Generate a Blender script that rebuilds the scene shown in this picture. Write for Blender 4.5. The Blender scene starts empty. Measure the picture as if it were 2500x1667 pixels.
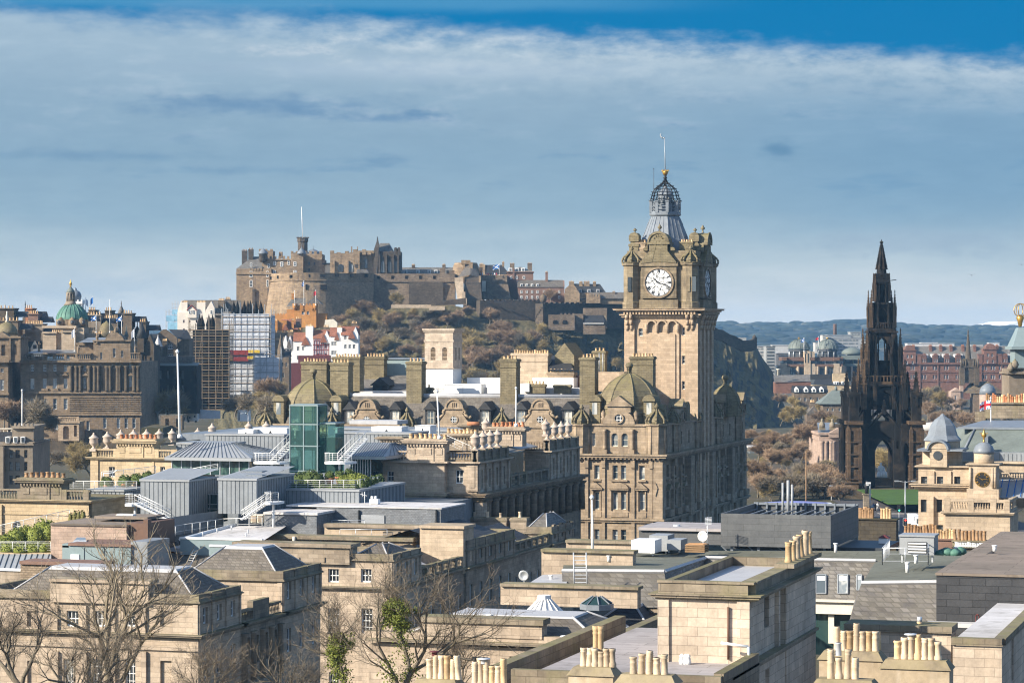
import bpy,math,random
from math import pi as PI,cos as cs,sin as sn
from mathutils import Vector,Matrix
S=bpy.context.scene
EXPO=0.82
COL=S.collection
F,CX,HY,CZ=6600.0,1250.0,809.0,100.0
TH=math.radians(16.62)
cT,sT=cs(TH),sn(TH)
cam=bpy.data.cameras.new('camera');camo=bpy.data.objects.new('camera',cam);COL.objects.link(camo)
camo.location=(0,0,CZ);camo.rotation_euler=(PI/2,0,TH)
cam.sensor_width=36;cam.lens=F/2500*36;cam.shift_y=-(833.5-HY)/2500
cam.clip_start=1;cam.clip_end=60000
S.camera=camo
cy=S.cycles;cy.use_adaptive_sampling=False;cy.max_bounces=5;cy.diffuse_bounces=2;cy.glossy_bounces=2;cy.transmission_bounces=4;cy.volume_bounces=0;cy.filter_width=1.15;cy.sample_clamp_indirect=4
S.view_settings.view_transform='Standard';S.view_settings.look='None'
S.view_settings.gamma=1;S.view_settings.exposure=EXPO
SUN=Vector((0.64,0.62,-0.46)).normalized()
sl=bpy.data.lights.new('sun','SUN');so=bpy.data.objects.new('sun',sl);COL.objects.link(so)
sl.energy=4.9;sl.angle=math.radians(0.5);sl.color=(1.0,0.90,0.76)
so.rotation_euler=SUN.to_track_quat('-Z','Y').to_euler();so.location=(-300,-300,500)
class NT:
 """small node-tree writer"""
 def __init__(s,tR):s.t=tR;s.l=tR.links
 def n(s,typ,ins=None,**kw):
  nd=s.t.nodes.new(typ)
  for k,v in kw.items():setattr(nd,k,v)
  for k,v in(ins or{}).items():s.put(nd,k,v)
  return nd
 def put(s,nd,k,v):
  i=nd.inputs[k]
  if hasattr(v,'is_output')or isinstance(v,bpy.types.NodeSocket):s.l.new(v,i)
  else:i.default_value=v
 def m(s,op,a,b=0.0,c=None,clamp=False):
  nd=s.n('ShaderNodeMath',{0:a,1:b},operation=op,use_clamp=clamp)
  if c is not None:s.put(nd,2,c)
  return nd.outputs[0]
 def step(s,x,lo,hi):
  nd=s.n('ShaderNodeMapRange',{0:x,1:lo,2:hi},interpolation_type='SMOOTHSTEP')
  return nd.outputs[0]
 def mix(s,f,a,b,bt='MIX'):
  nd=s.n('ShaderNodeMix',None,data_type='RGBA',blend_type=bt)
  s.put(nd,0,f);s.put(nd,6,a);s.put(nd,7,b)
  return nd.outputs[2]
 def noise(s,vec,scale,detail=3,rough=0.55):
  return s.n('ShaderNodeTexNoise',{'Vector':vec,'Scale':scale,'Detail':detail,'Roughness':rough}).outputs[0]
 def ramp(s,f,stops):
  nd=s.n('ShaderNodeValToRGB',{0:f});e=nd.color_ramp.elements
  while len(e)<len(stops):e.new(0.5)
  for k,(p,c)in enumerate(stops):e[k].position=p;e[k].color=(*c,1)
  return nd.outputs[0]
 def xyz(s,x,y,z):
  return s.n('ShaderNodeCombineXYZ',{0:x,1:y,2:z}).outputs[0]
def srgb(r,g,b):
 return tuple((c/255/12.92 if c<=10 else((c/255+.055)/1.055)**2.4)for c in(r,g,b))
def C4(c):return(*c,1.0)
def make_world():
 w=bpy.data.worlds.new('World');S.world=w;w.use_nodes=True
 t=NT(w.node_tree);w.node_tree.nodes.clear()
 out=t.n('ShaderNodeOutputWorld')
 sky=t.n('ShaderNodeTexSky',sky_type='NISHITA',sun_disc=False,sun_elevation=math.asin(-SUN.z),sun_rotation=math.atan2(-SUN.x,-SUN.y),altitude=100,air_density=0.8,dust_density=0.6)
 d=t.n('ShaderNodeTexCoord').outputs['Generated']
 d=t.n('ShaderNodeVectorRotate',{'Vector':d,'Angle':-TH},rotation_type='Z_AXIS').outputs[0]
 sp=t.n('ShaderNodeSeparateXYZ',{0:d})
 az=t.m('ARCTAN2',sp.outputs[0],sp.outputs[1]);el=t.m('ARCSINE',sp.outputs[2])
 v1=t.xyz(t.m('MULTIPLY',az,9),t.m('MULTIPLY',el,60),0.0)
 v2=t.xyz(t.m('MULTIPLY',az,26),t.m('MULTIPLY',el,120),3.0)
 v3=t.xyz(t.m('MULTIPLY',az,70),t.m('MULTIPLY',el,170),7.0)
 n1=t.noise(v1,1.0,5,.5);n2=t.noise(v2,1.0,6,.6);n3=t.noise(v3,1.0,6,.6)
 base=t.ramp(t.m('MULTIPLY',t.m('ADD',el,t.m('MULTIPLY',t.m('SUBTRACT',n1,.5),.022)),1/.13),[(0,srgb(240,238,232)),(.06,srgb(228,230,228)),(.18,srgb(190,206,214)),(.34,srgb(152,181,200)),(.50,srgb(141,173,196)),(.66,srgb(149,178,200)),(.80,srgb(162,188,208)),(.90,srgb(168,193,212)),(1,srgb(110,165,203))])
 dk=t.m('MULTIPLY',t.step(n2,.54,.72),t.step(t.m('ABSOLUTE',t.m('SUBTRACT',el,.070)),.034,.008))
 base=t.mix(t.m('MULTIPLY',dk,.5),base,C4(srgb(96,140,178)))
 def blob(ca,ce,ra,re,amt,col,soft=-.1):
  nonlocal base
  q=t.m('SQRT',t.m('ADD',t.m('POWER',t.m('DIVIDE',t.m('SUBTRACT',az,ca),ra),2.0),t.m('POWER',t.m('DIVIDE',t.m('SUBTRACT',el,ce),re),2.0)))
  q=t.m('ADD',q,t.m('MULTIPLY',t.m('SUBTRACT',n3,.5),1.7))
  base=t.mix(t.m('MULTIPLY',t.step(q,1.0,soft),amt),base,C4(srgb(*col)))
 blob(-.092,.0830,.075,.0060,.62,(92,138,180))
 blob(-.045,.0785,.035,.0022,.6,(100,143,182))
 blob(-.155,.0640,.060,.0030,.45,(104,146,182))
 blob(-.105,.0590,.050,.0022,.4,(104,146,182))
 blob(.0985,.0668,.012,.0055,.62,(84,130,166))
 blob(.144,.0845,.009,.0022,.45,(96,140,178))
 blob(.128,.0870,.007,.0018,.3,(96,140,178))
 blob(.150,.0330,.055,.0075,.7,(168,188,204),.2)
 blob(-.165,.0175,.070,.0075,.75,(190,205,216),.2)
 blob(-.030,.0965,.110,.0060,.6,(176,197,217),.1)
 wh=t.m('MULTIPLY',t.step(n3,.5,.75),t.step(t.m('ABSOLUTE',t.m('SUBTRACT',el,.1045)),.010,.002))
 wh=t.m('MULTIPLY',wh,t.m('MULTIPLY',t.step(az,-.14,-.06),t.step(az,.07,.0)))
 base=t.mix(t.m('MULTIPLY',wh,.85),base,C4(srgb(206,216,226)))
 ws=t.m('MULTIPLY',t.m('MULTIPLY',t.step(n2,.50,.70),t.step(t.m('ABSOLUTE',t.m('SUBTRACT',el,.088)),.026,.006)),t.step(n3,.3,.6))
 base=t.mix(t.m('MULTIPLY',ws,.5),base,C4(srgb(192,208,222)))
 eb=t.m('ADD',.1072,t.m('MULTIPLY',az,-.048))
 eb=t.m('ADD',eb,t.m('MULTIPLY',t.m('SUBTRACT',n3,.5),.014))
 eb=t.m('ADD',eb,t.m('MULTIPLY',t.m('SUBTRACT',n1,.5),.014))
 bl=t.step(t.m('SUBTRACT',el,eb),-.0060,.0075)
 bl=t.m('MULTIPLY',bl,t.m('SUBTRACT',1.0,t.m('MULTIPLY',t.m('MULTIPLY',t.step(az,-.05,-.2),.75),t.step(n1,.35,.6))))
 blue=t.mix(t.m('MULTIPLY',t.m('MULTIPLY',t.step(t.m('ADD',el,t.m('MULTIPLY',n2,.004)),.118,.1225),t.step(az,.10,.0)),.5),C4(srgb(0,124,184)),C4(srgb(100,168,208)))
 base=t.mix(t.m('MULTIPLY',t.m('MULTIPLY',t.step(az,.0,.17),t.step(t.m('ABSOLUTE',t.m('SUBTRACT',el,.065)),.042,.012)),.35),base,C4(srgb(96,150,190)))
 ed=t.m('MULTIPLY',t.m('MULTIPLY',t.step(t.m('SUBTRACT',el,eb),-.024,-.003),t.step(az,-.13,-.03)),t.step(n3,.3,.62))
 base=t.mix(t.m('MULTIPLY',ed,.55),base,C4(srgb(196,212,224)))
 base=t.mix(.5,base,t.mix(1.0,base,t.ramp(t.m('ADD',t.m('MULTIPLY',n3,.5),t.m('MULTIPLY',n2,.5)),[(.32,(.86,.89,.92)),(.68,(1.14,1.11,1.08))]),'MULTIPLY'))
 low=t.mix(bl,base,blue)
 lb=t.n('ShaderNodeBackground',{'Color':low,'Strength':.98/2**EXPO})
 hb=t.n('ShaderNodeBackground',{'Color':sky.outputs[0],'Strength':0.145})
 mx=t.n('ShaderNodeMixShader',{0:t.step(el,.15,.35),1:lb.outputs[0],2:hb.outputs[0]})
 w.node_tree.links.new(mx.outputs[0],out.inputs[0])
make_world()
def ray(px,py):
 a=(px-CX)/F
 return Vector((a*cT-sT,a*sT+cT,(HY-py)/F))
def oD(px,py,D):
 r=ray(px,py)*D;return Vector((r.x,r.y,r.z+CZ))
def oY(px,py,Y):
 r=ray(px,py);return oD(px,py,Y/r.y)
def oX(px,py,X):
 r=ray(px,py);return oD(px,py,X/r.x)
def ZD(py,D):return CZ+(HY-py)/F*D
def dP(p):return-p[0]*sT+p[1]*cT
ORG={}
def tH(name,label,cat,loc=(0,0,0),group=None):
 o=bpy.data.objects.new(name,None);COL.objects.link(o);o.location=loc
 o.empty_display_size=.5
 o['label']=label;o['category']=cat
 if group:o['group']=group
 ORG[o.name]=Vector(loc);return o
def oG(o):
 while o.parent:o=o.parent
 return ORG.get(o.name,Vector((0,0,0)))
class MB:
 def __init__(s):s.v=[];s.f=[];s.m=[];s.s=[];s.k=0;s.sm=False
 def vs(s,pts):
  i=len(s.v);s.v.extend([tuple(p)for p in pts]);return i
 def fc(s,idx,m=None):
  s.f.append(tuple(idx));s.m.append(s.k if m is None else m);s.s.append(s.sm)
 def pO(s,pts,m=None):
  i=s.vs(pts);s.fc(range(i,i+len(pts)),m)
 def box(s,x0,x1,y0,y1,z0,z1,m=None):
  if x0>x1:x0,x1=x1,x0
  if y0>y1:y0,y1=y1,y0
  s.frus((x0,x1,y0,y1),z0,(x0,x1,y0,y1),z1,m)
 def frus(s,a,z0,b,z1,m=None,top=None):
  i=s.vs([(a[0],a[2],z0),(a[1],a[2],z0),(a[1],a[3],z0),(a[0],a[3],z0),(b[0],b[2],z1),(b[1],b[2],z1),(b[1],b[3],z1),(b[0],b[3],z1)])
  for q in((0,1,5,4),(1,2,6,5),(2,3,7,6),(3,0,4,7),(3,2,1,0)):s.fc([i+k for k in q],m)
  s.fc([i+k for k in(4,5,6,7)],m if top is None else top)
 def cb(s,c,sx,sy,z0,z1,m=None):s.box(c[0]-sx/2,c[0]+sx/2,c[1]-sy/2,c[1]+sy/2,z0,z1,m)
 def prism(s,pO,z0,z1,m=None):
  n=len(pO);i=s.vs([(p[0],p[1],z0)for p in pO]+[(p[0],p[1],z1)for p in pO])
  for k in range(n):s.fc((i+k,i+(k+1)%n,i+n+(k+1)%n,i+n+k),m)
  s.fc([i+n+k for k in range(n)],m);s.fc([i+n-1-k for k in range(n)],m)
 def exy(s,pO,y0,y1,m=None):
  n=len(pO);i=s.vs([(p[0],y0,p[1])for p in pO]+[(p[0],y1,p[1])for p in pO])
  for k in range(n):s.fc((i+(k+1)%n,i+k,i+n+k,i+n+(k+1)%n),m)
  s.fc([i+k for k in range(n)],m);s.fc([i+n+n-1-k for k in range(n)],m)
 def exx(s,pO,x0,x1,m=None):
  n=len(pO);i=s.vs([(x0,p[0],p[1])for p in pO]+[(x1,p[0],p[1])for p in pO])
  for k in range(n):s.fc((i+k,i+(k+1)%n,i+n+(k+1)%n,i+n+k),m)
  s.fc([i+n+k for k in range(n)],m);s.fc([i+n-1-k for k in range(n)],m)
 def lA(s,c,prof,n=12,a0=0.0,m=None,smooth=True,cap=True,sx=1.0,sy=1.0):
  o=s.sm;s.sm=smooth;b=len(s.v)
  for r,z in prof:
   for k in range(n):
    a=a0+2*PI*k/n;s.v.append((c[0]+r*cs(a)*sx,c[1]+r*sn(a)*sy,z))
  for j in range(len(prof)-1):
   for k in range(n):
    s.fc((b+j*n+k,b+j*n+(k+1)%n,b+(j+1)*n+(k+1)%n,b+(j+1)*n+k),m)
  s.sm=False
  if cap:
   s.fc([b+(len(prof)-1)*n+k for k in range(n)],m)
   s.fc([b+n-1-k for k in range(n)],m)
  s.sm=o
 def cyl(s,c,r,z0,z1,n=10,m=None,r1=None,smooth=True):
  s.lA(c,[(r,z0),(r if r1 is None else r1,z1)],n,0,m,smooth)
 def tube(s,p,q,r0,r1=None,n=5,m=None,cap=True):
  p=Vector(p);q=Vector(q);r1=r0 if r1 is None else r1
  d=q-p
  if d.length<1e-6:return
  d.normalize();u=d.cross(Vector((0,0,1))if abs(d.z)<.9 else Vector((1,0,0))).normalized();w=d.cross(u)
  i=len(s.v)
  for c,r in((p,r0),(q,r1)):
   for k in range(n):
    a=2*PI*k/n;s.v.append(tuple(c+u*(r*cs(a))+w*(r*sn(a))))
  o=s.sm;s.sm=n>4
  for k in range(n):s.fc((i+(k+1)%n,i+k,i+n+k,i+n+(k+1)%n),m)
  s.sm=o
  if cap:
   s.fc([i+k for k in range(n)],m);s.fc([i+n+n-1-k for k in range(n)],m)
 def path(s,pts,r,n=5,m=None):
  for a,b in zip(pts,pts[1:]):s.tube(a,b,r,r,n,m)
 def strip(s,pts,th,m=None):
  pass
 def wall(s,face,pl,a0,a1,z0,z1,holes=(),dep=.25,m=None,mr=None):
  """flat wall with real openings: face F looks to -y at y=pl, R looks to +x at x=pl; holes (a0,a1,z0,z1)"""
  hs=[h for h in holes if h[1]>a0 and h[0]<a1 and h[3]>z0 and h[2]<z1]
  A=sorted({a0,a1,*[min(max(x,a0),a1)for h in hs for x in h[:2]]});Z=sorted({z0,z1,*[min(max(x,z0),z1)for h in hs for x in h[2:4]]})
  P=(lambda a,z,d=0:(a,pl+d,z))if face=='F' else(lambda a,z,d=0:(pl-d,a,z))
  for i in range(len(A)-1):
   run=None
   for j in range(len(Z)-1):
    ca,cz=(A[i]+A[i+1])/2,(Z[j]+Z[j+1])/2
    hole=any(h[0]<ca<h[1]and h[2]<cz<h[3]for h in hs)
    if not hole and run is None:run=Z[j]
    if(hole or j==len(Z)-2)and run is not None:
     top=Z[j]if hole else Z[j+1]
     s.pO([P(A[i],run),P(A[i+1],run),P(A[i+1],top),P(A[i],top)],m);run=None
  for h in hs:
   b0,b1,c0,c1=h[:4];mm=m if mr is None else mr
   s.pO([P(b0,c0),P(b0,c0,dep),P(b0,c1,dep),P(b0,c1)][::-1],mm)
   s.pO([P(b1,c0),P(b1,c1),P(b1,c1,dep),P(b1,c0,dep)][::-1],mm)
   s.pO([P(b0,c1),P(b0,c1,dep),P(b1,c1,dep),P(b1,c1)][::-1],mm)
   s.pO([P(b0,c0),P(b1,c0),P(b1,c0,dep),P(b0,c0,dep)][::-1],mm)
 def hip(s,x0,x1,y0,y1,z0,z1,ix,iy,m=None,top=None):
  s.frus((x0,x1,y0,y1),z0,(x0+ix,x1-ix,y0+iy,y1-iy),z1,m,top)
 def gable(s,x0,x1,y0,y1,z0,z1,axis='x',m=None,me=None):
  me=m if me is None else me
  if axis=='x':
   ym=(y0+y1)/2
   s.pO([(x0,y0,z0),(x1,y0,z0),(x1,ym,z1),(x0,ym,z1)],m);s.pO([(x1,y1,z0),(x0,y1,z0),(x0,ym,z1),(x1,ym,z1)],m)
   s.pO([(x1,y0,z0),(x1,y1,z0),(x1,ym,z1)],me);s.pO([(x0,y1,z0),(x0,y0,z0),(x0,ym,z1)],me)
  else:
   xm=(x0+x1)/2
   s.pO([(x0,y1,z0),(x0,y0,z0),(xm,y0,z1),(xm,y1,z1)],m);s.pO([(x1,y0,z0),(x1,y1,z0),(xm,y1,z1),(xm,y0,z1)],m)
   s.pO([(x0,y0,z0),(x1,y0,z0),(xm,y0,z1)],me);s.pO([(x1,y1,z0),(x0,y1,z0),(xm,y1,z1)],me)
  s.pO([(x0,y0,z0),(x0,y1,z0),(x1,y1,z0),(x1,y0,z0)],m)
 def cO(s,x0,x1,y0,y1,z,steps,m=None,top=None):
  """steps: (height, overhang) bands built round a block, each a closed slab"""
  for h,o in steps:
   s.frus((x0-o,x1+o,y0-o,y1+o),z,(x0-o,x1+o,y0-o,y1+o),z+h,m,top);z+=h
  return z
 def mesh(s,name,mats,o=Vector((0,0,0))):
  me=bpy.data.meshes.new(name)
  me.from_pydata([(v[0]-o.x,v[1]-o.y,v[2]-o.z)for v in s.v],[],s.f)
  for mt in(mats if isinstance(mats,(list,tuple))else[mats]):me.materials.append(mt)
  me.polygons.foreach_set('material_index',s.m);me.polygons.foreach_set('use_smooth',s.s)
  me.update();return me
 def bU(s,name,mats,parent=None,label=None,cat=None,kind=None,group=None,loc=None):
  o=oG(parent)if parent else Vector(loc or(0,0,0))
  ob=bpy.data.objects.new(name,s.mesh(name,mats,o));COL.objects.link(ob)
  if parent:ob.parent=parent
  else:ob.location=o;ORG[ob.name]=o
  if label:ob['label']=label
  if cat:ob['category']=cat
  if kind:ob['kind']=kind
  if group:ob['group']=group
  return ob
def put(me,name,parent,loc,rz=0,sc=None):
 """another object on an existing mesh, loc in world space"""
 ob=bpy.data.objects.new(name,me);COL.objects.link(ob)
 if parent:
  ob.parent=parent
  p=parent;off=Vector((0,0,0))
  ob.location=Vector(loc)-oG(parent)
 else:ob.location=loc
 ob.rotation_euler=(0,0,rz)
 if sc:ob.scale=sc
 return ob
def cP(o,parent=None):
 c=o.copy();COL.objects.link(c)
 if parent:c.parent=parent
 for ch in list(o.children):cP(ch,c)
 return c
M={}
def mat(name,fn=None,col=(.5,.5,.5),rough=.8,metal=0.0,spec=.3,emit=0):
 m=bpy.data.materials.new(name);m.use_nodes=True
 t=NT(m.node_tree);b=m.node_tree.nodes['Principled BSDF']
 b.inputs['Base Color'].default_value=C4(col);b.inputs['Roughness'].default_value=rough
 b.inputs['Metallic'].default_value=metal;b.inputs['Specular IOR Level'].default_value=spec
 if emit:
  b.inputs['Emission Color'].default_value=C4(col);b.inputs['Emission Strength'].default_value=emit
 if fn:fn(t,b)
 M[name]=m;return m
def pos(t):
 g=t.n('ShaderNodeNewGeometry');p=t.n('ShaderNodeSeparateXYZ',{0:g.outputs['Position']})
 nz=t.n('ShaderNodeSeparateXYZ',{0:g.outputs['Normal']}).outputs[2]
 return g.outputs['Position'],p.outputs[0],p.outputs[1],p.outputs[2],nz
def sO(name,c1,c2,bw=1.1,bh=.42,mortar=.02,mc=None,streak=.5,moss=.6,dirt=.35,soot=(.05,.045,.04),rough=.88,mosscol=(.10,.105,.03),zk=1.0,bump=.35,vari=.5,stain=None):
 def fn(t,b):
  P,x,y,z,nz=pos(t)
  v=t.xyz(t.m('ADD',x,y),t.m('MULTIPLY',z,zk),0.0)
  br=t.n('ShaderNodeTexBrick',{'Vector':v,'Color1':C4(c1),'Color2':C4(c2),'Mortar':C4(mc or tuple(k*.55 for k in c1)),'Scale':1.0,'Mortar Size':mortar,'Mortar Smooth':.3,'Bias':0.0,'Brick Width':bw,'Row Height':bh})
  br.offset_frequency=2
  v2=t.n('ShaderNodeTexBrick',{'Vector':t.n('ShaderNodeVectorMath',{0:v,1:(bw*7.0,bh*12.0,0)},operation='ADD').outputs[0],'Color1':(1,1,1,1),'Color2':(.62,.6,.58,1),'Mortar':(.8,.8,.8,1),'Scale':1.0,'Mortar Size':0.0,'Bias':-.25,'Brick Width':bw,'Row Height':bh}).outputs[0]
  c=t.mix(vari,br.outputs[0],t.mix(1.0,br.outputs[0],v2,'MULTIPLY'))
  big=t.noise(P,.12,4,.6);med=t.noise(P,.9,5,.65);fine=t.noise(P,6.0,3,.6)
  st=t.noise(t.xyz(t.m('MULTIPLY',x,1.6),t.m('MULTIPLY',y,1.6),t.m('MULTIPLY',z,.10)),1.0,5,.62)
  c=t.mix(t.m('MULTIPLY',t.step(big,.35,.7),dirt),c,t.mix(1.0,c,(.46,.43,.40,1),'MULTIPLY'))
  if stain:c=t.mix(t.m('MULTIPLY',t.step(t.noise(P,.35,4,.6),.48,.68),.7),c,C4(stain))
  c=t.mix(t.m('MULTIPLY',t.step(st,.52,.78),streak),c,C4(soot))
  s2=t.noise(t.xyz(t.m('MULTIPLY',x,.55),t.m('MULTIPLY',y,.55),t.m('MULTIPLY',z,.16)),1.0,5,.65)
  c=t.mix(t.m('MULTIPLY',t.step(s2,.5,.72),streak*.75),c,C4(soot))
  c=t.mix(.7,c,t.mix(1.0,c,t.ramp(med,[(.25,(.62,.62,.62)),(.75,(1.25,1.22,1.18))]),'MULTIPLY'))
  c=t.mix(.4,c,t.mix(1.0,c,t.ramp(fine,[(.3,(.75,.75,.75)),(.7,(1.2,1.2,1.2))]),'MULTIPLY'))
  if moss:c=t.mix(t.m('MULTIPLY',t.m('MULTIPLY',t.step(nz,.35,.8),t.step(med,.3,.6)),moss),c,C4(mosscol))
  t.put(b,'Base Color',c)
  h=t.m('ADD',br.outputs['Fac'],t.m('MULTIPLY',fine,-.6))
  bp=t.n('ShaderNodeBump',{'Height':h,'Strength':bump,'Distance':.04});bp.invert=True
  t.put(b,'Normal',bp.outputs[0])
 return mat(name,fn,c1,rough)
def pN(name,col,var=.25,sc=.8,rough=.7,streak=0.0,metal=0.0,spec=.3,dark=(.05,.05,.05),moss=0,mosscol=(.10,.105,.03),rnd=0.0,grime=None,seam=None):
 def fn(t,b):
  P,x,y,z,nz=pos(t)
  n=t.noise(P,sc,5,.6);n2=t.noise(P,sc*7,3,.6)
  c=t.mix(1.0,C4(col),t.ramp(n,[(.25,(1-var,)*3),(.75,(1+var*.7,)*3)]),'MULTIPLY')
  c=t.mix(.5,c,t.mix(1.0,c,t.ramp(n2,[(.3,(1-var,)*3),(.7,(1+var*.6,)*3)]),'MULTIPLY'))
  if streak:
   st=t.noise(t.xyz(t.m('MULTIPLY',x,2.5),t.m('MULTIPLY',y,2.5),t.m('MULTIPLY',z,.2)),1.0,4,.6)
   c=t.mix(t.m('MULTIPLY',t.step(st,.5,.75),streak),c,C4(dark))
  if grime:c=t.mix(t.m('MULTIPLY',t.step(t.noise(P,sc*.5,5,.65),.48,.62),grime[1]),c,C4(grime[0]))
  if moss:c=t.mix(t.m('MULTIPLY',t.step(n,.4,.62),moss),c,C4(mosscol))
  if seam:
   br=t.n('ShaderNodeTexBrick',{'Vector':P,'Color1':(1,1,1,1),'Color2':(.82,.82,.81,1),'Mortar':(.5,.5,.49,1),'Scale':1.0,'Mortar Size':.035,'Mortar Smooth':.4,'Brick Width':seam[0],'Row Height':seam[1]})
   c=t.mix(.8,c,t.mix(1.0,c,br.outputs[0],'MULTIPLY'));c=t.mix(t.m('MULTIPLY',t.step(t.noise(P,.7,6,.7),.52,.60),.35),c,t.mix(1.0,c,(.45,.43,.38,1),'MULTIPLY'))
  if rnd:
   oi=t.n('ShaderNodeObjectInfo').outputs['Random']
   c=t.mix(1.0,c,t.ramp(oi,[(0,(1-rnd,)*3),(1,(1+rnd*.6,)*3)]),'MULTIPLY')
  t.put(b,'Base Color',c)
 return mat(name,fn,col,rough,metal,spec)
def gL(name,lo=(.012,.016,.022),hi=(.10,.12,.13),curtain=(.32,.33,.30),rough=.06,pc=.72):
 def fn(t,b):
  oi=t.n('ShaderNodeObjectInfo').outputs['Random'];P,x,y,z,nz=pos(t)
  c=t.mix(oi,C4(lo),C4(hi))
  n=t.noise(t.xyz(t.m('ADD',t.m('MULTIPLY',x,.9),t.m('MULTIPLY',oi,40)),t.m('MULTIPLY',y,.9),t.m('MULTIPLY',z,.25)),1.0,2)
  c=t.mix(t.m('MULTIPLY',t.step(n,.5,.6),t.step(oi,pc-.25,pc)),c,C4(curtain))
  t.put(b,'Base Color',c)
  bp=t.n('ShaderNodeBump',{'Height':t.noise(P,.6,2),'Strength':.12,'Distance':.3});t.put(b,'Normal',bp.outputs[0])
 return mat(name,fn,lo,rough,0,.6)
sO('buff',(.58,.475,.36),(.47,.38,.285),1.25,.45,.016,streak=.30,dirt=.35)
sO('buff_dark',(.44,.365,.275),(.335,.275,.205),1.2,.45,.016,streak=.5,dirt=.5)
sO('honey',(.60,.475,.31),(.53,.42,.265),1.4,.5,.014,streak=.22,dirt=.25,moss=.7)
sO('hotel',(.44,.345,.24),(.34,.265,.18),1.3,.48,.014,streak=.42,dirt=.42)
sO('hotel_aged',(.36,.295,.195),(.275,.225,.145),1.3,.48,.014,streak=.6,dirt=.5,moss=.7,mosscol=(.19,.165,.07))
sO('hotel_moss',(.30,.255,.155),(.235,.20,.12),.9,.30,.03,streak=.45,dirt=.5,moss=.75,mosscol=(.19,.165,.07))
sO('hotel_pale',(.56,.43,.30),(.48,.365,.25),1.2,.45,.012,streak=.16,dirt=.25)
sO('bank',(.34,.26,.175),(.26,.195,.13),1.3,.5,.016,streak=.62,dirt=.5,moss=.3)
sO('soot',(.16,.125,.085),(.11,.09,.065),1.2,.5,.02,streak=.7,dirt=.6,moss=.35)
sO('tenement',(.24,.185,.13),(.19,.15,.105),.9,.4,.02,streak=.5,dirt=.5,moss=.2)
sO('render_grey',(.34,.285,.215),(.31,.26,.20),8,8,.0,streak=.35,dirt=.5,moss=.1)
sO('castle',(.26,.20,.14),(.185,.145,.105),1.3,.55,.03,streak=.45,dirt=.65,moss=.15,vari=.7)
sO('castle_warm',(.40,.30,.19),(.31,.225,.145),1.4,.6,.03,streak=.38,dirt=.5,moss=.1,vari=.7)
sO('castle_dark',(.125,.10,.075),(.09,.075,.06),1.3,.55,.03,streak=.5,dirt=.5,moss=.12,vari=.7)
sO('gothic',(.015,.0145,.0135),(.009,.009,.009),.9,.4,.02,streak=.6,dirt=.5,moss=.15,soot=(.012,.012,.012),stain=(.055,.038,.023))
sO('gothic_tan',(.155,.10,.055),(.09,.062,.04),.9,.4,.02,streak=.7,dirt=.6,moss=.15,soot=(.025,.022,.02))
sO('red_stone',(.25,.13,.09),(.20,.10,.07),1.1,.45,.015,streak=.3,dirt=.35,moss=0)
sO('rubble',(.46,.36,.25),(.33,.26,.18),.48,.25,.05,streak=.25,dirt=.35,moss=.6,bump=.8)
sO('clock_house',(.56,.45,.325),(.50,.40,.285),1.4,.5,.010,streak=.2,dirt=.2,moss=.25)
sO('moss_stone',(.36,.305,.225),(.275,.23,.17),1.1,.4,.02,streak=.55,dirt=.6,moss=.6,mosscol=(.17,.165,.06),stain=(.23,.205,.115))
sO('dark_stone',(.10,.085,.06),(.075,.065,.05),.8,.35,.02,streak=.6,dirt=.5,moss=.9,mosscol=(.11,.12,.03))
sO('chimney_lime',(.60,.49,.34),(.55,.45,.31),9,9,0,streak=.45,dirt=.5,moss=.5,soot=(.62,.55,.45),stain=(.35,.25,.15))
sO('pale_ashlar',(.66,.55,.43),(.58,.48,.37),1.0,.45,.014,streak=.22,dirt=.25,moss=.3)
sO('moss_cope',(.46,.385,.27),(.40,.33,.23),9,9,0,streak=.5,dirt=.5,moss=.45,mosscol=(.22,.19,.07))
sO('pink_stone',(.49,.37,.29),(.44,.325,.255),1.1,.42,.014,streak=.15,dirt=.2,moss=0)
sO('slate',(.30,.285,.265),(.16,.152,.145),.5,.28,.04,streak=.2,dirt=.5,moss=.25,mosscol=(.14,.125,.075),rough=.65,bump=.6,vari=.8)
sO('slate_brown',(.24,.215,.185),(.155,.138,.12),.46,.24,.035,streak=.25,dirt=.4,moss=.2,mosscol=(.15,.13,.08),rough=.75,bump=.7,vari=.8)
sO('slate_dark',(.055,.058,.062),(.040,.043,.048),.42,.22,.03,streak=.1,dirt=.3,moss=0,rough=.6,bump=.5)
sO('slate_wall',(.23,.245,.26),(.185,.20,.215),.36,.2,.02,mc=(.13,.14,.15),streak=.12,dirt=.15,moss=0,rough=.6,vari=.6)
sO('tile_black',(.072,.075,.080),(.056,.059,.064),1.5,.42,.018,mc=(.03,.032,.035),streak=.12,dirt=.2,moss=0,rough=.55,bump=.5,vari=.5)
sO('panel_grey',(.135,.142,.145),(.118,.124,.128),2.55,.50,.010,mc=(.045,.048,.05),streak=.08,dirt=.15,moss=0,rough=.5,bump=.3,vari=.3)
sO('red_tile',(.40,.17,.10),(.31,.13,.08),.4,.25,.03,streak=.2,dirt=.4,moss=0)
sO('orange_harl',(.58,.28,.085),(.52,.24,.07),6,6,0,streak=.15,dirt=.3,moss=0)
pN('lead',(.20,.225,.25),.22,1.0,.45,.25,dark=(.2,.22,.24))
pN('lead_pale',(.46,.46,.46),.15,1.0,.5,.25,dark=(.34,.33,.31))
pN('lead_dark',(.20,.225,.25),.25,1.0,.42,.25,dark=(.08,.09,.10))
pN('zinc',(.255,.275,.288),.2,.5,.42,.3,dark=(.16,.18,.2))
pN('zinc_pale',(.33,.345,.352),.12,.5,.42,.12,dark=(.25,.27,.3))
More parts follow.
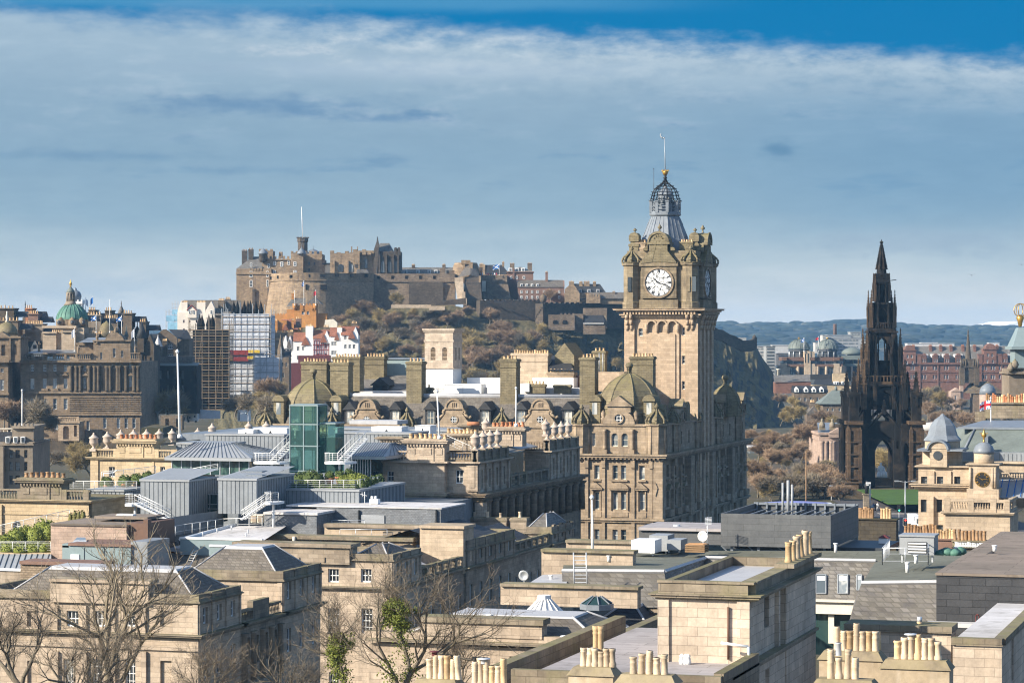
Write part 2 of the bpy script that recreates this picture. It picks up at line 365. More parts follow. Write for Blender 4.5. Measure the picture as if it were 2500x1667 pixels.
pN('zinc_seam',(.10,.115,.125),.1,.5,.5)
pN('teal_clad',(.235,.30,.305),.10,.4,.4,.1,dark=(.12,.16,.17))
pN('copper',(.10,.225,.17),.35,.5,.6,.45,dark=(.05,.13,.10))
pN('copper_grey',(.16,.185,.165),.2,.5,.6,.3,dark=(.08,.10,.09))
pN('white',(.80,.80,.77),.05,1,.5)
pN('cream',(.74,.68,.55),.12,.8,.6,.15,dark=(.4,.34,.25))
pN('white_harl',(.72,.655,.56),.12,.5,.8,.2,dark=(.42,.36,.28))
pN('white_wall',(.78,.77,.74),.07,.5,.7,.15,dark=(.5,.48,.44))
pN('white_roof',(.66,.64,.62),.16,.3,.7,grime=((.40,.37,.33),.45),seam=(9,1.6))
pN('grey_roof',(.42,.39,.38),.12,.25,.75,grime=((.27,.25,.24),.4),seam=(5,1.0))
pN('felt_green',(.175,.18,.14),.22,.25,.9,grime=((.10,.10,.075),.5),seam=(7,1.1))
pN('felt_brown',(.27,.22,.175),.15,.3,.9,grime=((.16,.14,.11),.4),seam=(7,1.1))
pN('metal_grey',(.40,.42,.43),.12,1.5,.4,metal=.3)
pN('steel',(.62,.64,.65),.08,1.5,.35,metal=.3)
pN('black_iron',(.018,.020,.022),.3,2,.5)
pN('dark_metal',(.06,.068,.075),.2,2,.5)
pN('gold',(.50,.30,.07),.2,2,.35,metal=.6)
pN('terracotta',(.50,.215,.105),.3,2.2,.8,.25,dark=(.16,.08,.05),rnd=.25)
pN('pot_buff',(.66,.46,.25),.3,2.6,.75,.4,dark=(.24,.14,.07),rnd=.35)
pN('pot_pale',(.68,.54,.37),.25,2.6,.75,.4,dark=(.38,.24,.12),rnd=.35)
pN('pot_brown',(.36,.22,.115),.3,2.6,.7,.3,dark=(.12,.07,.04),rnd=.3)
pN('pot_inside',(.05,.04,.035),.2,2,.9)
pN('urn_stone',(.52,.43,.35),.18,1.5,.85,.2,dark=(.3,.25,.2))
pN('asphalt',(.085,.082,.085),.2,.5,.9)
pN('pave',(.24,.22,.20),.2,.8,.9)
pN('lawn',(.06,.12,.02),.3,.5,.95)
pN('ground',(.075,.075,.055),.35,.05,.95,grime=((.05,.055,.035),.6))
pN('bark',(.17,.145,.105),.35,3,.9,.3,dark=(.05,.05,.035))
pN('bark_pale',(.27,.225,.155),.3,3,.9,.4,dark=(.085,.07,.05))
pN('twig_brown',(.335,.235,.15),.3,.15,.95,rnd=.3)
pN('twig_olive',(.37,.285,.13),.3,.15,.95,rnd=.3)
pN('twig_dark',(.24,.20,.14),.3,.15,.95,rnd=.3)
pN('twig_fine',(.20,.155,.11),.2,.5,.95)
pN('ivy',(.19,.22,.04),.4,3,.7,rnd=.2)
pN('hedge',(.085,.12,.03),.4,2,.85,rnd=.2)
pN('hedge_dry',(.16,.15,.05),.4,2,.85)
pN('flag_blue',(.02,.14,.42),.1,2,.8);pN('flag_red',(.55,.03,.04),.1,2,.8);pN('flag_white',(.8,.8,.82),.05,2,.8)
pN('sheet_white',(.62,.645,.68),.16,.8,.6,.3,dark=(.38,.41,.45))
pN('plank',(.30,.19,.10),.3,.8,.85);pN('net_blue',(.20,.38,.52),.3,.6,.8)
pN('red_paint',(.24,.04,.035),.2,1,.6);pN('maroon',(.12,.035,.035),.15,1,.6)
pN('yellow_paint',(.65,.45,.05),.1,1,.6)
pN('tent_blue',(.22,.25,.52),.12,.4,.6);pN('wood_orange',(.62,.33,.13),.3,.6,.7)
pN('concrete_pale',(.46,.45,.42),.12,.2,.8);pN('concrete',(.30,.31,.30),.15,.2,.8)
pN('brown_band',(.16,.095,.065),.2,.3,.7);pN('brick_red',(.22,.135,.10),.25,.3,.8)
pN('skin',(.45,.28,.2),.1,2,.7);pN('cloth_dark',(.03,.035,.05),.2,2,.9);pN('cloth_blue',(.08,.14,.25),.2,2,.9);pN('cloth_red',(.4,.05,.06),.2,2,.9)
pN('snow',(.80,.82,.85),.05,.1,.8)
gL('glass');gL('glass_far',(.02,.024,.03),(.14,.16,.17),(.3,.3,.28),.12)
gL('glass_pale',(.06,.08,.09),(.26,.29,.30),(.5,.5,.46),.1,.5)
gL('glass_green',(.014,.038,.038),(.035,.07,.068),(.09,.16,.13),.05,.6)
mat('void',None,(.008,.008,.009),.9)
mat('lamp_green',None,(.05,.9,.45),.4,emit=2.5);mat('lamp_red',None,(.9,.05,.03),.4,emit=2.0)
mat('bulb',None,(1.0,.55,.2),.5,emit=1.2)
def _clear(t,b):
 t.put(b,'Transmission Weight',.85);t.put(b,'Base Color',(.20,.42,.39,1));t.put(b,'Roughness',.03);t.put(b,'IOR',1.08)
mat('clear_glass',_clear,(.3,.6,.56),.03,0,.8)
RZ=Matrix.Rotation(TH,3,'Z')
def cG(name,label,cat,px,py,D,group=None):
 """a thing squared up to the line of sight: local x to the right, y away from the eye, z the true height"""
 l=Vector(((px-CX)/F*D,D,ZD(py,D)))
 o=tH(name,label,cat,RZ@l,group);o.rotation_euler=(0,0,TH);ORG[o.name]=l
 return o
def cx(px,D):return(px-CX)/F*D
def cb(mb,pl,pr,pt,pb,D,th,m=None):
 mb.box(cx(pl,D),cx(pr,D),D,D+th,ZD(pb,D),ZD(pt,D),m)
_wc={}
def win_mesh(w,h,cL,rW,arch,fr,gl):
 k=(round(w,2),round(h,2),cL,rW,arch,fr,gl)
 if k in _wc:return _wc[k]
 b=MB();t=min(.10,w*.085);a=w/2
 b.box(-a,-a+t,-.04,.05,0,h);b.box(a-t,a,-.04,.05,0,h);b.box(-a+t,a-t,-.04,.05,h-t,h);b.box(-a+t,a-t,-.06,.05,0,t*1.5)
 if rW:b.box(-a+t,a-t,-.03,.04,h*.5-t*.4,h*.5+t*.4)
 g=t*.6
 for i in range(1,cL):b.box(-a+w*i/cL-g/2,-a+w*i/cL+g/2,-.02,.03,t*1.5,h-t)
 nr=rW*2
 for j in range(1,nr):
  if j*2==nr:continue
  b.box(-a+t,a-t,-.015,.025,h*j/nr-g/2,h*j/nr+g/2)
 me=b.mesh('window_frame',M[fr])
 b=MB();b.pO([(-a+.02,.045,.02),(a-.02,.045,.02),(a-.02,.045,h-.02),(-a+.02,.045,h-.02)])
 pm=b.mesh('window_pane',M[gl])
 _wc[k]=(me,pm);return _wc[k]
def wN(parent,face,a,z,w,h,pl,cL=2,rW=1,rec=.18,fr='white',gl='glass',pane=True):
 me,pm=win_mesh(w,h,cL,rW,False,fr,gl)
 loc=(a,pl+rec,z)if face=='F' else(pl-rec,a,z)
 o=put(me,'window',parent,loc,0 if face=='F' else PI/2)
 q=bpy.data.objects.new('pane',pm);COL.objects.link(q);q.parent=o
 return o
def fA(mb,root,face,pl,a0,a1,z0,z1,wins=(),rec=.2,m=None,mr=None,**kw):
 mb.wall(face,pl,a0,a1,z0,z1,[(w[0]-w[2]/2,w[0]+w[2]/2,w[1],w[1]+w[3])for w in wins],rec+.06,m,mr)
 for w in wins:
  k=dict(kw)
  if len(w)>4:k.update(w[4])
  if k.pop('blind',0):
   P=[(w[0]-w[2]/2,w[1]),(w[0]+w[2]/2,w[1]),(w[0]+w[2]/2,w[1]+w[3]),(w[0]-w[2]/2,w[1]+w[3])]
   mb.pO([(p[0],pl+rec,p[1])if face=='F' else(pl-rec,p[0],p[1])for p in P],m);continue
  wN(root,face,w[0],w[1],w[2],w[3],pl,rec=rec,**k)
def aF(mb,face,pl,a,w,zs,zt,th=.12,n=8,m=None,out=.0):
 """spandrels that turn the head of a rectangular opening into a round arch, springing at zs"""
 r=w/2;up=[]
 for s in(-1,1):
  pts=[(a+s*r,zs),(a+s*r,zt)]
  arc=[(a+s*r*cs(t*PI/2/n),zs+(zt-zs)*sn(t*PI/2/n))for t in range(n+1)]
  pts=[(a+s*r,zt+.0)]+arc[::-1]
  (mb.exy if face=='F' else(lambda p,y0,y1,m:mb.exx(p,-y1,-y0,m)))(pts,pl-out if face=='F' else-pl-out,(pl if face=='F' else-pl)+th,m)
_pots={}
def pot_mesh(kind,h,r,mt):
 k=(kind,round(h,2),round(r,3),mt)
 if k in _pots:return _pots[k]
 b=MB();c=(0,0);n=12
 if kind=='roll':pr=[(r*1.0,0),(r*1.04,h*.08),(r*.98,h*.12),(r*.9,h*.62),(r*.99,h*.66),(r*.9,h*.70),(r*.88,h*.86),(r*1.04,h*.90),(r*1.06,h*.97),(r*.95,h),(r*.72,h)]
 elif kind=='tall':pr=[(r,0),(r,h*.1),(r*.86,h*.14),(r*.80,h*.78),(r*.9,h*.80),(r*.9,h*.83),(r*.8,h*.86),(r*.92,h*.9),(r*.98,h),(r*.68,h)]
 elif kind=='louvre':pr=[(r,0),(r*.92,h*.1),(r*.9,h*.55)]+[x for j in range(5)for x in((r*1.02,h*(.58+.08*j)),(r*.82,h*(.63+.08*j)))]+[(r*.95,h),(r*.6,h)]
 elif kind=='squat':pr=[(r*1.1,0),(r*1.1,h*.2),(r*.85,h*.28),(r*.82,h*.8),(r*1.0,h*.86),(r*1.0,h),(r*.75,h)]
 elif kind=='cowl':pr=[(r*.8,0),(r*.75,h*.7),(r*1.5,h*.74),(r*1.35,h*.9),(r*.4,h)]
 else:pr=[(r,0),(r*.9,h*.9),(r,h*.92),(r,h),(r*.75,h)]
 b.lA(c,pr,n,cap=False)
 b.k=1
 if kind!='cowl':b.lA(c,[(r*.72,h),(r*.7,h*.8)],n,cap=False);b.pO([(r*.7*cs(2*PI*i/n),r*.7*sn(2*PI*i/n),h*.82)for i in range(n)])
 me=b.mesh('chimney_pot',[M[mt],M['pot_inside']]);_pots[k]=me;return me
_rng=random.Random(7)
def pS(parent,x0,x1,y0,y1,z,n,h,r,mt='pot_buff',kinds=('roll',),label=None,jit=.12,name='chimney_pot'):
 for i in range(n):
  f=(i+.5)/n;hh=h*(1+_rng.choice((-1,0,0,1))*jit)
  o=put(pot_mesh(kinds[_rng.randrange(len(kinds))],hh,r,mt if isinstance(mt,str)else mt[_rng.randrange(len(mt))]),name,parent,(x0+(x1-x0)*f,y0+(y1-y0)*f,z),_rng.random()*6);o.rotation_euler=(_rng.gauss(0,.025),_rng.gauss(0,.025),o.rotation_euler[2])
def cY(parent,x0,x1,y0,y1,z0,z1,n,mt,ph=.6,pr=.14,pm='pot_buff',kinds=('roll',),capm=None,band=.35,axis='x',over=.12,name='chimney',smooth=False):
 b=MB();b.box(x0,x1,y0,y1,z0,z1-band)
 b.cO(x0,x1,y0,y1,z1-band,[(band*.3,over*.5),(band*.45,over),(band*.25,over*.4)],1 if capm else 0)
 if z1-z0>2.5:b.cO(x0,x1,y0,y1,z1-band-1.0,[(.14,over*.6)],1 if capm else 0)
 o=b.bU(name,[M[mt],M[capm or mt]],parent)
 if axis=='x':pS(o,x0+.1,x1-.1,(y0+y1)/2,(y0+y1)/2,z1,n,ph,pr,pm,kinds)
 else:pS(o,(x0+x1)/2,(x0+x1)/2,y0+.1,y1-.1,z1,n,ph,pr,pm,kinds)
 return o
def bL(mb,face,pl,a0,a1,z0,z1,sp=.32,r=.10,rail=.16,th=.3,m=None,posts=()):
 """a run of balusters with a plinth rail and coping; built as solid turned shapes"""
 def bx(b0,b1,c0,c1,t0=0,t1=th):
  if face=='F':mb.box(b0,b1,pl+t0,pl+t1,c0,c1,m)
  else:mb.box(pl-t1,pl-t0,b0,b1,c0,c1,m)
 bx(a0,a1,z0,z0+rail);bx(a0,a1,z1-rail,z1,-.05,th+.05)
 n=max(1,int((a1-a0)/sp));h=z1-z0-2*rail
 for i in range(n):
  a=a0+(i+.5)*(a1-a0)/n
  c=(a,pl+th/2)if face=='F' else(pl-th/2,a)
  zz=z0+rail
  mb.lA(c,[(r*.9,zz),(r*.5,zz+h*.1),(r,zz+h*.35),(r*.42,zz+h*.75),(r*.8,zz+h)],6,0,m,True,False)
 for p in posts:bx(p-.35,p+.35,z0,z1+.05,-.08,th+.08)
def urn_prof(h,r):return[(r*.55,0),(r*.62,h*.04),(r*.3,h*.12),(r*.34,h*.18),(r*.85,h*.30),(r,h*.42),(r*.92,h*.62),(r*1.12,h*.66),(r*1.12,h*.70),(r*.8,h*.74),(r*.5,h*.82),(r*.22,h*.9),(r*.26,h*.94),(0.02,h)]
def fI(mb,c,z,h,r,m=None,n=8):
 mb.lA(c,[(r*.8,z),(r*.35,z+h*.15),(r*.3,z+h*.35),(r,z+h*.5),(r,z+h*.65),(r*.45,z+h*.8),(r*.5,z+h*.86),(.02,z+h)],n,0,m)
def cC(mb,c,r,z,h,m=None,n=8):
 """ogee ribs over a small onion core, knobbed finial on top"""
 mb.lA(c,[(r*.8,z),(r*.86,z+h*.12),(r*.72,z+h*.28),(r*.42,z+h*.45),(r*.22,z+h*.58)],16,0,m)
 for k in range(n):
  a=2*PI*k/n+.2
  pr=[(1.0,0),(1.06,.14),(.92,.30),(.58,.46),(.30,.60),(.22,.70)]
  P=[(c[0]+r*q*cs(a),c[1]+r*q*sn(a),z+h*t)for q,t in pr]
  for p,q in zip(P,P[1:]):mb.tube(p,q,r*.13,r*.11,5,m,False)
 mb.lA(c,[(r*1.1,z-h*.02),(r*1.1,z+h*.03)],16,0,m)
 fI(mb,c,z+h*.58,h*.44,r*.24,m)
def sX(mb,x0,x1,y,z0,z1,sp=.5,w=.035,d=.05,m=1):
 n=int((x1-x0)/sp)
 for i in range(1,n):mb.box(x0+i*(x1-x0)/n-w/2,x0+i*(x1-x0)/n+w/2,y-d,y+.002,z0,z1,m)
def sY(mb,y0,y1,x,z0,z1,sp=.5,w=.035,d=.05,m=1):
 n=int((y1-y0)/sp)
 for i in range(1,n):mb.box(x-.002,x+d,y0+i*(y1-y0)/n-w/2,y0+i*(y1-y0)/n+w/2,z0,z1,m)
def rR(mb,pts,h=1.1,sp=1.6,r=.03,bars=3,m=None,top=.035):
 """metal guard rail along a line of foot points"""
 for p,q in zip(pts,pts[1:]):
  p=Vector(p);q=Vector(q);L=(q-p).length;n=max(1,round(L/sp))
  for i in range(n+1):a=p.lerp(q,i/n);mb.tube(a,a+Vector((0,0,h)),r,r,5,m)
  mb.tube(p+Vector((0,0,h)),q+Vector((0,0,h)),top,top,5,m)
  for k in range(bars):zz=h*(k+.5)/(bars+.3);mb.tube(p+Vector((0,0,zz)),q+Vector((0,0,zz)),r*.4,r*.4,4,m)
def bare(seed,H,spread=.55,levels=4,r0=.022,twigs=1400,tl=.9,tw=.05,trunk=.28,low=.0,nb=3,up=.35,seg=5):
 """returns (limbs, twig) builders for a leafless tree of height H standing at the origin"""
 R=random.Random(seed);L=MB();T=MB();ends=[]
 def grow(p,d,ln,r,lv):
  n=3;q=p
  for i in range(n):
   d=(d+Vector((R.gauss(0,.16),R.gauss(0,.16),R.gauss(0,.10)+up*.16))).normalized()
   w=q+d*(ln/n);ra=r*(1-.22*i/n);rb=r*(1-.22*(i+1)/n)
   L.tube(q,w,ra,rb,seg if lv<2 else(4 if lv<3 else 3),None,False);q=w
   if i<n-1 and(lv>0 or i>0)and R.random()<.85:branch(q,d,ln*(.62 if lv else .8),rb*.55,lv+1)
   if lv>=min(2,levels-1):ends.append((q,d,lv))
  if lv<levels:
   for _ in range(nb if lv<2 else 2):branch(q,d,ln*R.uniform(.62,.85),rb*R.uniform(.6,.78),lv+1)
 def branch(p,d,ln,r,lv):
  if lv>levels:ends.append((p,d,lv));return
  ax=Vector((R.gauss(0,1),R.gauss(0,1),R.gauss(0,.5)))
  nd=(d+(ax-d*ax.dot(d)).normalized()*R.uniform(spread*.6,spread*1.35)).normalized()
  grow(p,nd,ln,r,lv)
 grow(Vector((0,0,0)),Vector((R.gauss(0,.04),R.gauss(0,.04),1)),H*trunk,H*r0,0)
 if ends:
  for _ in range(twigs):
   p,d,lv=ends[R.randrange(len(ends))]
   a=Vector((R.gauss(0,1),R.gauss(0,1),R.gauss(.25,.8)));v=(d*.7+a*.75).normalized()*tl*R.uniform(.5,1.3)
   o=p+Vector((R.gauss(0,.12),R.gauss(0,.12),R.gauss(0,.12)))*tl
   s=v.cross(Vector((R.gauss(0,1),R.gauss(0,1),R.gauss(0,1)))).normalized()*tw*.5
   mid=o+v*.55+Vector((R.gauss(0,.1),R.gauss(0,.1),R.gauss(.06,.1)))*tl
   i=T.vs([o-s,o+s,mid+s*.7,mid-s*.7,o+v]);T.fc((i,i+1,i+2,i+3));T.fc((i+3,i+2,i+4))
 return L,T
_tm={}
def tree_protos():
 for k,(seed,sp,mt,bk)in enumerate([(1,.5,'twig_brown','bark'),(5,.62,'twig_olive','bark'),(9,.55,'twig_brown','bark'),(14,.7,'twig_olive','bark_pale'),(21,.48,'twig_dark','bark')]):
  L,T=bare(seed,10,sp*1.05,4,.016,5200,.95,.042,.17,up=.22)
  _tm[k]=(L.mesh('tree_limbs',M[bk]),T.mesh('tree_twigs',M[mt]))
tree_protos()
def tR(p,h,k,label,group,rz=None,w=1.0,name='bare_tree'):
 o=tH(name,label,'tree',p,group)
 rz=_rng.random()*6.28 if rz is None else rz
 for me,nm in zip(_tm[k],('trunk','crown')):
  c=bpy.data.objects.new(nm,me);COL.objects.link(c);c.parent=o
 o.rotation_euler=(0,0,rz);o.scale=(h/10*w,h/10*w,h/10)
 return o
def fP(px,pt,pb,D,label,r=.06,mt='white',flag=None,group=None,fw=2.2,fh=1.3,foot=None):
 p0=oD(px[0]if isinstance(px,tuple)else px,pb,D);p1=oD(px[1]if isinstance(px,tuple)else px,pt,D)
 o=tH('flagpole',label,'flagpole',p0,group)
 b=MB();b.tube(p0,p1,r,r*.55,7);b.lA((p1.x,p1.y),[(r*1.2,p1.z),(r*1.5,p1.z+r*1.5),(.01,p1.z+r*3)],6);b.lA((p0.x,p0.y),[(r*2,p0.z-.1),(r*2,p0.z+.25),(r,p0.z+.4)],8)
 b.bU('pole',M[mt],o)
 if flag:
  b=MB();n=6;R=random.Random(int(px[0]if isinstance(px,tuple)else px));kind,dr=flag
  ex=Vector((cT,sT,0))*(-1 if dr<0 else 1)
  def P(u,v):return p1+Vector((0,0,-.15-v*fh-u*u*fh*.35))+ex*(u*fw)+Vector((sT,-cT,0))*(.12*sn(u*7+1))
  for i in range(n*2):
   for j in range(6):
    u0,u1,v0,v1=i/n/2,(i+1)/n/2,j/6,(j+1)/6;uc,vc=(u0+u1)/2,(v0+v1)/2
    m=0
    if kind=='saltire':m=1 if abs(abs(uc-.5)-abs(vc-.5))<.1 else 0
    if kind=='union':
     m=1 if abs(abs(uc-.5)-abs(vc-.5))<.13 or abs(uc-.5)<.17 or abs(vc-.5)<.2 else 0
     if abs(uc-.5)<.09 or abs(vc-.5)<.12:m=2
    if kind=='white':m=1
    if kind=='red':m=2
    b.pO([P(u0,v0),P(u1,v0),P(u1,v1),P(u0,v1)],m)
  b.bU('flag',[M['flag_blue'],M['flag_white'],M['flag_red']],o)
 return o
def make_land():
 b=MB()
 def gz(X,D):
  px=CX+F*X/max(D,1)
  if D>3200:base=52
  else:base=60
  if 700<D<2300:base-=5*min(1,(D-700)/300)
  if D<2300:base-=13*max(0,min(1,(1330-px)/300))*max(0,min(1,(1050-D)/150))*max(0,min(1,(D-420)/60))
  if D<420:base=60+max(0,420-D)*.012
  return base
 Ds=[-40,60,150,260,340,420,470,520,570,620,680,740,800,900,1000,1150,1350,1600,2000,2600,3400,4200,8200]
 xs=[-1.5,-.7,-.4,-.3,-.25,-.2,-.16,-.12,-.08,-.04,0,.02,.04,.06,.08,.1,.14,.18,.22,.3,.45,.8,1.5]
 idx={}
 for j,D in enumerate(Ds):
  for i,u in enumerate(xs):
   X=max(-6700,min(6700,u*max(D,250)));v=RZ@Vector((X,D,gz(X,D)));idx[i,j]=b.vs([v])
 for j in range(len(Ds)-1):
  for i in range(len(xs)-1):b.fc((idx[i,j],idx[i+1,j],idx[i+1,j+1],idx[i,j+1]))
 def land(t,bs):
  P,x,y,z,nz=pos(t)
  n=t.noise(P,.006,6,.65);n2=t.noise(P,.05,4,.6)
  c=t.ramp(n,[(.3,(.055,.045,.03)),(.45,(.095,.075,.05)),(.55,(.07,.066,.032)),(.7,(.13,.095,.07))])
  t.put(bs,'Base Color',t.mix(.6,c,t.mix(1.0,c,t.ramp(n2,[(.3,(.5,.5,.5)),(.7,(1.4,1.4,1.4))]),'MULTIPLY')))
 mat('land',land,rough=.95)
 b.bU('ground',M['land'],kind='structure')
 b=MB();R=random.Random(3);N=120;K=14
 top=[(-200,815),(330,806),(420,806),(1400,800),(1745,789),(1790,791),(1830,793),(1870,790),(1910,792),(1970,791),(2010,793),(2030,787),(2060,784),(2110,786),(2140,790),(2200,792),(2260,798),(2330,798),(2400,799),(2440,800),(2500,800),(2800,803)]
 def itp(px):
  for(a,b0),(c,d)in zip(top,top[1:]):
   if a<=px<=c:return b0+(d-b0)*(px-a)/(c-a)
  return 803
 idx={}
 for i in range(N+1):
  px=-200+3000*i/N
  for k in range(K+1):
   f=k/K;D=3600+2600*f
   zt=ZD(itp(px)+R.uniform(-1.2,1.2)*(1 if k==K else .4),6200);z=50+(zt-50)*(f**.9)+R.uniform(-3,3)*(0 if k in(0,)else 1)
   idx[i,k]=b.vs([RZ@Vector((cx(px,D),D,z))])
  idx[i,K+1]=b.vs([RZ@Vector((cx(px,8000),8000,40))])
 for i in range(N):
  for k in range(K+1):b.fc((idx[i,k],idx[i+1,k],idx[i+1,k+1],idx[i,k+1]))
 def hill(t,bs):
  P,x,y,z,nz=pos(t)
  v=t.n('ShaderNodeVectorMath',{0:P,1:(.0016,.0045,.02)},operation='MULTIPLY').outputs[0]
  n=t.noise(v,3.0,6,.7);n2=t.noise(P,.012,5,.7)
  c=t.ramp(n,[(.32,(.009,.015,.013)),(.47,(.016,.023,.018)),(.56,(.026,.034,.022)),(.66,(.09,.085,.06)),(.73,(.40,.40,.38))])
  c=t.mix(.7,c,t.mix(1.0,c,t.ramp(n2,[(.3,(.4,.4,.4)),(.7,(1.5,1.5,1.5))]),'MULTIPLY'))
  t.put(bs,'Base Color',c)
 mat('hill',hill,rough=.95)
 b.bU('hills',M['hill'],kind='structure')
 b=MB()
 for i in range(420):
  px=R.uniform(1735,2520);f=R.choice((.98,.95,.8,.6,.45,.3))-R.random()*.06;D=3600+2600*f
  z=50+(ZD(itp(px),6200)-50)*(f**.9);s=R.uniform(5,12);c=RZ@Vector((cx(px,D),D,0))
  b.lA((c.x,c.y),[(s*.8,z-3),(s,z+s*.25),(s*.75,z+s*.55),(s*.3,z+s*.75)],7,R.random(),None,True,True,1.8,1.0)
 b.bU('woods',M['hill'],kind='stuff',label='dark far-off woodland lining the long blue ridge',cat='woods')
 for px0,px1,py,h in((2030,2100,787,3.5),(2110,2175,788,2),(2455,2520,793,7)):
  b=MB();D=6300;n=8;P=[]
  for k in range(n+1):P.append((cx(px0+(px1-px0)*k/n,D),ZD(py,D)+sn(PI*k/n)*h*.95*(1+.3*sn(k*2.1))))
  P=[(P[0][0],ZD(py+8,D))]+P+[(P[-1][0],ZD(py+8,D))]
  b.exy(P,D,D+400);o=b.bU('snow_field',M['snow'],kind='structure',loc=(0,0,0));o.rotation_euler=(0,0,TH)
make_land()
def make_haze():
 b=MB();b.box(-6900,6900,-900,8600,38,163)
 m=bpy.data.materials.new('haze');m.use_nodes=True;m.node_tree.nodes.clear();t=NT(m.node_tree)
 o=t.n('ShaderNodeOutputMaterial');v=t.n('ShaderNodeVolumePrincipled',{'Color':(.32,.64,1.0,1),'Density':7e-5,'Anisotropy':.0})
 m.node_tree.links.new(v.outputs[0],o.inputs['Volume'])
 ob=b.bU('haze',m,kind='stuff',label='thin blue air between the near roofs and the far ridge',cat='haze');ob.rotation_euler=(0,0,TH)
make_haze()
def sk(mb,p0,D0,p1,D1,t,bt,th=3.0,t1=None,b1=None,m=None):
 """a straight wall run between two plan points, its top and foot given at either end"""
 t1=t if t1 is None else t1;b1=bt if b1 is None else b1
 A=(cx(p0,D0),D0);B=(cx(p1,D1),D1);d=Vector((B[0]-A[0],B[1]-A[1])).normalized();nx,ny=-d.y*th,d.x*th
 i=mb.vs([(A[0],A[1],ZD(bt,D0)),(B[0],B[1],ZD(b1,D1)),(B[0]+nx,B[1]+ny,ZD(b1,D1)),(A[0]+nx,A[1]+ny,ZD(bt,D0)),(A[0],A[1],ZD(t,D0)),(B[0],B[1],ZD(t1,D1)),(B[0]+nx,B[1]+ny,ZD(t1,D1)),(A[0]+nx,A[1]+ny,ZD(t,D0))])
 for q in((0,1,5,4),(1,2,6,5),(2,3,7,6),(3,0,4,7),(3,2,1,0),(4,5,6,7)):mb.fc([i+k for k in q],m)
def tW(o,D,lst,name='window',fr='white',gl='glass_far',th=.35):
 """small far windows: a proud frame and a dark pane sunk between its bars; lst of (px centre, py top, py bottom, width px)"""
 for c,t,b_,w in lst:
  a=MB();W=w*D/F;x=cx(c,D);z0,z1=ZD(b_,D),ZD(t,D);f=min(.22,W*.16)
  a.box(x-W/2,x-W/2+f,D-th*.5,D+.12,z0,z1);a.box(x+W/2-f,x+W/2,D-th*.5,D+.12,z0,z1)
  a.box(x-W/2+f,x+W/2-f,D-th*.5,D+.12,z1-f,z1);a.box(x-W/2+f,x+W/2-f,D-th*.6,D+.12,z0,z0+f);a.box(x-W/2+f,x+W/2-f,D-th*.4,D+.1,(z0+z1)/2-f*.3,(z0+z1)/2+f*.3)
  q=a.bU(name,M[fr],o)
  a=MB();a.box(x-W/2+f,x+W/2-f,D-.03,D+.06,z0+f,z1-f);a.bU('pane',M[gl],q)
def cR(mb,pl,pr,pt,D,n,h=1.1,th=1.0,m=None):
 w=(pr-pl)/(2*n-1)
 for i in range(n):cb(mb,pl+2*i*w,pl+(2*i+1)*w,pt,pt+h*F/D,D,th,m)
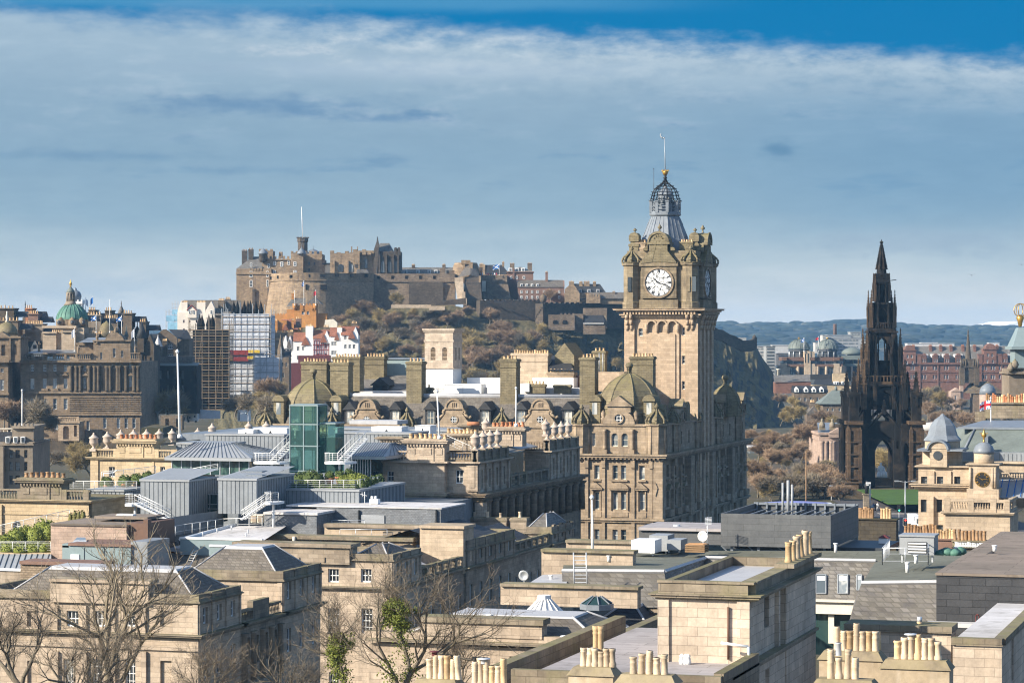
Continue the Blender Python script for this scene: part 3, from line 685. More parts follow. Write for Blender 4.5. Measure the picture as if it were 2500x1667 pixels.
def castle():
 D=1250
 o=cG('castle_lodging','tall castle block with grey slate roof, twin chimneys and octagonal clock turret','castle',680,760,D)
 b=MB();cb(b,577,662,656,790,D,20);cb(b,576,663,664,670,D-.5,21)
 cR(b,608,640,655,D-.2,5)
 cb(b,640,738,634,730,D+2,22);cR(b,648,738,625,D+2,9,1.5);cb(b,640,739,632,635,D+1.4,23)
 cb(b,710,740,617,700,D+.6,24);cR(b,710,740,613,D+.6,3,1)
 cb(b,632,666,612,640,D+12,12);cR(b,632,666,608,D+12,3,.9)
 cb(b,681,689,615,630,D+14,3);cb(b,738,786,620,740,D+6,20);cR(b,742,786,613,D+6,4,1.4);cb(b,776,792,634,740,D+7,14)
 b.bU('wall',[M['castle_warm']],o)
 b=MB();b.lA((cx(642,D),D+1),[(1.2,ZD(640,D)),(2.0,ZD(634,D)),(2.0,ZD(620,D)),(2.3,ZD(619,D))],8);b.bU('corner_turret',M['castle_dark'],o)
 for px,py in((642,607),(736,603),(761,606)):
  b=MB();w=2.4 if px!=761 else 4;b.lA((cx(px,D),D+(1 if px<760 else 10)),[(w,ZD(620,D)),(w*.9,ZD(616,D)),(w*.35,ZD(609,D)),(.1,ZD(py,D)),(.05,ZD(py-8,D))],8);b.bU('turret_roof',M['lead' if px<700 else 'lead_dark'],o)
 b=MB();z0=ZD(656,D)
 b.pO([(cx(577,D),D,z0),(cx(640,D),D,z0),(cx(640,D),D+11,ZD(625,D)),(cx(612,D),D+11,ZD(625,D))]);b.pO([(cx(577,D),D+20,z0),(cx(577,D),D,z0),(cx(612,D),D+11,ZD(625,D))])
 b.pO([(cx(640,D),D+20,z0),(cx(577,D),D+20,z0),(cx(612,D),D+11,ZD(625,D)),(cx(640,D),D+11,ZD(625,D))]);b.bU('roof',M['slate'],o)
 for a,c,t in((586,599,611),(602,614,608)):
  cY(o,cx(a,D),cx(c,D),D+8,D+10.5,ZD(645,D),ZD(t,D),3,'castle_dark',.8,.25,'pot_brown')
 b=MB();b.lA((cx(735,D),D+10),[(2.4,ZD(640,D)),(2.35,ZD(590,D)),(2.7,ZD(588,D)),(2.7,ZD(580,D)),(2.2,ZD(580,D))],8,.39,None,False)
 for k in range(8):
  a=.39+k*PI/4+.2;b.box(cx(735,D)+2.5*cs(a)-.45,cx(735,D)+2.5*cs(a)+.45,D+10+2.5*sn(a)-.45,D+10+2.5*sn(a)+.45,ZD(580,D),ZD(577,D))
 b.bU('clock_turret',M['castle_dark'],o)
 b=MB();b.tube((cx(735,D),D+10,ZD(580,D)),(cx(732,D),D+10,ZD(503,D)),.22,.14,6);b.bU('flagpole',M['white'],o)
 tW(o,D,[(613,662,677,7),(613,684,701,7),(653,662,676,6),(653,683,700,5),(613,642,651,5)])
 tW(o,D+2,[(671,638,648,6),(688,639,651,7),(705,637,647,6),(656,644,654,5),(670,660,668,6)])
 tW(o,D+.6,[(720,639,650,7),(720,660,668,7)])
 tW(o,D+6,[(755,640,647,4),(768,640,647,4),(755,655,662,4)],fr='castle_dark')
 b=MB();cb(b,616,622,705,745,D-1,1.2);cb(b,653,658,704,722,D-1,1.2);b.bU('garderobe',M['castle_dark'],o)
 o=cG('castle_link','small pale round-topped building tucked between two castle halls','castle',798,668,D+5)
 b=MB();b.exy([(cx(788,D),ZD(672,D)),(cx(808,D),ZD(672,D)),(cx(808,D),ZD(648,D)),(cx(803,D),ZD(644,D)),(cx(793,D),ZD(645,D)),(cx(788,D),ZD(650,D))],D+8,D+14);b.bU('wall',M['cream'],o)
 b=MB();cb(b,786,812,642,645.5,D+7,8);b.bU('roof',M['slate_dark'],o)
 o=cG('castle_hall','battlemented castle hall with tall blind arches and a lit buff front','castle',850,668,D)
 b=MB();cb(b,806,878,618,690,D,18);cb(b,878,914,616,690,D+4,16);cb(b,880,912,612,640,D+10,8)
 for p,t in((806,612),(822,616),(842,613),(853,616),(862,609),(870,612),(884,609),(897,613)):cb(b,p,p+9,t,622,D+.1,3)
 for p in(814,848):cb(b,p,p+3,636,668,D-1,1)
 cb(b,857,860,602,620,D+3,.9);cb(b,872,874,602,615,D+5,.7);b.bU('wall',M['castle_warm'],o)
 for p in(832,856):
  b=MB();x=cx(p,D);pts=[(x-1.2,ZD(664,D)),(x+1.2,ZD(664,D)),(x+1.2,ZD(648,D)),(x,ZD(644,D)),(x-1.2,ZD(648,D))];b.exy(pts,D-.2,D+.3);b.bU('window',M['glass_far'],o)
 b=MB();cb(b,812,818,645,653,D-.3,.4);cb(b,866,872,645,653,D-.3,.4);b.bU('roundel',M['castle_dark'],o)
 b=MB();cb(b,890,897,632,655,D+3.6,.5);b.bU('window',M['glass_far'],o)
 b=MB();b.exy([(cx(874,D),ZD(668,D)),(cx(905,D),ZD(668,D)),(cx(899,D),ZD(659,D)),(cx(876,D),ZD(659,D))],D-14,D-8);b.bU('lean_to',M['slate'],o)
 o=cG('castle_chapel','dark castle building with steep roof, stepped gable spike and buttresses','castle',945,668,D)
 b=MB();cb(b,913,978,614,690,D+2,18)
 for p in(926,943,960,972):cb(b,p-2,p+2,622,690,D+1,1.1)
 cb(b,962,976,607,620,D+4,8)
 for p,t in((914,605),(963,604),(971,604)):cb(b,p,p+5,t,616,D+3,3)
 b.exy([(cx(911,D),ZD(690,D)),(cx(919,D),ZD(690,D)),(cx(925,D),ZD(600,D)),(cx(923,D),ZD(590,D)),(cx(920.5,D),ZD(577,D)),(cx(919,D),ZD(590,D)),(cx(913,D),ZD(608,D))],D+1,D+6)
 b.bU('wall',M['castle_dark'],o)
 b=MB();zr,ze=ZD(592,D),ZD(615,D)
 b.pO([(cx(918,D),D+3,ze),(cx(958,D),D+3,ze),(cx(948,D),D+10,zr),(cx(925,D),D+10,zr)]);b.pO([(cx(958,D),D+3,ze),(cx(960,D),D+18,ze),(cx(948,D),D+10,zr)]);b.pO([(cx(960,D),D+18,ze),(cx(918,D),D+18,ze),(cx(925,D),D+10,zr),(cx(948,D),D+10,zr)])
 b.bU('roof',M['slate'],o)
 for p in(934,951,966):
  b=MB();x=cx(p,D);b.exy([(x-.8,ZD(665,D)),(x+.8,ZD(665,D)),(x+.8,ZD(642,D)),(x,ZD(636,D)),(x-.8,ZD(642,D))],D+1.7,D+2.2);b.bU('window',M['glass_far'],o)
 o=cG('castle_battery','huge curved battery wall, lit at its left and shaded round to the right','castle wall',780,770,D-10)
 pl0=[(661,6),(664,-6),(676,-15),(700,-23),(735,-27),(790,-26),(850,-19),(914,-8)]
 pl=[]
 for j in range(len(pl0)-1):
  for k in range(4):
   f=k/4;g=[pl0[max(0,min(len(pl0)-1,j+q))]for q in(-1,0,1,2)]
   pl.append(tuple(.5*(2*g[1][c]+(g[2][c]-g[0][c])*f+(2*g[0][c]-5*g[1][c]+4*g[2][c]-g[3][c])*f*f+(3*g[1][c]-g[0][c]-3*g[2][c]+g[3][c])*f**3)for c in(0,1)))
 pl+=[pl0[-1],(914,4)]
 def ring(off,py):return[(cx(p,D)+(-off if p<690 else 0),D+d-off,ZD(py,D))for p,d in pl]
 b=MB();rW=[ring(3.2,792),ring(1.6,740),ring(.6,700),ring(.0,689),ring(.5,688.5),ring(.5,686.5),ring(.0,686),ring(0,669),ring(-2.5,669),ring(-2.5,672)]
 ii=[b.vs(r)for r in rW];n=len(pl)
 for j in range(len(rW)-1):
  for k in range(n-1):b.fc((ii[j]+k,ii[j]+k+1,ii[j+1]+k+1,ii[j+1]+k))
 b.bU('wall',M['castle_warm'],o)
 b=MB();b.pO([(v[0],v[1],ZD(671,D))for v in ring(-1,671)]+[(cx(914,D),D+6,ZD(671,D)),(cx(661,D),D+8,ZD(671,D))]);b.bU('platform',M['pave'],o)
 for px,py,d in((669,679,-9.5),(691,678,-19.6),(724,677,-25.8),(762,676,-26.4),(797,675,-25.2),(829,674,-21.6),(862,674,-16.8),(895,674,-11)):
  b=MB();b.box(cx(px,D)-1.1,cx(px,D)+1.1,D+d-.7,D+d+.9,ZD(py+4,D),ZD(py-3,D));b.bU('gun_opening',M['void'],o)
 for px,py,w,h,d in((759,703,4,13,-28),(800,703,15,11,-27)):
  b=MB();b.box(cx(px-w/2,D),cx(px+w/2,D),D+d-.3,D+d+3,ZD(py+h/2,D),ZD(py-h/2,D));b.bU('niche',M['void'],o)
 o=cG('castle_forewall','long dark straight castle wall with a row of gun ports above tree tops','castle wall',1010,740,D)
 b=MB();b.frus((cx(912,D),cx(1112,D),D-9,D+4),ZD(770,D),(cx(912,D),cx(1112,D),D-6,D+4),ZD(669,D));cb(b,912,1112,686,688.5,D-7.3,3);cb(b,1074,1086,655,672,D-4,4);cb(b,1090,1112,660,672,D-3,6);b.bU('wall',M['castle'],o)
 for p in(924,958,992,1026,1060):
  b=MB();cb(b,p-3,p+3,673,681,D-6.5,1.5);b.bU('gun_port',M['void'],o)
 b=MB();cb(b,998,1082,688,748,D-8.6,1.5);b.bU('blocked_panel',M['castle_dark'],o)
 o=cG('castle_dormer_range','low slate-roofed castle range with white dormers and two chimneys behind dark forewall','castle',1040,669,D+20)
 E=D+22;b=MB();b.gable(cx(978,E),cx(1112,E),E,E+14,ZD(670,E),ZD(652,E),'x');b.bU('roof',M['slate'],o)
 for p in(990,1020,1048,1064):
  b=MB();cb(b,p-4,p+4,659,668,E+1,4);q=b.bU('dormer',M['white'],o)
  b=MB();cb(b,p-2.5,p+2.5,661,667,E+.9,.3);b.bU('pane',M['glass_far'],q)
 for p in(1008,1083):cY(o,cx(p-4,E),cx(p+4,E),E+6,E+8,ZD(660,E),ZD(646,E),3,'castle',.5,.2,'pot_buff')
 o=cG('castle_gate_tower','castle gate tower with round top turret and tall sunlit cream buttress','castle',1140,745,D-12)
 E=D-14
 b=MB();b.lA((cx(1136,E),E+14),[(6.2,ZD(690,E)),(6.0,ZD(650,E)),(5.2,ZD(640,E)),(4.6,ZD(640,E))],14,0,None,False);cb(b,1126,1148,635,645,E+8,8);b.bU('round_turret',M['castle_warm'],o)
 b=MB();b.frus((cx(1130,E),cx(1181,E),E-3,E+10),ZD(775,E),(cx(1134,E),cx(1172,E),E,E+10),ZD(676,E));b.bU('shaded_wall',M['castle_dark'],o)  # shade put into the colour: darker stone for this face
 b=MB();b.frus((cx(1117,E),cx(1133,E),E-4,E+6),ZD(730,E),(cx(1110,E),cx(1131,E),E-1,E+6),ZD(688,E));b.frus((cx(1110,E),cx(1131,E),E-1,E+6),ZD(688,E),(cx(1110,E),cx(1131,E),E-1,E+6),ZD(678,E));cb(b,1130,1140,728,744,E-5,3);cb(b,1127,1136,712,730,E-4.5,3);b.bU('lit_buttress',M['clock_house'],o)  # paler stone carries the sunlight on the buttress
 b=MB();b.pO([(cx(1117,E),E-1,ZD(678,E)),(cx(1148,E),E-1,ZD(671,E)),(cx(1148,E),E+8,ZD(645,E)),(cx(1137,E),E+8,ZD(648,E))]);b.pO([(cx(1148,E),E-1,ZD(671,E)),(cx(1172,E),E+2,ZD(676,E)),(cx(1158,E),E+8,ZD(648,E)),(cx(1148,E),E+8,ZD(645,E))]);b.bU('roof',M['slate_brown'],o)
 b=MB();cb(b,1145,1154,640,665,E+5,2);cb(b,1131,1135,643,660,E+7,2);cb(b,1169,1174,673,690,E-1,4);b.bU('gable_stack',M['castle_warm'],o)
 b=MB()
 for k in range(8):cb(b,1138+k*4.4,1140.5+k*4.4,690,693,E-.6,.8)
 b.bU('corbel_row',M['castle_dark'],o)
 o=cG('castle_argyle_battery','shaded battery wall crowded with visitors beneath dark-roofed gabled house','castle wall',1205,730,D-5)
 b=MB();cb(b,1170,1238,672,730,D,16);b.frus((cx(1186,D),cx(1250,D),D-6,D+4),ZD(745,D),(cx(1189,D),cx(1240,D),D-4,D+4),ZD(694,D));cb(b,1176,1186,686,712,D-3,4,1)
 b.exy([(cx(1181,D),ZD(731,D)),(cx(1181,D),ZD(712,D)),(cx(1190,D),ZD(716,D)),(cx(1226,D),ZD(732,D))],D-8,D-4);b.bU('wall',[M['castle'],M['cream']],o)
 for k,p in enumerate((1165,1169,1173,1178,1189,1193,1198,1203,1208,1212)):
  q=cG('person','tiny visitor standing along the castle battery parapet','person',p,672,D+1,'visitors along the castle battery')
  b=MB();x=cx(p,D+1);z=ZD(672,D+1);b.lA((x,D+1.3),[(.16,z-.9),(.2,z),(.3,z+.35),(.26,z+.8),(.09,z+.92),(.12,z+1.0),(.12,z+1.15),(.03,z+1.24)],7);b.bU('body',M[('cloth_red','cloth_dark','cloth_blue','flag_white','cloth_red')[k%5]],q)
 fP(1219,645,672,D-1,'short flagpole with blue saltire in front of castle gabled house',.12,'white',('saltire',-1),None,3,2)
 o=cG('castle_gabled_house','castle house with lit cream gable and broad dark slate roof','castle',1208,672,D+14)
 E=D+14;b=MB();x0,x1=cx(1178,E),cx(1240,E)
 b.box(x0,x1,E,E+12,ZD(690,E),ZD(670,E));b.exx([(E,ZD(670,E)),(E+12,ZD(670,E)),(E+7,ZD(645,E)),(E+5,ZD(645,E))],x0,x0+1.2);b.bU('wall',M['castle_warm'],o)
 b=MB();b.pO([(x0+1.2,E,ZD(671,E)),(x1+1,E,ZD(671,E)),(cx(1226,E),E+6,ZD(646,E)),(x0+1.2,E+6,ZD(646,E))]);b.pO([(x1+1,E,ZD(671,E)),(x1+1,E+12,ZD(671,E)),(cx(1226,E),E+6,ZD(646,E))]);b.bU('roof',M['slate_dark'],o)
 cY(o,cx(1170,E),cx(1181,E),E+5,E+8,ZD(668,E),ZD(644,E),3,'castle_warm',.5,.2);cY(o,cx(1226,E),cx(1231,E),E+5,E+8,ZD(655,E),ZD(640,E),2,'castle_warm',.5,.2)
 b=MB();b.lA((cx(1160,E),E+8),[(5,ZD(675,E)),(5,ZD(652,E))],12);b.bU('round_stair',M['castle'],o)
 o=cG('castle_hospital','red-brown three-window castle building with hipped dormers and tall end chimney','castle',1268,690,D+8)
 E=D+8;b=MB();cb(b,1238,1302,664,768,E,14);cb(b,1236,1304,663,665,E-.6,15);cb(b,1252,1256,655,690,E-.5,1);b.bU('wall',M['brick_red'],o)
 b=MB();b.hip(cx(1237,E),cx(1303,E),E,E+14,ZD(663,E),ZD(651,E),6,5);b.bU('roof',M['slate'],o)
 for p in(1246,1262,1277):
  b=MB();cb(b,p-4.5,p+4.5,654,662,E+.5,3);q=b.bU('dormer',M['white'],o);b=MB();cb(b,p-2.5,p+2.5,656,661,E+.4,.3);b.bU('pane',M['glass_far'],q)
 for a,c,t in((1245,1256,643),(1288,1299,642)):cY(o,cx(a,E),cx(c,E),E+6,E+9,ZD(663,E),ZD(t,E),3,'castle',.4,.2)
 tW(o,E,[(1248,674,681,5),(1262,674,681,5),(1279,674,681,6)])
 o=cG('castle_barracks','long red-brown castle barracks with two rows of white windows and slate roof','castle',1322,740,D-2)
 E=D-2;b=MB();cb(b,1264,1378,700,740,E,14);b.exx([(E,ZD(700,E)),(E+14,ZD(700,E)),(E+8,ZD(684,E)),(E+6,ZD(684,E))],cx(1375,E),cx(1378.5,E));b.bU('wall',M['brick_red'],o)
 b=MB();b.gable(cx(1263,E),cx(1376,E),E-.4,E+14,ZD(701,E),ZD(683,E),'x');b.bU('roof',M['slate_brown'],o)
 for p in(1273,1286,1299,1312):
  b=MB();cb(b,p-3,p+3,693,699,E+.5,3);q=b.bU('dormer',M['white'],o);b=MB();cb(b,p-1.7,p+1.7,694.5,698.5,E+.4,.3);b.bU('pane',M['glass_far'],q)
 tW(o,E,[(p,y,y+7,5)for y in(709,722)for p in(1273,1286,1299,1312,1328,1342,1365)])
 cY(o,cx(1332,E),cx(1338,E),E+5,E+8,ZD(690,E),ZD(664,E),2,'brick_red',.5,.2)
 o=cG('castle_gate_house','house with sunlit ochre gable, dark slate roof and four chimneys on castle ridge','castle',1425,738,D-8)
 E=D-8;b=MB();cb(b,1379,1484,715,740,E,12);xm=cx(1398,E)
 b.exy([(cx(1379,E),ZD(740,E)),(cx(1415,E),ZD(740,E)),(cx(1415,E),ZD(716,E)),(cx(1399,E),ZD(692,E)),(cx(1394,E),ZD(692,E)),(cx(1379,E),ZD(706,E))],E-2,E+1);b.bU('wall',M['castle_warm'],o)
 b=MB();b.pO([(cx(1415,E),E-.5,ZD(733,E)),(cx(1482,E),E-.5,ZD(718,E)),(cx(1466,E),E+6,ZD(693,E)),(cx(1397,E),E+6,ZD(692,E))]);b.pO([(cx(1482,E),E-.5,ZD(718,E)),(cx(1484,E),E+12,ZD(718,E)),(cx(1466,E),E+6,ZD(693,E))]);b.bU('roof',M['slate_dark'],o)
 for a,c,t in((1390,1402,687),(1415,1423,688),(1426,1440,687),(1449,1456,688)):cY(o,cx(a,E),cx(c,E),E+5,E+8,ZD(705,E),ZD(t,E),3,'castle_warm',.4,.2)
 for p in(1417,1438,1460):
  b=MB();cb(b,p-4,p+4,706,714,E+.5,4);q=b.bU('dormer',M['lead_pale'],o);b=MB();cb(b,p-2.5,p+2.5,708,713,E+.4,.3);b.bU('pane',M['glass_far'],q)
 o=cG('castle_cart_shed','row of small sunlit crow-step gables before brown slate roof','castle',1480,738,D-14)
 E=D-14;b=MB()
 for k in range(5):
  p=1432+k*6.8;b.exy([(cx(p,E),ZD(740,E)),(cx(p+6.4,E),ZD(740,E)),(cx(p+6.4,E),ZD(724,E)),(cx(p+3.2,E),ZD(716,E)),(cx(p,E),ZD(724,E))],E,E+3)
 cb(b,1466,1545,728,742,E+2,8);b.bU('wall',M['castle_warm'],o)
 b=MB();b.gable(cx(1440,E),cx(1548,E),E+1,E+10,ZD(729,E),ZD(713,E),'x');b.bU('roof',M['slate_brown'],o);cY(o,cx(1496,E),cx(1503,E),E+4,E+7,ZD(722,E),ZD(712,E),2,'castle',.4,.2)
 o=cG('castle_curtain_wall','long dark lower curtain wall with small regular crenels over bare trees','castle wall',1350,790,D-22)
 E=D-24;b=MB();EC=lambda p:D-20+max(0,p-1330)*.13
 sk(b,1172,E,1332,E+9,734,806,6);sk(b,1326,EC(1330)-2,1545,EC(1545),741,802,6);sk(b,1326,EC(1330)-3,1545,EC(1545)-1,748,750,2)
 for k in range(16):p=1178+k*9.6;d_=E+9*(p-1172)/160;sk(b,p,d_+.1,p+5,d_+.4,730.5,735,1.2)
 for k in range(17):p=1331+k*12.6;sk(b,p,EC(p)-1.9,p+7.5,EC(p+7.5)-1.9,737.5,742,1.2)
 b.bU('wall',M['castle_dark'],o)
 b=MB();b.lA((cx(1326,E),E-1),[(.8,ZD(740,E)),(1.6,ZD(733,E)),(1.6,ZD(725,E)),(1.0,ZD(721,E)),(.1,ZD(717,E))],8);b.bU('sentry_turret',M['castle'],o)
 for k in range(12):
  b=MB();p=1182+k*12.3;cb(b,p,p+2.5,733,736,E-.6,.8);b.bU('gun_port',M['void'],o)
 o=cG('castle_low_battery','stone platform with two dark arched openings low on the rock','castle wall',1370,800,D-30)
 E=D-34;b=MB();cb(b,1340,1403,768,806,E,12);cR(b,1368,1402,764.5,E,4,.7,1);cb(b,1403,1424,766,812,E+4,8);b.bU('wall',M['castle'],o)
 for p in(1356,1379):
  b=MB();b.lA((0,0),[(1.1,-.4),(1.1,.4)],12);q=b.bU('gun_opening',M['void'],o,)if False else None
  b=MB();x,z=cx(p,E),ZD(786,E);b.exy([(x-1.1,z-.8),(x+1.1,z-.8),(x+1.1,z+.3),(x+.6,z+.9),(x-.6,z+.9),(x-1.1,z+.3)],E-.25,E+.8);b.bU('gun_opening',M['void'],o)
 o=cG('castle_arch_shelter','lean-to shelter with curved dark roof under the shaded curtain wall','castle',1452,798,D-30)
 E=D-32;b=MB();cb(b,1424,1482,752,800,E+6,6);b.exx([(E-1,ZD(800,E)),(E+6,ZD(800,E)),(E+6,ZD(768,E))],cx(1476,E),cx(1482,E));cb(b,1424,1478,790,816,E-1,4);b.bU('wall',M['castle'],o)
 b=MB();b.pO([(cx(1426,E),E-1,ZD(787,E)),(cx(1476,E),E-1,ZD(787,E)),(cx(1474,E),E+6,ZD(769,E)),(cx(1430,E),E+6,ZD(769,E))]);b.bU('roof',M['slate_dark'],o)
 b=MB();cb(b,1424,1474,788,791,E-1.6,1);b.bU('parapet',M['concrete_pale'],o)
 o=cG('road_wall','long pale curving wall of the road below the castle forewall','wall',1020,752,D-40)
 E=D-44;b=MB()
 for a,c,t,u in((955,1052,744,752),(1048,1086,747,757)):cb(b,a,c,t,u,E if a<1000 else E-1,2)
 b.exy([(cx(1062,E),ZD(745,E)),(cx(1138,E),ZD(742,E)),(cx(1136,E),ZD(727,E)),(cx(1066,E),ZD(735,E))],E+8,E+10,1);b.bU('wall',[M['clock_house'],M['castle_dark']],o)
 o=cG('castle_end_wall','old wall stepping down the rock to a tiny corner sentry turret','castle wall',1795,838,D-30)
 E=D+40;top=[(1640,782),(1737,796),(1755,806),(1765,807),(1782,818),(1795,822),(1815,833),(1834,832),(1848,826)];b=MB()
 for(a,t),(c,u)in zip(top,top[1:]):sk(b,a,E-(1842-a)*.15,c,E-(1842-c)*.15,t,t+26,1.2,u,u+26);sk(b,a,E-(1842-a)*.15-.2,c,E-(1842-c)*.15-.2,t-1.8,t,1.6,u-1.8,u)
 b.bU('wall',M['castle_dark'],o)
 b=MB();b.lA((cx(1842,E),E+.6),[(.3,ZD(846,E)),(.95,ZD(838,E)),(.95,ZD(824,E)),(1.05,ZD(823,E)),(.8,ZD(820,E)),(.25,ZD(818.5,E)),(.05,ZD(816,E))],10);b.bU('sentry_turret',M['castle_dark'],o)
castle()
def castle_rock():
 R=random.Random(11)
 top=[(520,830),(575,775),(660,772),(915,768),(960,752),(1100,745),(1180,760),(1330,785),(1500,792),(1640,790),(1737,804),(1765,816),(1790,832),(1815,842),(1840,838),(1850,852),(1860,872),(1885,905),(1895,930),(1902,962),(1915,990),(1932,1012),(1950,1040)]
 def itp(px):
  for(a,b0),(c,d)in zip(top,top[1:]):
   if a<=px<=c:return b0+(d-b0)*(px-a)/(c-a)
 from mathutils import noise as N
 b=MB();nx,nk=240,46;idx={}
 for i in range(nx+1):
  px=520+(1945-520)*i/nx;yt=itp(px);edge=max(0,(px-1720)/225)
  for k in range(nk+1):
   f=k/nk;cliff=min(1,max(0,(px-1300)/150))
   Db=1235+max(0,px-1300)*.155;Df=Db-(150-75*cliff)*f**(1-.25*cliff)
   py=yt+(1075-yt)*f
   v=Vector((px*.02,f*7,1.7));g=N.noise(Vector((px*.045,f*2.2,0)))*9+N.noise(Vector((px*.10,f*9,4)))*4.5+N.noise(Vector((px*.3,f*22,9)))*1.8
   Df+=g*(.35+.35*cliff)*min(1,f*6)
   q=Df;idx[i,k]=b.vs([(cx(px,q)+N.noise(v)*1.5*min(1,f*5),q,max(47,ZD(py,Db-.5*(Db-Df))))])
  idx[i,nk+1]=b.vs([(cx(px,Db),Db+24,ZD(yt+1,Db))]);idx[i,nk+2]=b.vs([(cx(px,1420),1420,47)])
 for i in range(nx):
  for k in range(nk):b.fc((idx[i,k],idx[i,k+1],idx[i+1,k+1],idx[i+1,k]))
  b.fc((idx[i,nk+1],idx[i,0],idx[i+1,0],idx[i+1,nk+1]));b.fc((idx[i,nk+2],idx[i,nk+1],idx[i+1,nk+1],idx[i+1,nk+2]))
 def rock(t,bs):
  P,x,y,z,nz=pos(t)
  n=t.noise(P,.09,6,.7);n2=t.noise(t.xyz(t.m('MULTIPLY',x,.35),t.m('MULTIPLY',y,.35),t.m('MULTIPLY',z,.09)),1.0,6,.7);n3=t.noise(P,.5,5,.7)
  c=t.ramp(n2,[(.3,(.028,.031,.034)),(.5,(.058,.06,.058)),(.66,(.105,.098,.085)),(.8,(.14,.125,.10))])
  gr=t.ramp(n3,[(.3,(.075,.07,.03)),(.7,(.20,.165,.085))])
  c=t.mix(t.m('MULTIPLY',t.step(t.m('ADD',nz,t.m('MULTIPLY',n,.5)),.62,.88),.9),c,gr)
  t.put(bs,'Base Color',c)
  t.put(bs,'Normal',t.n('ShaderNodeBump',{'Height':n3,'Strength':.8,'Distance':2.0}).outputs[0])
 mat('rock',rock,rough=.95)
 o=b.bU('terrain',M['rock'],kind='structure',loc=(0,0,0));o.rotation_euler=(0,0,TH)
 spots=[]
 tries=0
 def add(px,py,D,h,k,w=1.0):spots.append((px,py,D,h,k,w))
 for px,py,h,k in((850,800,22,1),(880,775,20,0),(930,800,22,1),(955,745,16,1),(985,800,20,1),(905,850,20,0),(860,870,16,0),(950,860,18,1),(1010,780,15,1),(1040,800,22,4),(1065,785,20,1),(1090,800,18,0),(1120,790,16,0),(1140,775,14,0),(1000,880,18,0),(960,895,15,0),(915,900,16,0),(880,915,15,0),(1150,870,30,1),(1175,880,26,1),(1215,830,22,0),(1195,790,18,0),(1205,900,22,0),(1220,880,18,0),(1250,850,18,4),(1300,850,20,0),(1285,880,14,4),(1390,900,16,0),(1405,890,14,4),(1470,905,15,1),(1500,905,17,1),(1260,900,14,4),(1340,890,12,4),(1370,870,12,4),(825,830,18,1),(815,770,14,4),(835,755,12,4),(1345,735,15,0),(1080,850,16,1),(1045,860,18,0),(1120,850,15,0),(1060,910,16,0),(1240,905,16,1),(1330,925,14,1),(1430,930,14,4),(700,790,9,1),(760,800,12,1),(1130,925,16,0),(970,830,16,4),(1020,840,14,4)):
  add(px,py,None,h,k)
 for i in range(60):
  px,py=R.uniform(800,1340),R.uniform(790,945)
  if py>775+(.12*abs(px-1000)):add(px,py,None,R.uniform(12,21),R.choice((0,0,1,1,4)))
 for px,py,D,h,k,w in spots:
  f=(py-itp(px))/(1075-itp(px));cl=min(1,max(0,(px-1300)/150));D=1235+max(0,px-1300)*.155-(150-75*cl)*max(0,f)**(1-.25*cl)-2
  if py<740:D=1246
  p=oD(px,py+8,D);nm={0:'reddish-brown',1:'olive-brown',4:'dark'}[k]
  tR(p,h*.92,k,'%s leafless tree on the castle slope'%nm,'leafless trees on the castle slope',None,1.25)
castle_rock()
def pR(o,p0,p1,D,d,py,n,h=.8,r=.2,mt='pot_buff'):
 pS(o,cx(p0,D),cx(p1,D),D+d,D+d,ZD(py,D),n,h,r,mt,('roll','squat'))
def sK(o,p0,p1,pt,pb,D,d,n,mt='tenement',th=2.0,pm='pot_buff',h=.8,r=.2,capm=None):
 return cY(o,cx(p0,D),cx(p1,D),D+d,D+d+th,ZD(pb,D),ZD(pt,D),n,mt,h,r,pm,('roll','squat'),capm)
def cF(o,mb,D,pl,pr,pt,pb,wins,rec=.25,th=12,m=None,**kw):
 """facade square to the line of sight; wins = (px centre, py top, py bottom, px width[, opts])"""
 W=[(cx(w[0],D),ZD(w[2],D),w[3]*D/F,(w[2]-w[1])*D/F)+tuple(w[4:])for w in wins]
 fA(mb,o,'F',D,cx(pl,D),cx(pr,D),ZD(pb,D),ZD(pt,D),W,rec,m,**kw)
 x0,x1,z0,z1=cx(pl,D),cx(pr,D),ZD(pb,D),ZD(pt,D)
 mb.pO([(x1,D,z0),(x1,D+th,z0),(x1,D+th,z1),(x1,D,z1)],m);mb.pO([(x0,D+th,z0),(x0,D,z0),(x0,D,z1),(x0,D+th,z1)],m)
 mb.pO([(x0,D,z1),(x1,D,z1),(x1,D+th,z1),(x0,D+th,z1)],m);mb.pO([(x1,D+th,z0),(x0,D+th,z0),(x0,D+th,z1),(x1,D+th,z1)],m)
def pD(mb,x0,x1,y0,y1,z,h,m=None):mb.exy([(x0,z),(x1,z),((x0+x1)/2,z+h)],y0,y1,m)
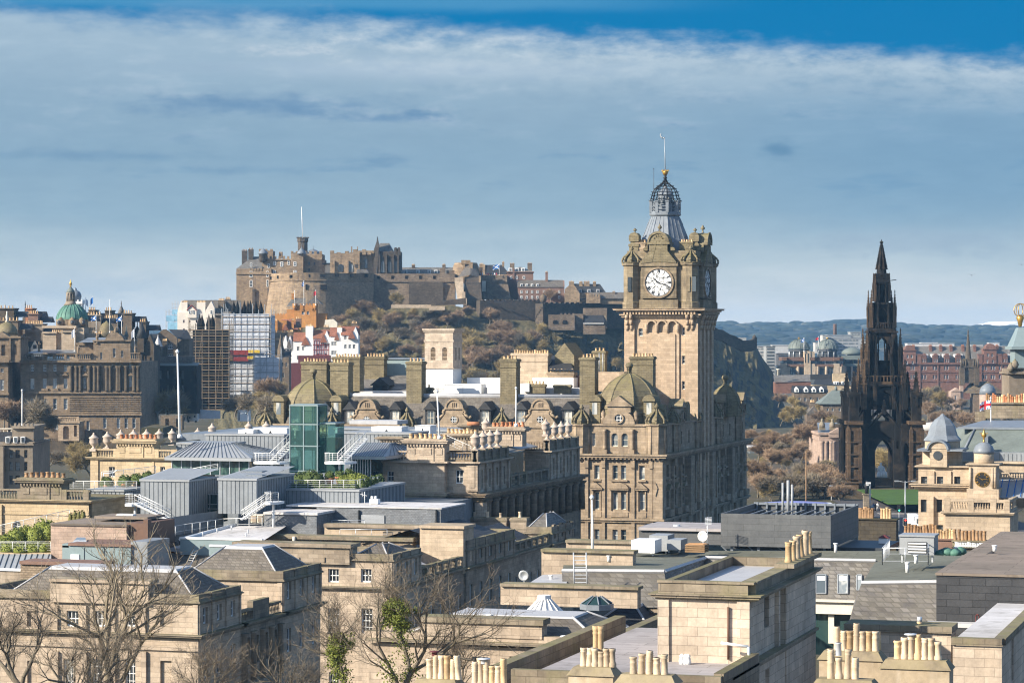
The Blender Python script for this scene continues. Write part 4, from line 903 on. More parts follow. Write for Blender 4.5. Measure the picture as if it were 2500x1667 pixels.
def bank():
 D=800
 o=cG('domed_bank','huge soot-streaked classical building with green copper dome topped by a gold statue','building',170,1080,D)
 b=MB();wn=[]
 for p in(79,109,134,160):wn+=[(p,890,906,8),(p,924,949,9),(p,973,999,9)]
 for p in(108,137):wn.append((p,1028,1049,12))
 for p in(207,):wn+=[(p,890,905,6),(p,922,947,6),(p+3,971,997,6),(p+8,1027,1050,8)]
 for p in(248,278,299):wn+=[(p,902,948,7,dict(blind=1)),(p+5,968,994,7)]
 for p in(318,):wn+=[(p,886,900,6),(p,916,944,7),(p+4,965,992,7)]
 for p in(256,289,308,327):wn.append((p,1020,1045,8))
 cF(o,b,D,50,342,884,1082,wn,.35,40,cL=2,gl='glass_pale')  # pale panes: reflected sky put into the glass colour
 cF(o,b,D-5,-60,20,884,1082,[(5,899,909,7),(5,926,952,9),(5,980,1003,9),(-25,926,952,9)],.3,40)
 b.bU('wall',M['bank'],o)
 b=MB()
 for t,h,ov,d,l,r in((879,6,1.2,D,20,345),(955,5,.7,D,50,345),(961,2,.4,D,50,344),(1008,6,.6,D,50,347),(908,2,.3,D,60,180),(883,2,.5,D-5,-60,22),(959,5,.7,D-5,-60,22),(1012,5,.6,D-5,-60,22),(879,6,1.2,D-5,-60,22)):
  cb(b,l,r,t,t+h,d-ov,ov+1)
 for p in range(195,338,3):cb(b,p,p+1.4,885.5,887,D-.6,.6)
 for p in(109,134,160,210,320):pD(b,cx(p-9,D),cx(p+9,D),D-.7,D,ZD(917,D),.9)
 for p in(109,134,160):cb(b,p-8,p+8,948,954,D-.5,.5)
 b.bU('cornice',M['bank'],o)
 for p in(174,187,197,219,232,241,262,270,288,293,309,328,338):
  b=MB();x=cx(p,D);b.lA((x,D-.35),[(.72,ZD(955,D)),(.62,ZD(951,D)),(.55,ZD(900,D)),(.7,ZD(897,D)),(.8,ZD(893,D))],8);b.bU('column',M['soot'],o)
 for k in range(9):
  b=MB();y=968+k*5.2;cb(b,168,345,y,y+2.4,D-.28,.3);b.bU('rustic_band',M['bank'],o)
 b=MB();x0,x1=cx(52,D),cx(186,D);bL(b,'F',D+.3,x0,x1,ZD(878,D),ZD(864,D),.55,.16,.25,.5,None,[x0+i*(x1-x0)/5 for i in range(6)]);b.bU('balustrade',M['bank'],o)
 b=MB();bL(b,'F',D,cx(186,D),cx(222,D),ZD(878,D),ZD(862,D),.55,.16,.25,.5);bL(b,'F',D,cx(316,D),cx(342,D),ZD(878,D),ZD(861,D),.55,.16,.25,.5);b.bU('balustrade',M['bank'],o)
 b=MB();cF(o,b,D+1,228,318,832,880,[(247,860,877,5),(279,850,872,6),(298,856,872,5)],.3,14)
 cb(b,226,320,830,833,D+.4,15);b.exy([(cx(254,D),ZD(832,D)),(cx(304,D),ZD(832,D)),(cx(297,D),ZD(820,D)),(cx(286,D),ZD(812,D)),(cx(275,D),ZD(811,D)),(cx(263,D),ZD(816,D))],D+.3,D+6)
 cb(b,185,232,842,862,D+6,10);cb(b,183,234,840,843,D+5.5,11);cb(b,186,232,836,840,D+6,8);b.bU('attic',M['bank'],o)
 for p,t,w in((190,842,7),(236,815,8),(281,800,10),(329,842,6),(94,835,7)):
  b=MB();x,z=cx(p,D),ZD(t,D);s=w/8.25;b.lA((x,D+1),[(s*.5,ZD(t+24,D)),(s*.5,z-2.6),(s*.34,z-2.2),(s*.42,z-1.2),(s*.5,z-.9),(s*.25,z-.35),(s*.16,z-.3),(s*.2,z),(.03,z+.25)],9);b.tube((x,D+1,z-1),(x+s*.7,D+.6,z-.4),.16,.1);b.bU('statue',M['bank'],o)
 b=MB();cF(o,b,D-6,-60,48,824,884,[(8,842,868,10,dict(blind=1)),(36,840,866,9,dict(blind=1)),(-20,842,868,10)],.6,14,m=0)
 for p in(8,36):aF(b,'F',D-6,cx(p,D-6),(10 if p==8 else 9)*(D-6)/F,ZD(846,D-6),ZD(841,D-6),.3)
 cb(b,-60,51,821,825,D-6.8,16);pD(b,cx(-2,D),cx(32,D),D-6.6,D-3,ZD(821,D),1.4);cb(b,22,26,826,880,D-6.6,.6);cb(b,45,50,826,880,D-6.4,.6);b.bU('corner_pavilion',M['bank'],o)
 b=MB();b.lA((cx(14,D),D+2),[(3.3,ZD(818,D)),(3.2,ZD(808,D)),(2.6,ZD(798,D)),(1.6,ZD(790,D)),(.5,ZD(786,D))],16);b.bU('pavilion_dome',M['hotel_moss'],o)
 b=MB();b.lA((cx(14,D),D+2),[(.6,ZD(786,D)),(.3,ZD(781,D)),(.45,ZD(774,D)),(.2,ZD(764,D)),(.25,ZD(762,D)),(.04,ZD(759,D))],8);b.bU('statue',M['cream'],o)
 b=MB();b.frus((cx(104,D),cx(184,D),D+16,D+32),ZD(862,D),(cx(104,D),cx(184,D),D+16,D+32),ZD(800,D));cb(b,102,186,795,801,D+15,18);cb(b,104,137,812,866,D+14.5,3);cb(b,103,138,810,814,D+14,3.5);cb(b,150,184,812,866,D+13.8,3);cb(b,149,185,808,811,D+13.2,4)
 b.lA((cx(144,D),D+24),[(4.9,ZD(800,D)),(4.9,ZD(780,D)),(5.2,ZD(779,D))],20);b.bU('dome_drum',M['clock_house'],o)
 for p in(123,150,172):
  b=MB();a=(p-144)/40*1.1;x,y=cx(144,D)+4.95*sn(a),D+24-4.95*cs(a);b.lA((x,y),[(.9,ZD(797,D)),(1.2,ZD(795,D)),(1.15,ZD(782,D)),(.7,ZD(777,D)),(.1,ZD(773,D))],10);q=b.bU('dome_dormer',M['bank'],o)
  b=MB();x2,y2=x+.95*sn(a),y-.95*cs(a)-.3;b.lA((x2,y2),[(.01,ZD(792,D)),(.5,ZD(790,D)),(.5,ZD(783,D)),(.01,ZD(781,D))],8);b.bU('pane',M['glass_far'],q)
 b=MB();pr=[(4.85,783),(4.8,775),(4.5,766),(3.9,757),(3.05,749),(2.1,743),(1.7,741)];b.lA((cx(144,D),D+24),[(r,ZD(y,D))for r,y in pr],32);
 for k in range(20):
  a=k*PI/10;P=[(cx(144,D)+(r+.02)*cs(a),D+24+(r+.02)*sn(a),ZD(y,D))for r,y in pr]
  for u,v in zip(P,P[1:]):b.tube(u,v,.13,.11,4,None,False)
 b.bU('copper_dome',M['copper'],o)
 b=MB();c=(cx(140,D),D+24);b.lA(c,[(2.2,ZD(743,D)),(1.6,ZD(738,D)),(1.5,ZD(733,D)),(.7,ZD(733,D)),(.7,ZD(714,D)),(1.35,ZD(713,D)),(1.35,ZD(711,D))],10)
 for k in range(8):a=k*PI/4;b.cyl((c[0]+1.15*cs(a),c[1]+1.15*sn(a)),.2,ZD(733,D),ZD(712,D),6)
 b.bU('lantern',M['render_grey'],o)
 b=MB();b.lA(c,[(1.3,ZD(711,D)),(1.1,ZD(706,D)),(.6,ZD(701,D)),(.3,ZD(698,D))],10);b.bU('lantern_cap',M['copper_grey'],o)
 b=MB();b.lA(c,[(.35,ZD(698,D)),(.22,ZD(696,D)),(.42,ZD(690,D)),(.36,ZD(686,D)),(.14,ZD(683.5,D)),(.2,ZD(682,D)),(.05,ZD(680,D))],8);b.tube((c[0],c[1],ZD(686,D)),(c[0]+.1,c[1]-.3,ZD(679,D)),.12,.08);b.bU('gold_statue',M['gold'],o)
 b=MB();b.pO([(cx(50,D),D+6,ZD(862,D)),(cx(184,D),D+6,ZD(862,D)),(cx(184,D),D+16,ZD(853,D)),(cx(90,D),D+16,ZD(853,D))]);cb(b,80,184,852,870,D+16,8);b.pO([(cx(186,D),D+4,ZD(836,D)),(cx(254,D),D+4,ZD(836,D)),(cx(254,D),D+12,ZD(824,D)),(cx(200,D),D+12,ZD(824,D))]);b.bU('roof',M['lead_dark'],o)
 b=MB();b.lA((cx(233,D),D+22),[(2.4,ZD(826,D)),(2.4,ZD(810,D)),(2.1,ZD(800,D)),(1.4,ZD(790,D)),(.5,ZD(786,D)),(.1,ZD(782,D))],12);b.bU('side_dome',M['hotel_moss'],o)
 b=MB();cb(b,150,200,806,826,D+26,4);cb(b,180,240,815,836,D+18,4);cb(b,100,140,812,830,D+36,2);b.bU('stack',M['render_grey'],o)
 pR(o,152,198,D,27,806,10);pR(o,192,226,D,20,815,8);pR(o,228,254,D,20,813,6,.7);pR(o,106,134,D,15,810,6,.6)
 E=D-12;b=MB();cF(o,b,E,142,193,1033,1076,[(161,1040,1072,14,dict(blind=1)),(184,1038,1065,7,dict(blind=1))],1.2,10)
 aF(b,'F',E,cx(161,E),14*E/F,ZD(1047,E),ZD(1039,E),.5);bL(b,'F',E,cx(142,E),cx(193,E),ZD(1030,E),ZD(1017,E),.5,.14,.2,.5,None,[cx(145,E),cx(190,E)]);cb(b,140,195,1029,1033,E-.4,10);b.bU('porch',M['hotel_pale'],o)
 b=MB();bL(b,'F',D-9,cx(80,D-9),cx(345,D-9),ZD(1082,D-9),ZD(1070,D-9),.6,.16,.2,.5);cb(b,80,345,1082,1110,D-9,2);cb(b,80,345,1074,1080,D-8.8,.3);b.bU('terrace_wall',M['soot'],o)
bank()
def oldtown():
 D=960;o=cG('viewing_tower','white battlemented tower capped with a dark dome behind the bank','tower',184,800,D);c=(cx(184,D),D)
 b=MB();b.box(c[0]-2.6,c[0]+2.6,D-2.6,D+2.6,ZD(815,D),ZD(740,D));b.box(c[0]-2.9,c[0]+2.9,D-2.9,D+2.9,ZD(742,D),ZD(736,D))
 for k in range(5):
  for s in(-2.9,2.4):b.box(c[0]-2.9+k*1.32,c[0]-2.9+k*1.32+.52,D+s,D+s+.5,ZD(736,D),ZD(732,D))
 b.bU('wall',M['white'],o)
 b=MB()
 for k in range(6):b.box(c[0]-2.45+k*.9,c[0]-2.1+k*.9,D-3.0,D-2.9,ZD(752,D),ZD(742,D))
 b.bU('window_slots',M['void'],o)
 b=MB();b.lA(c,[(2.0,ZD(736,D)),(2.0,ZD(727,D)),(2.2,ZD(726,D)),(2.1,ZD(719,D)),(1.7,ZD(713,D)),(.7,ZD(709,D)),(.45,ZD(707,D)),(.5,ZD(705,D)),(.1,ZD(702,D))],16);b.bU('dome',M['lead_dark'],o)
 T=[(-30,34,752,860,880,'soot','dark soot-black chimney gable at the far left edge',7),(-30,44,782,850,840,'tenement','low tenement with a long row of orange pots at left edge',9),(62,104,790,860,850,'render_grey','pale grey-rendered gable with a full row of pots',10),(68,93,765,800,870,'brick_red','pinkish rendered chimney block above the pale grey gable',5),(172,205,762,850,842,'clock_house','tall plain cream gable wall right of the copper dome',8),(205,246,768,850,860,'render_grey','grey rendered tenement gable with dark slate roof',6),(246,288,776,840,880,'tenement','brown tenement block with pots between two saltire flags',8),(256,272,757,800,890,'soot','tall brown tenement chimney by the white flagpole',3),(300,322,764,860,860,'tenement','weathered grey tower block behind the pediment flag',4),(340,356,785,880,860,'soot','dark stone chimney tower at the gothic range end',3),(216,232,756,800,920,'tenement','small spiky-roofed chimney group right of the white tower',4),(62,78,752,790,900,'terracotta','dark orange-topped stack beside the thin black spire',3)]
 for l,r,t,bt,D,mt,lab,n in T:
  o=cG('tenement',lab,'building',(l+r)/2,bt,D,'old tenements behind the domed building');b=MB();cb(b,l,r,t+3,bt+30,D,8);cb(b,l-1,r+1,t,t+3,D-.4,8.8);b.bU('wall',M[mt],o)
  b=MB();b.gable(cx(l,D),cx(r+30,D),D+1,D+9,ZD(t+22,D),ZD(t+8,D),'x');b.bU('roof',M['slate_dark'],o);pR(o,l,r,D,1,t,n,.9,.22)
 D=846;o=cG('dormered_roof_house','dark slate house with white dormers and two small pale gables under the dome','building',75,860,D);b=MB();b.gable(cx(48,D),cx(106,D),D,D+12,ZD(870,D),ZD(815,D),'x');b.bU('roof',M['slate_dark'],o)
 for p in(56,67,82,92):
  b=MB();cb(b,p-4,p+4,818,828,D+5,3);q=b.bU('dormer',M['white'],o);b=MB();cb(b,p-2.3,p+2.3,820,827,D+4.8,.4);b.bU('pane',M['glass_far'],q)
 for p in(61,85):
  b=MB();b.exy([(cx(p-9,D),ZD(862,D)),(cx(p+9,D),ZD(862,D)),(cx(p+9,D),ZD(850,D)),(cx(p,D),ZD(832,D)),(cx(p-9,D),ZD(850,D))],D-1,D+1);q=b.bU('gable',M['cream'],o)
  b=MB();cb(b,p-4,p+4,842,855,D-1.2,.3);b.bU('window',M['glass_far'],q)
 for px,pt,pm,pb,w,D,mt,lab in((293,741,767,800,10,900,'slate','pointed grey cone-roofed turret on the old town skyline'),(58,742,775,800,3.5,980,'gothic','thin black church spire on the left skyline'),(332,790,820,900,11,862,'slate','grey pyramid roof on the gothic range right of the bank'),(284,790,812,850,8,850,'slate','small slate pavilion roof behind the saltire flag'),(305,800,822,880,6,848,'copper_grey','narrow greenish spirelet by the pediment')):
  o=cG('spire',lab,'spire',px,pb,D);b=MB();s=w*D/F;b.lA((cx(px,D),D+3),[(s,ZD(pm,D)),(s*.5,ZD((pm+pt)/2,D)),(.12,ZD(pt+4,D)),(.2,ZD(pt+2,D)),(.03,ZD(pt-8,D))],8);b.bU('roof',M[mt],o);b=MB();cb(b,px-w*.9,px+w*.9,pm,pb+20,D+3-s*.9,s*1.8);b.bU('shaft',M['tenement'],o)
 D=850;o=cG('college_range','dark grey gothic range with tall narrow windows and turrets beside the bank','building',355,1000,D);b=MB();cF(o,b,D,335,376,842,1010,[(349,868,898,5),(356,868,898,4),(368,872,898,5),(350,916,945,5),(366,918,945,5)],.3,14,gl='glass_far',fr='tenement');b.exy([(cx(355,D),ZD(842,D)),(cx(376,D),ZD(842,D)),(cx(366,D),ZD(816,D))],D,D+5);b.frus((cx(335,D),cx(352,D),D-1,D+5),ZD(860,D),(cx(335,D),cx(352,D),D-1,D+5),ZD(826,D));b.bU('wall',M['soot'],o)
 b=MB();b.lA((cx(344,D),D+2),[(2.0,ZD(828,D)),(1.0,ZD(806,D)),(.1,ZD(786,D))],6);b.pO([(cx(352,D),D+1,ZD(845,D)),(cx(376,D),D+1,ZD(845,D)),(cx(376,D),D+8,ZD(815,D)),(cx(356,D),D+8,ZD(815,D))]);b.bU('roof',M['slate_dark'],o)
 D=900;o=cG('gabled_hall','brown stone hall with stepped gable window and slate roof beside scaffolding','building',415,880,D)
 b=MB();cF(o,b,D,376,432,838,882,[(416,832+4,852,13),(416,864,874,14)],.3,16,gl='glass_far',cL=3);b.exy([(cx(376,D),ZD(838,D)),(cx(432,D),ZD(838,D)),(cx(432,D),ZD(824,D)),(cx(404,D),ZD(804,D)),(cx(398,D),ZD(804,D)),(cx(376,D),ZD(822,D))],D+.1,D+2);cb(b,432,462,826,884,D+5,12);b.bU('wall',M['tenement'],o)
 b=MB();b.pO([(cx(432,D),D+3,ZD(827,D)),(cx(464,D),D+5,ZD(828,D)),(cx(448,D),D+10,ZD(805,D)),(cx(402,D),D+10,ZD(804,D))]);b.bU('roof',M['slate_dark'],o)
 o=cG('octagon_pavilion','small pavilion with pale pyramidal roof before the gabled hall','building',388,880,880);D=880;b=MB();b.lA((cx(386,D),D),[(1.6,ZD(846,D)),(.3,ZD(824,D)),(.1,ZD(817,D))],8,.2,None,False);b.bU('roof',M['lead_pale'],o);b=MB();b.lA((cx(386,D),D),[(1.4,ZD(890,D)),(1.4,ZD(846,D))],8,.2,None,False);b.bU('wall',M['tenement'],o);sK(o,394,406,832,880,D,2,4,'soot')
 o=cG('shaded_terrace','long building in deep shade with greenish roof edge below the gabled hall','building',430,1000,870);D=870;b=MB();cF(o,b,D,378,480,892,1010,[(p,y,y+20,5)for p in(392,410,428,446)for y in(905,940,972)],.3,14,gl='glass_far',fr='soot');b.bU('wall',M['gothic'],o)  # deep shade put into the colour: near-black stone on this wall
 b=MB();b.pO([(cx(376,D),D-.5,ZD(893,D)),(cx(482,D),D-.5,ZD(893,D)),(cx(482,D),D+8,ZD(886,D)),(cx(376,D),D+8,ZD(886,D))]);b.bU('roof',M['copper_grey'],o);b=MB();cb(b,376,470,870,886,D+7,6);b.bU('upper_roof',M['slate_brown'],o)
 D=1060;o=cG('white_gabled_house','tall cream harled house with red-trimmed windows and grey slate gables','building',470,840,D)
 b=MB();cF(o,b,D,433,512,762,850,[(449,781,788,4),(463,781,788,4),(480,781,788,4),(449,802,810,4),(464,802,810,4),(490,802,810,4)],.2,12,fr='red_paint',gl='glass_far',cL=1)
 cb(b,442,457,738,768,D+.5,2.5);cb(b,480,501,738,768,D+.5,2.5);b.exy([(cx(458,D),ZD(776,D)),(cx(480,D),ZD(776,D)),(cx(480,D),ZD(757,D)),(cx(468,D),ZD(746,D)),(cx(458,D),ZD(757,D))],D-.8,D+4);b.exy([(cx(502,D),ZD(776,D)),(cx(524,D),ZD(776,D)),(cx(524,D),ZD(752,D)),(cx(516,D),ZD(735,D)),(cx(502,D),ZD(758,D))],D-.5,D+3);b.exy([(cx(433,D),ZD(780,D)),(cx(443,D),ZD(762,D)),(cx(443,D),ZD(735,D)),(cx(441,D),ZD(735,D)),(cx(433,D),ZD(757,D))],D+1,D+12);b.bU('wall',M['white_harl'],o)
 b=MB();b.pO([(cx(433,D),D+1,ZD(765,D)),(cx(545,D),D+1,ZD(765,D)),(cx(545,D),D+9,ZD(732,D)),(cx(443,D),D+9,ZD(733,D))]);b.box(cx(443,D),cx(560,D),D+9,D+11,ZD(760,D),ZD(732,D));b.bU('roof',M['slate_brown'],o)
 b=MB();x,z=cx(468.5,D),ZD(745,D)
 for s in(-1,1):b.tube((x,D-1,z),(x+s*12*D/F,D-1,ZD(758,D)),.18,.18,4)
 b.bU('bargeboard',M['red_paint'],o)
 tW(o,D-.8,[(463.5,757,766,5),(471.5,757,766,5)]);tW(o,D-.5,[(516,757,767,6)])
 pR(o,442,457,D,1.5,738,5,.7,.2);pR(o,480,501,D,1.5,738,6,.7,.2);sK(o,530,545,733,760,D,4,5,'tenement');sK(o,543,556,729,745,D,10,4,'tenement')
 o=cG('slate_terrace','long brown slate roof with end chimneys left of the castle rock','building',555,760,1090);D=1090;b=MB();b.gable(cx(520,D),cx(585,D),D,D+10,ZD(770,D),ZD(732,D),'x');b.bU('roof',M['slate_brown'],o);b=MB();cb(b,520,585,768,830,D+1,9);b.bU('wall',M['tenement'],o)
 D=1140;o=cG('ochre_lodge','ochre castellated lodge with round corner turrets beneath the battery','building',740,800,D)
 b=MB();cF(o,b,D,718,772,745,800,[(740,760,768,7),(752,760,768,6)],.3,10,gl='glass_far');cR(b,724,766,741,D,6,.6);cb(b,700,720,755,800,D+1,9);cb(b,664,702,768,800,D+2,8);cb(b,772,798,765,800,D+2,8);cR(b,664,700,765,D+2,6,.5)
 for p in(720,770):b.lA((cx(p,D),D),[(.4,ZD(756,D)),(1.0,ZD(751,D)),(1.0,ZD(741,D)),(.8,ZD(741,D))],8)
 b.bU('wall',M['orange_harl'],o);b=MB();b.pO([(cx(698,D),D+3,ZD(748,D)),(cx(745,D),D+3,ZD(745,D)),(cx(742,D),D+9,ZD(727,D)),(cx(710,D),D+9,ZD(727,D))]);b.gable(cx(745,D),cx(785,D),D+4,D+12,ZD(742,D),ZD(724,D),'y');b.bU('roof',M['slate'],o);sK(o,708,715,716,742,D,8,2,'orange_harl',1.5)
 for k,(p,t,col)in enumerate(((719,711,'red'),(742,687,'saltire'),(771,710,'red'))):fP(p,t,745,D-2,'white flagpole on the ochre lodge, %s of three'%('the left one','tallest','the right one')[k],.14,'white',(col,-1)if k else None,'flagpoles on the ochre lodge',.9,1.7)
 o=cG('garden_wall','sunlit cream retaining wall right of the orange house','wall',812,795,D-5);b=MB();b.exy([(cx(794,D),ZD(800,D)),(cx(825,D),ZD(800,D)),(cx(826,D),ZD(788,D)),(cx(816,D),ZD(779,D)),(cx(796,D),ZD(781,D))],D-6,D-4);b.bU('wall',M['cream'],o)
 D=1110;o=cG('orange_house','bright orange-harled house with red tiled roof and several stacks','building',700,815,D)
 b=MB();cb(b,660,700,782,830,D,8);cb(b,700,735,800,830,D+2,8);b.bU('wall',M['orange_harl'],o);b=MB();b.pO([(cx(678,D),D+.5,ZD(800,D)),(cx(728,D),D+.5,ZD(805,D)),(cx(712,D),D+7,ZD(778,D)),(cx(684,D),D+7,ZD(780,D))]);b.gable(cx(688,D),cx(706,D),D-1,D+4,ZD(806,D),ZD(791,D),'y');b.bU('roof',M['red_tile'],o)
 sK(o,664,678,783,815,D,-1,4,'orange_harl',1.5);sK(o,711,717,782,810,D,1,2,'orange_harl',1.5);sK(o,720,734,778,815,D,3,3,'brick_red',1.5)
 D=1080;o=cG('brown_tenement','brown stone tenement with two long rows of pots behind the white scaffold','building',690,840,D);b=MB();cb(b,655,712,812,905,D,10);cb(b,660,684,830,905,D-1,3);b.bU('wall',M['tenement'],o);pR(o,660,711,D,.6,812,14,.8,.2);pR(o,662,683,D,-.5,830,6,.8,.2)
 D=1040;spec=[(690,716,818,870,'white harled house with twin steep slate gables and tall windows','slate_brown'),(716,765,812,880,'white house with square chimney tower and red tiled roof','red_tile'),(765,805,806,875,'half-timbered white house with red beams and red roof','red_tile'),(805,833,800,860,'plain white house with tall slim chimney among red roofs','red_tile'),(833,875,797,870,'tall white gabled house with red tiles at the garden village end','red_tile')]
 for k,(l,r,t,bt,lab,rm)in enumerate(spec):
  E=D-k*2;o=cG('village_house',lab,'house',(l+r)/2,905,E,'white houses of the garden village');b=MB();w=r-l
  wl=[(l+w*f,t+(34 if k<4 else 22)+j*22,t+(44 if k<4 else 32)+j*22,6)for f in(.25,.5,.75)for j in range(2)]
  cF(o,b,E,l,r,t+20,930,wl,.2,9,gl='glass_far')
  if k in(0,4,2):
   for a,c in([(l+2,l+12),(l+13,l+24)]if k==0 else[(r-14,r)]):b.exy([(cx(a,E),ZD(t+32,E)),(cx(c,E),ZD(t+32,E)),(cx(c,E),ZD(t+18,E)),(cx((a+c)/2,E),ZD(t+1,E)),(cx(a,E),ZD(t+18,E))],E-1,E+5)
  if k==1:cb(b,746,764,796,900,E-1,4)
  if k==3:cb(b,823,835,800,868,E-1,2)
  b.bU('wall',M['white_wall'],o)
  b=MB();z0,z1=ZD(t+21,E),ZD(t-1 if k!=0 else t+4,E);b.gable(cx(l-1,E),cx(r+1,E),E-.4,E+9,z0,z1,'x');b.gable(cx(l+w*.4,E),cx(l+w*.85,E),E-1.5,E+4,ZD(t+30,E),ZD(t+10,E),'y');b.bU('roof',M[rm],o)
  if k==2:
   b=MB()
   for i in range(7):cb(b,766+i*5.8,767.2+i*5.8,830,872,E-.25,.3)
   for y in(830,841,853,866,872):cb(b,765,803,y,y+1.4,E-.3,.3)
   b.bU('timber_frame',M['red_paint'],o)
  if k in(1,3):pR(o,(746,0,0,824)[0]if k==1 else 824,763 if k==1 else 834,E,.5,796 if k==1 else 800,5 if k==1 else 3,.7,.2)
  else:sK(o,l+w*.55,l+w*.9,t-8,t+8,E,5,4,'tenement',1.5)
 o=cG('maroon_block','dark maroon wall below the half-timbered white house','building',760,930,1025);b=MB();cb(b,728,806,868,960,1026,6);cb(b,640,735,886,960,1022,5);b.bU('wall',M['maroon'],o)
 D=990;o=cG('grey_tower_house','narrow grey stone tower house with conical turret beside white scaffold sheeting','building',690,940,D);b=MB();cF(o,b,D,684,706,872,990,[(690,885,895,4),(699,885,895,4),(692,910,922,4)],.2,8,gl='glass_far');cb(b,662,685,868,990,D+2,8);b.lA((cx(685,D),D+1),[(1.3,ZD(920,D)),(1.3,ZD(855,D)),(.8,ZD(840,D)),(.3,ZD(824,D)),(.05,ZD(815,D))],8);b.bU('wall',M['tenement'],o);b=MB();b.gable(cx(684,D),cx(708,D),D,D+8,ZD(872,D),ZD(856,D),'x');b.bU('roof',M['slate_dark'],o)
oldtown()
def scaffolds():
 def scaf(label,l,r,t,bt,D,th,lift,bay,decks,tower,spires,sheet=None,group='scaffolded college towers'):
  o=cG('college_tower',tower,'tower',(l+r)/2,bt,D+2);b=MB();cb(b,l+8,r-8,t+6,bt,D+2,th-3)
  for p in spires:b.lA((cx(p,D),D+3+(p%3)),[(.9,ZD(t+12,D)),(.9,ZD(t-4,D)),(1.15,ZD(t-5,D)),(.25,ZD(t-27,D)),(.02,ZD(t-34,D))],6)
  b.bU('stone_shaft',M['gothic'],o)
  s=cG('scaffolding',label,'scaffolding',(l+r)/2,bt,D);R=random.Random(int(l));b=MB();x0,x1=cx(l,D),cx(r,D);z0,z1=ZD(bt,D),ZD(t,D);y0,y1=D-1.5,D+th
  nb=max(2,round((x1-x0)/bay))
  for i in range(nb+1):
   x=x0+(x1-x0)*i/nb;zt=z1+R.uniform(-.5,4.5)
   for y in(y0-.12,y0+1.2):b.tube((x+R.uniform(-.05,.05),y,z0),(x,y,zt),.075,.075,4)
  for i in range(6):
   y=y0+(y1-y0)*i/5;b.tube((x1,y,z0),(x1,y,z1+R.uniform(0,4)),.07,.07,4);b.tube((x0,y,z0),(x0,y,z1+R.uniform(0,4)),.07,.07,4)
  z=z0
  while z<z1+1:
   for dz in(0,1.0):b.tube((x0-.4,y0-.1,z+dz),(x1+.4,y0-.1,z+dz),.07,.07,4);b.tube((x1,y0,z+dz),(x1,y1,z+dz),.05,.05,4)
   z+=lift
  for i in range(nb):
   if i%3==1:b.tube((x0+(x1-x0)*i/nb,y0,z0+lift*R.randrange(5)),(x0+(x1-x0)*(i+1)/nb,y0,z1-lift*R.randrange(3)),.05,.05,4)
  b.bU('poles',M['buff_dark' if not sheet else 'metal_grey'],s);z=z0+.1;k=0
  while z<z1+1:
   if decks:
    b=MB();b.box(x0-.2,x1+.2,y0-.1,y0+1.3,z-.08,z+.04);b.box(x0-.2,x1+.2,y0-.15,y0-.1,z,z+.14);b.box(x1-.1,x1+.2,y0+1.3,y1,z-.08,z+.04);b.bU('deck',M['plank'],s)
   z+=lift
  if sheet:
   z=z1;k=0
   while z>z0+lift:
    b=MB();a,c=(sheet[0],sheet[1]);n=14
    for i in range(n):
     u0,u1=i/n,(i+1)/n;xx0,xx1=cx(a+(c-a)*u0,D),cx(a+(c-a)*u1,D);w=lambda u,v:y0+.16-.05*sn(u*37+k*1.7)*v-.03*sn(u*90)
     for v0,v1 in((0,.5),(.5,1)):
      zz=lambda v:z-lift*v*.96
      b.pO([(xx0,w(u0,1-abs(v1-.5)*2),zz(v1)),(xx1,w(u1,1-abs(v1-.5)*2),zz(v1)),(xx1,w(u1,1-abs(v0-.5)*2),zz(v0)),(xx0,w(u0,1-abs(v0-.5)*2),zz(v0))])
    b.bU('sheeting',M['sheet_white'],s);z-=lift;k+=1
  return s
 scaf('brown-decked open scaffolding wrapped round the left college tower',462,560,800,1000,930,13,1.95,2.5,True,'dark pinnacled tower caged in open brown scaffolding',(484,490,506,515))
 s=scaf('white-sheeted scaffolding wrapped round the right college tower',542,662,766,972,955,15,2.6,2.1,True,'dark pinnacled tower behind white scaffold sheeting',(568,577,593,602,608,622,634),(543,658))
 D=952;b=MB();x1=cx(662,955)
 for k in range(9):b.pO([(x1+.15,955-1.4,ZD(770+k*22,D)),(x1+.15,968,ZD(770+k*22,D)),(x1+.2,968,ZD(791+k*22,D)),(x1+.2,955-1.4,ZD(791+k*22,D))])
 b.bU('side_sheeting',M['sheet_white'],s)
 scaf('low sheeted scaffolding annex right of the white scaffold tower',620,684,872,965,945,8,2.6,2.1,False,'low stone annex inside the sheeted scaffolding',(),(622,682))
 for l,r,t,bt,mt,lab in((560,606,855,866,'red_paint','red safety banner stretched across the scaffolding'),(569,606,871,881,'red_paint','lower dark red banner on the scaffolding'),(606,634,854,861,'yellow_paint','yellow banner beside the red one on the scaffolding'),(604,622,869,876,'yellow_paint','small lower yellow banner on the scaffolding'),(540,568,858,880,'plank','brown debris net between the two scaffolds')):
  b=MB();D=952.6;n=6
  for i in range(n):b.box(cx(l+(r-l)*i/n,D),cx(l+(r-l)*(i+1)/n,D),D+.05*(i%2),D+.12+.05*(i%2),ZD(bt+(i%3)*.4,D),ZD(t+(i%2)*.4,D))
  b.bU('banner',M[mt],None,lab,'banner',None,'banners on the scaffolding',RZ@Vector((cx((l+r)/2,D),D,ZD(bt,D))))if False else None
  o=cG('banner',lab,'banner',(l+r)/2,bt,D,'banners on the scaffolding');b.bU('cloth',M[mt],o)
 D=1066;o=cG('scaffolding','small scaffold hung with blue netting against the white gabled house','scaffolding',420,815,D);b=MB()
 for p,t in((405,757),(412,755),(420,737),(427,733),(434,735)):
  for d in(0,2.5):b.tube((cx(p,D),D+d,ZD(818,D)),(cx(p,D),D+d,ZD(t,D)),.07,.07,4)
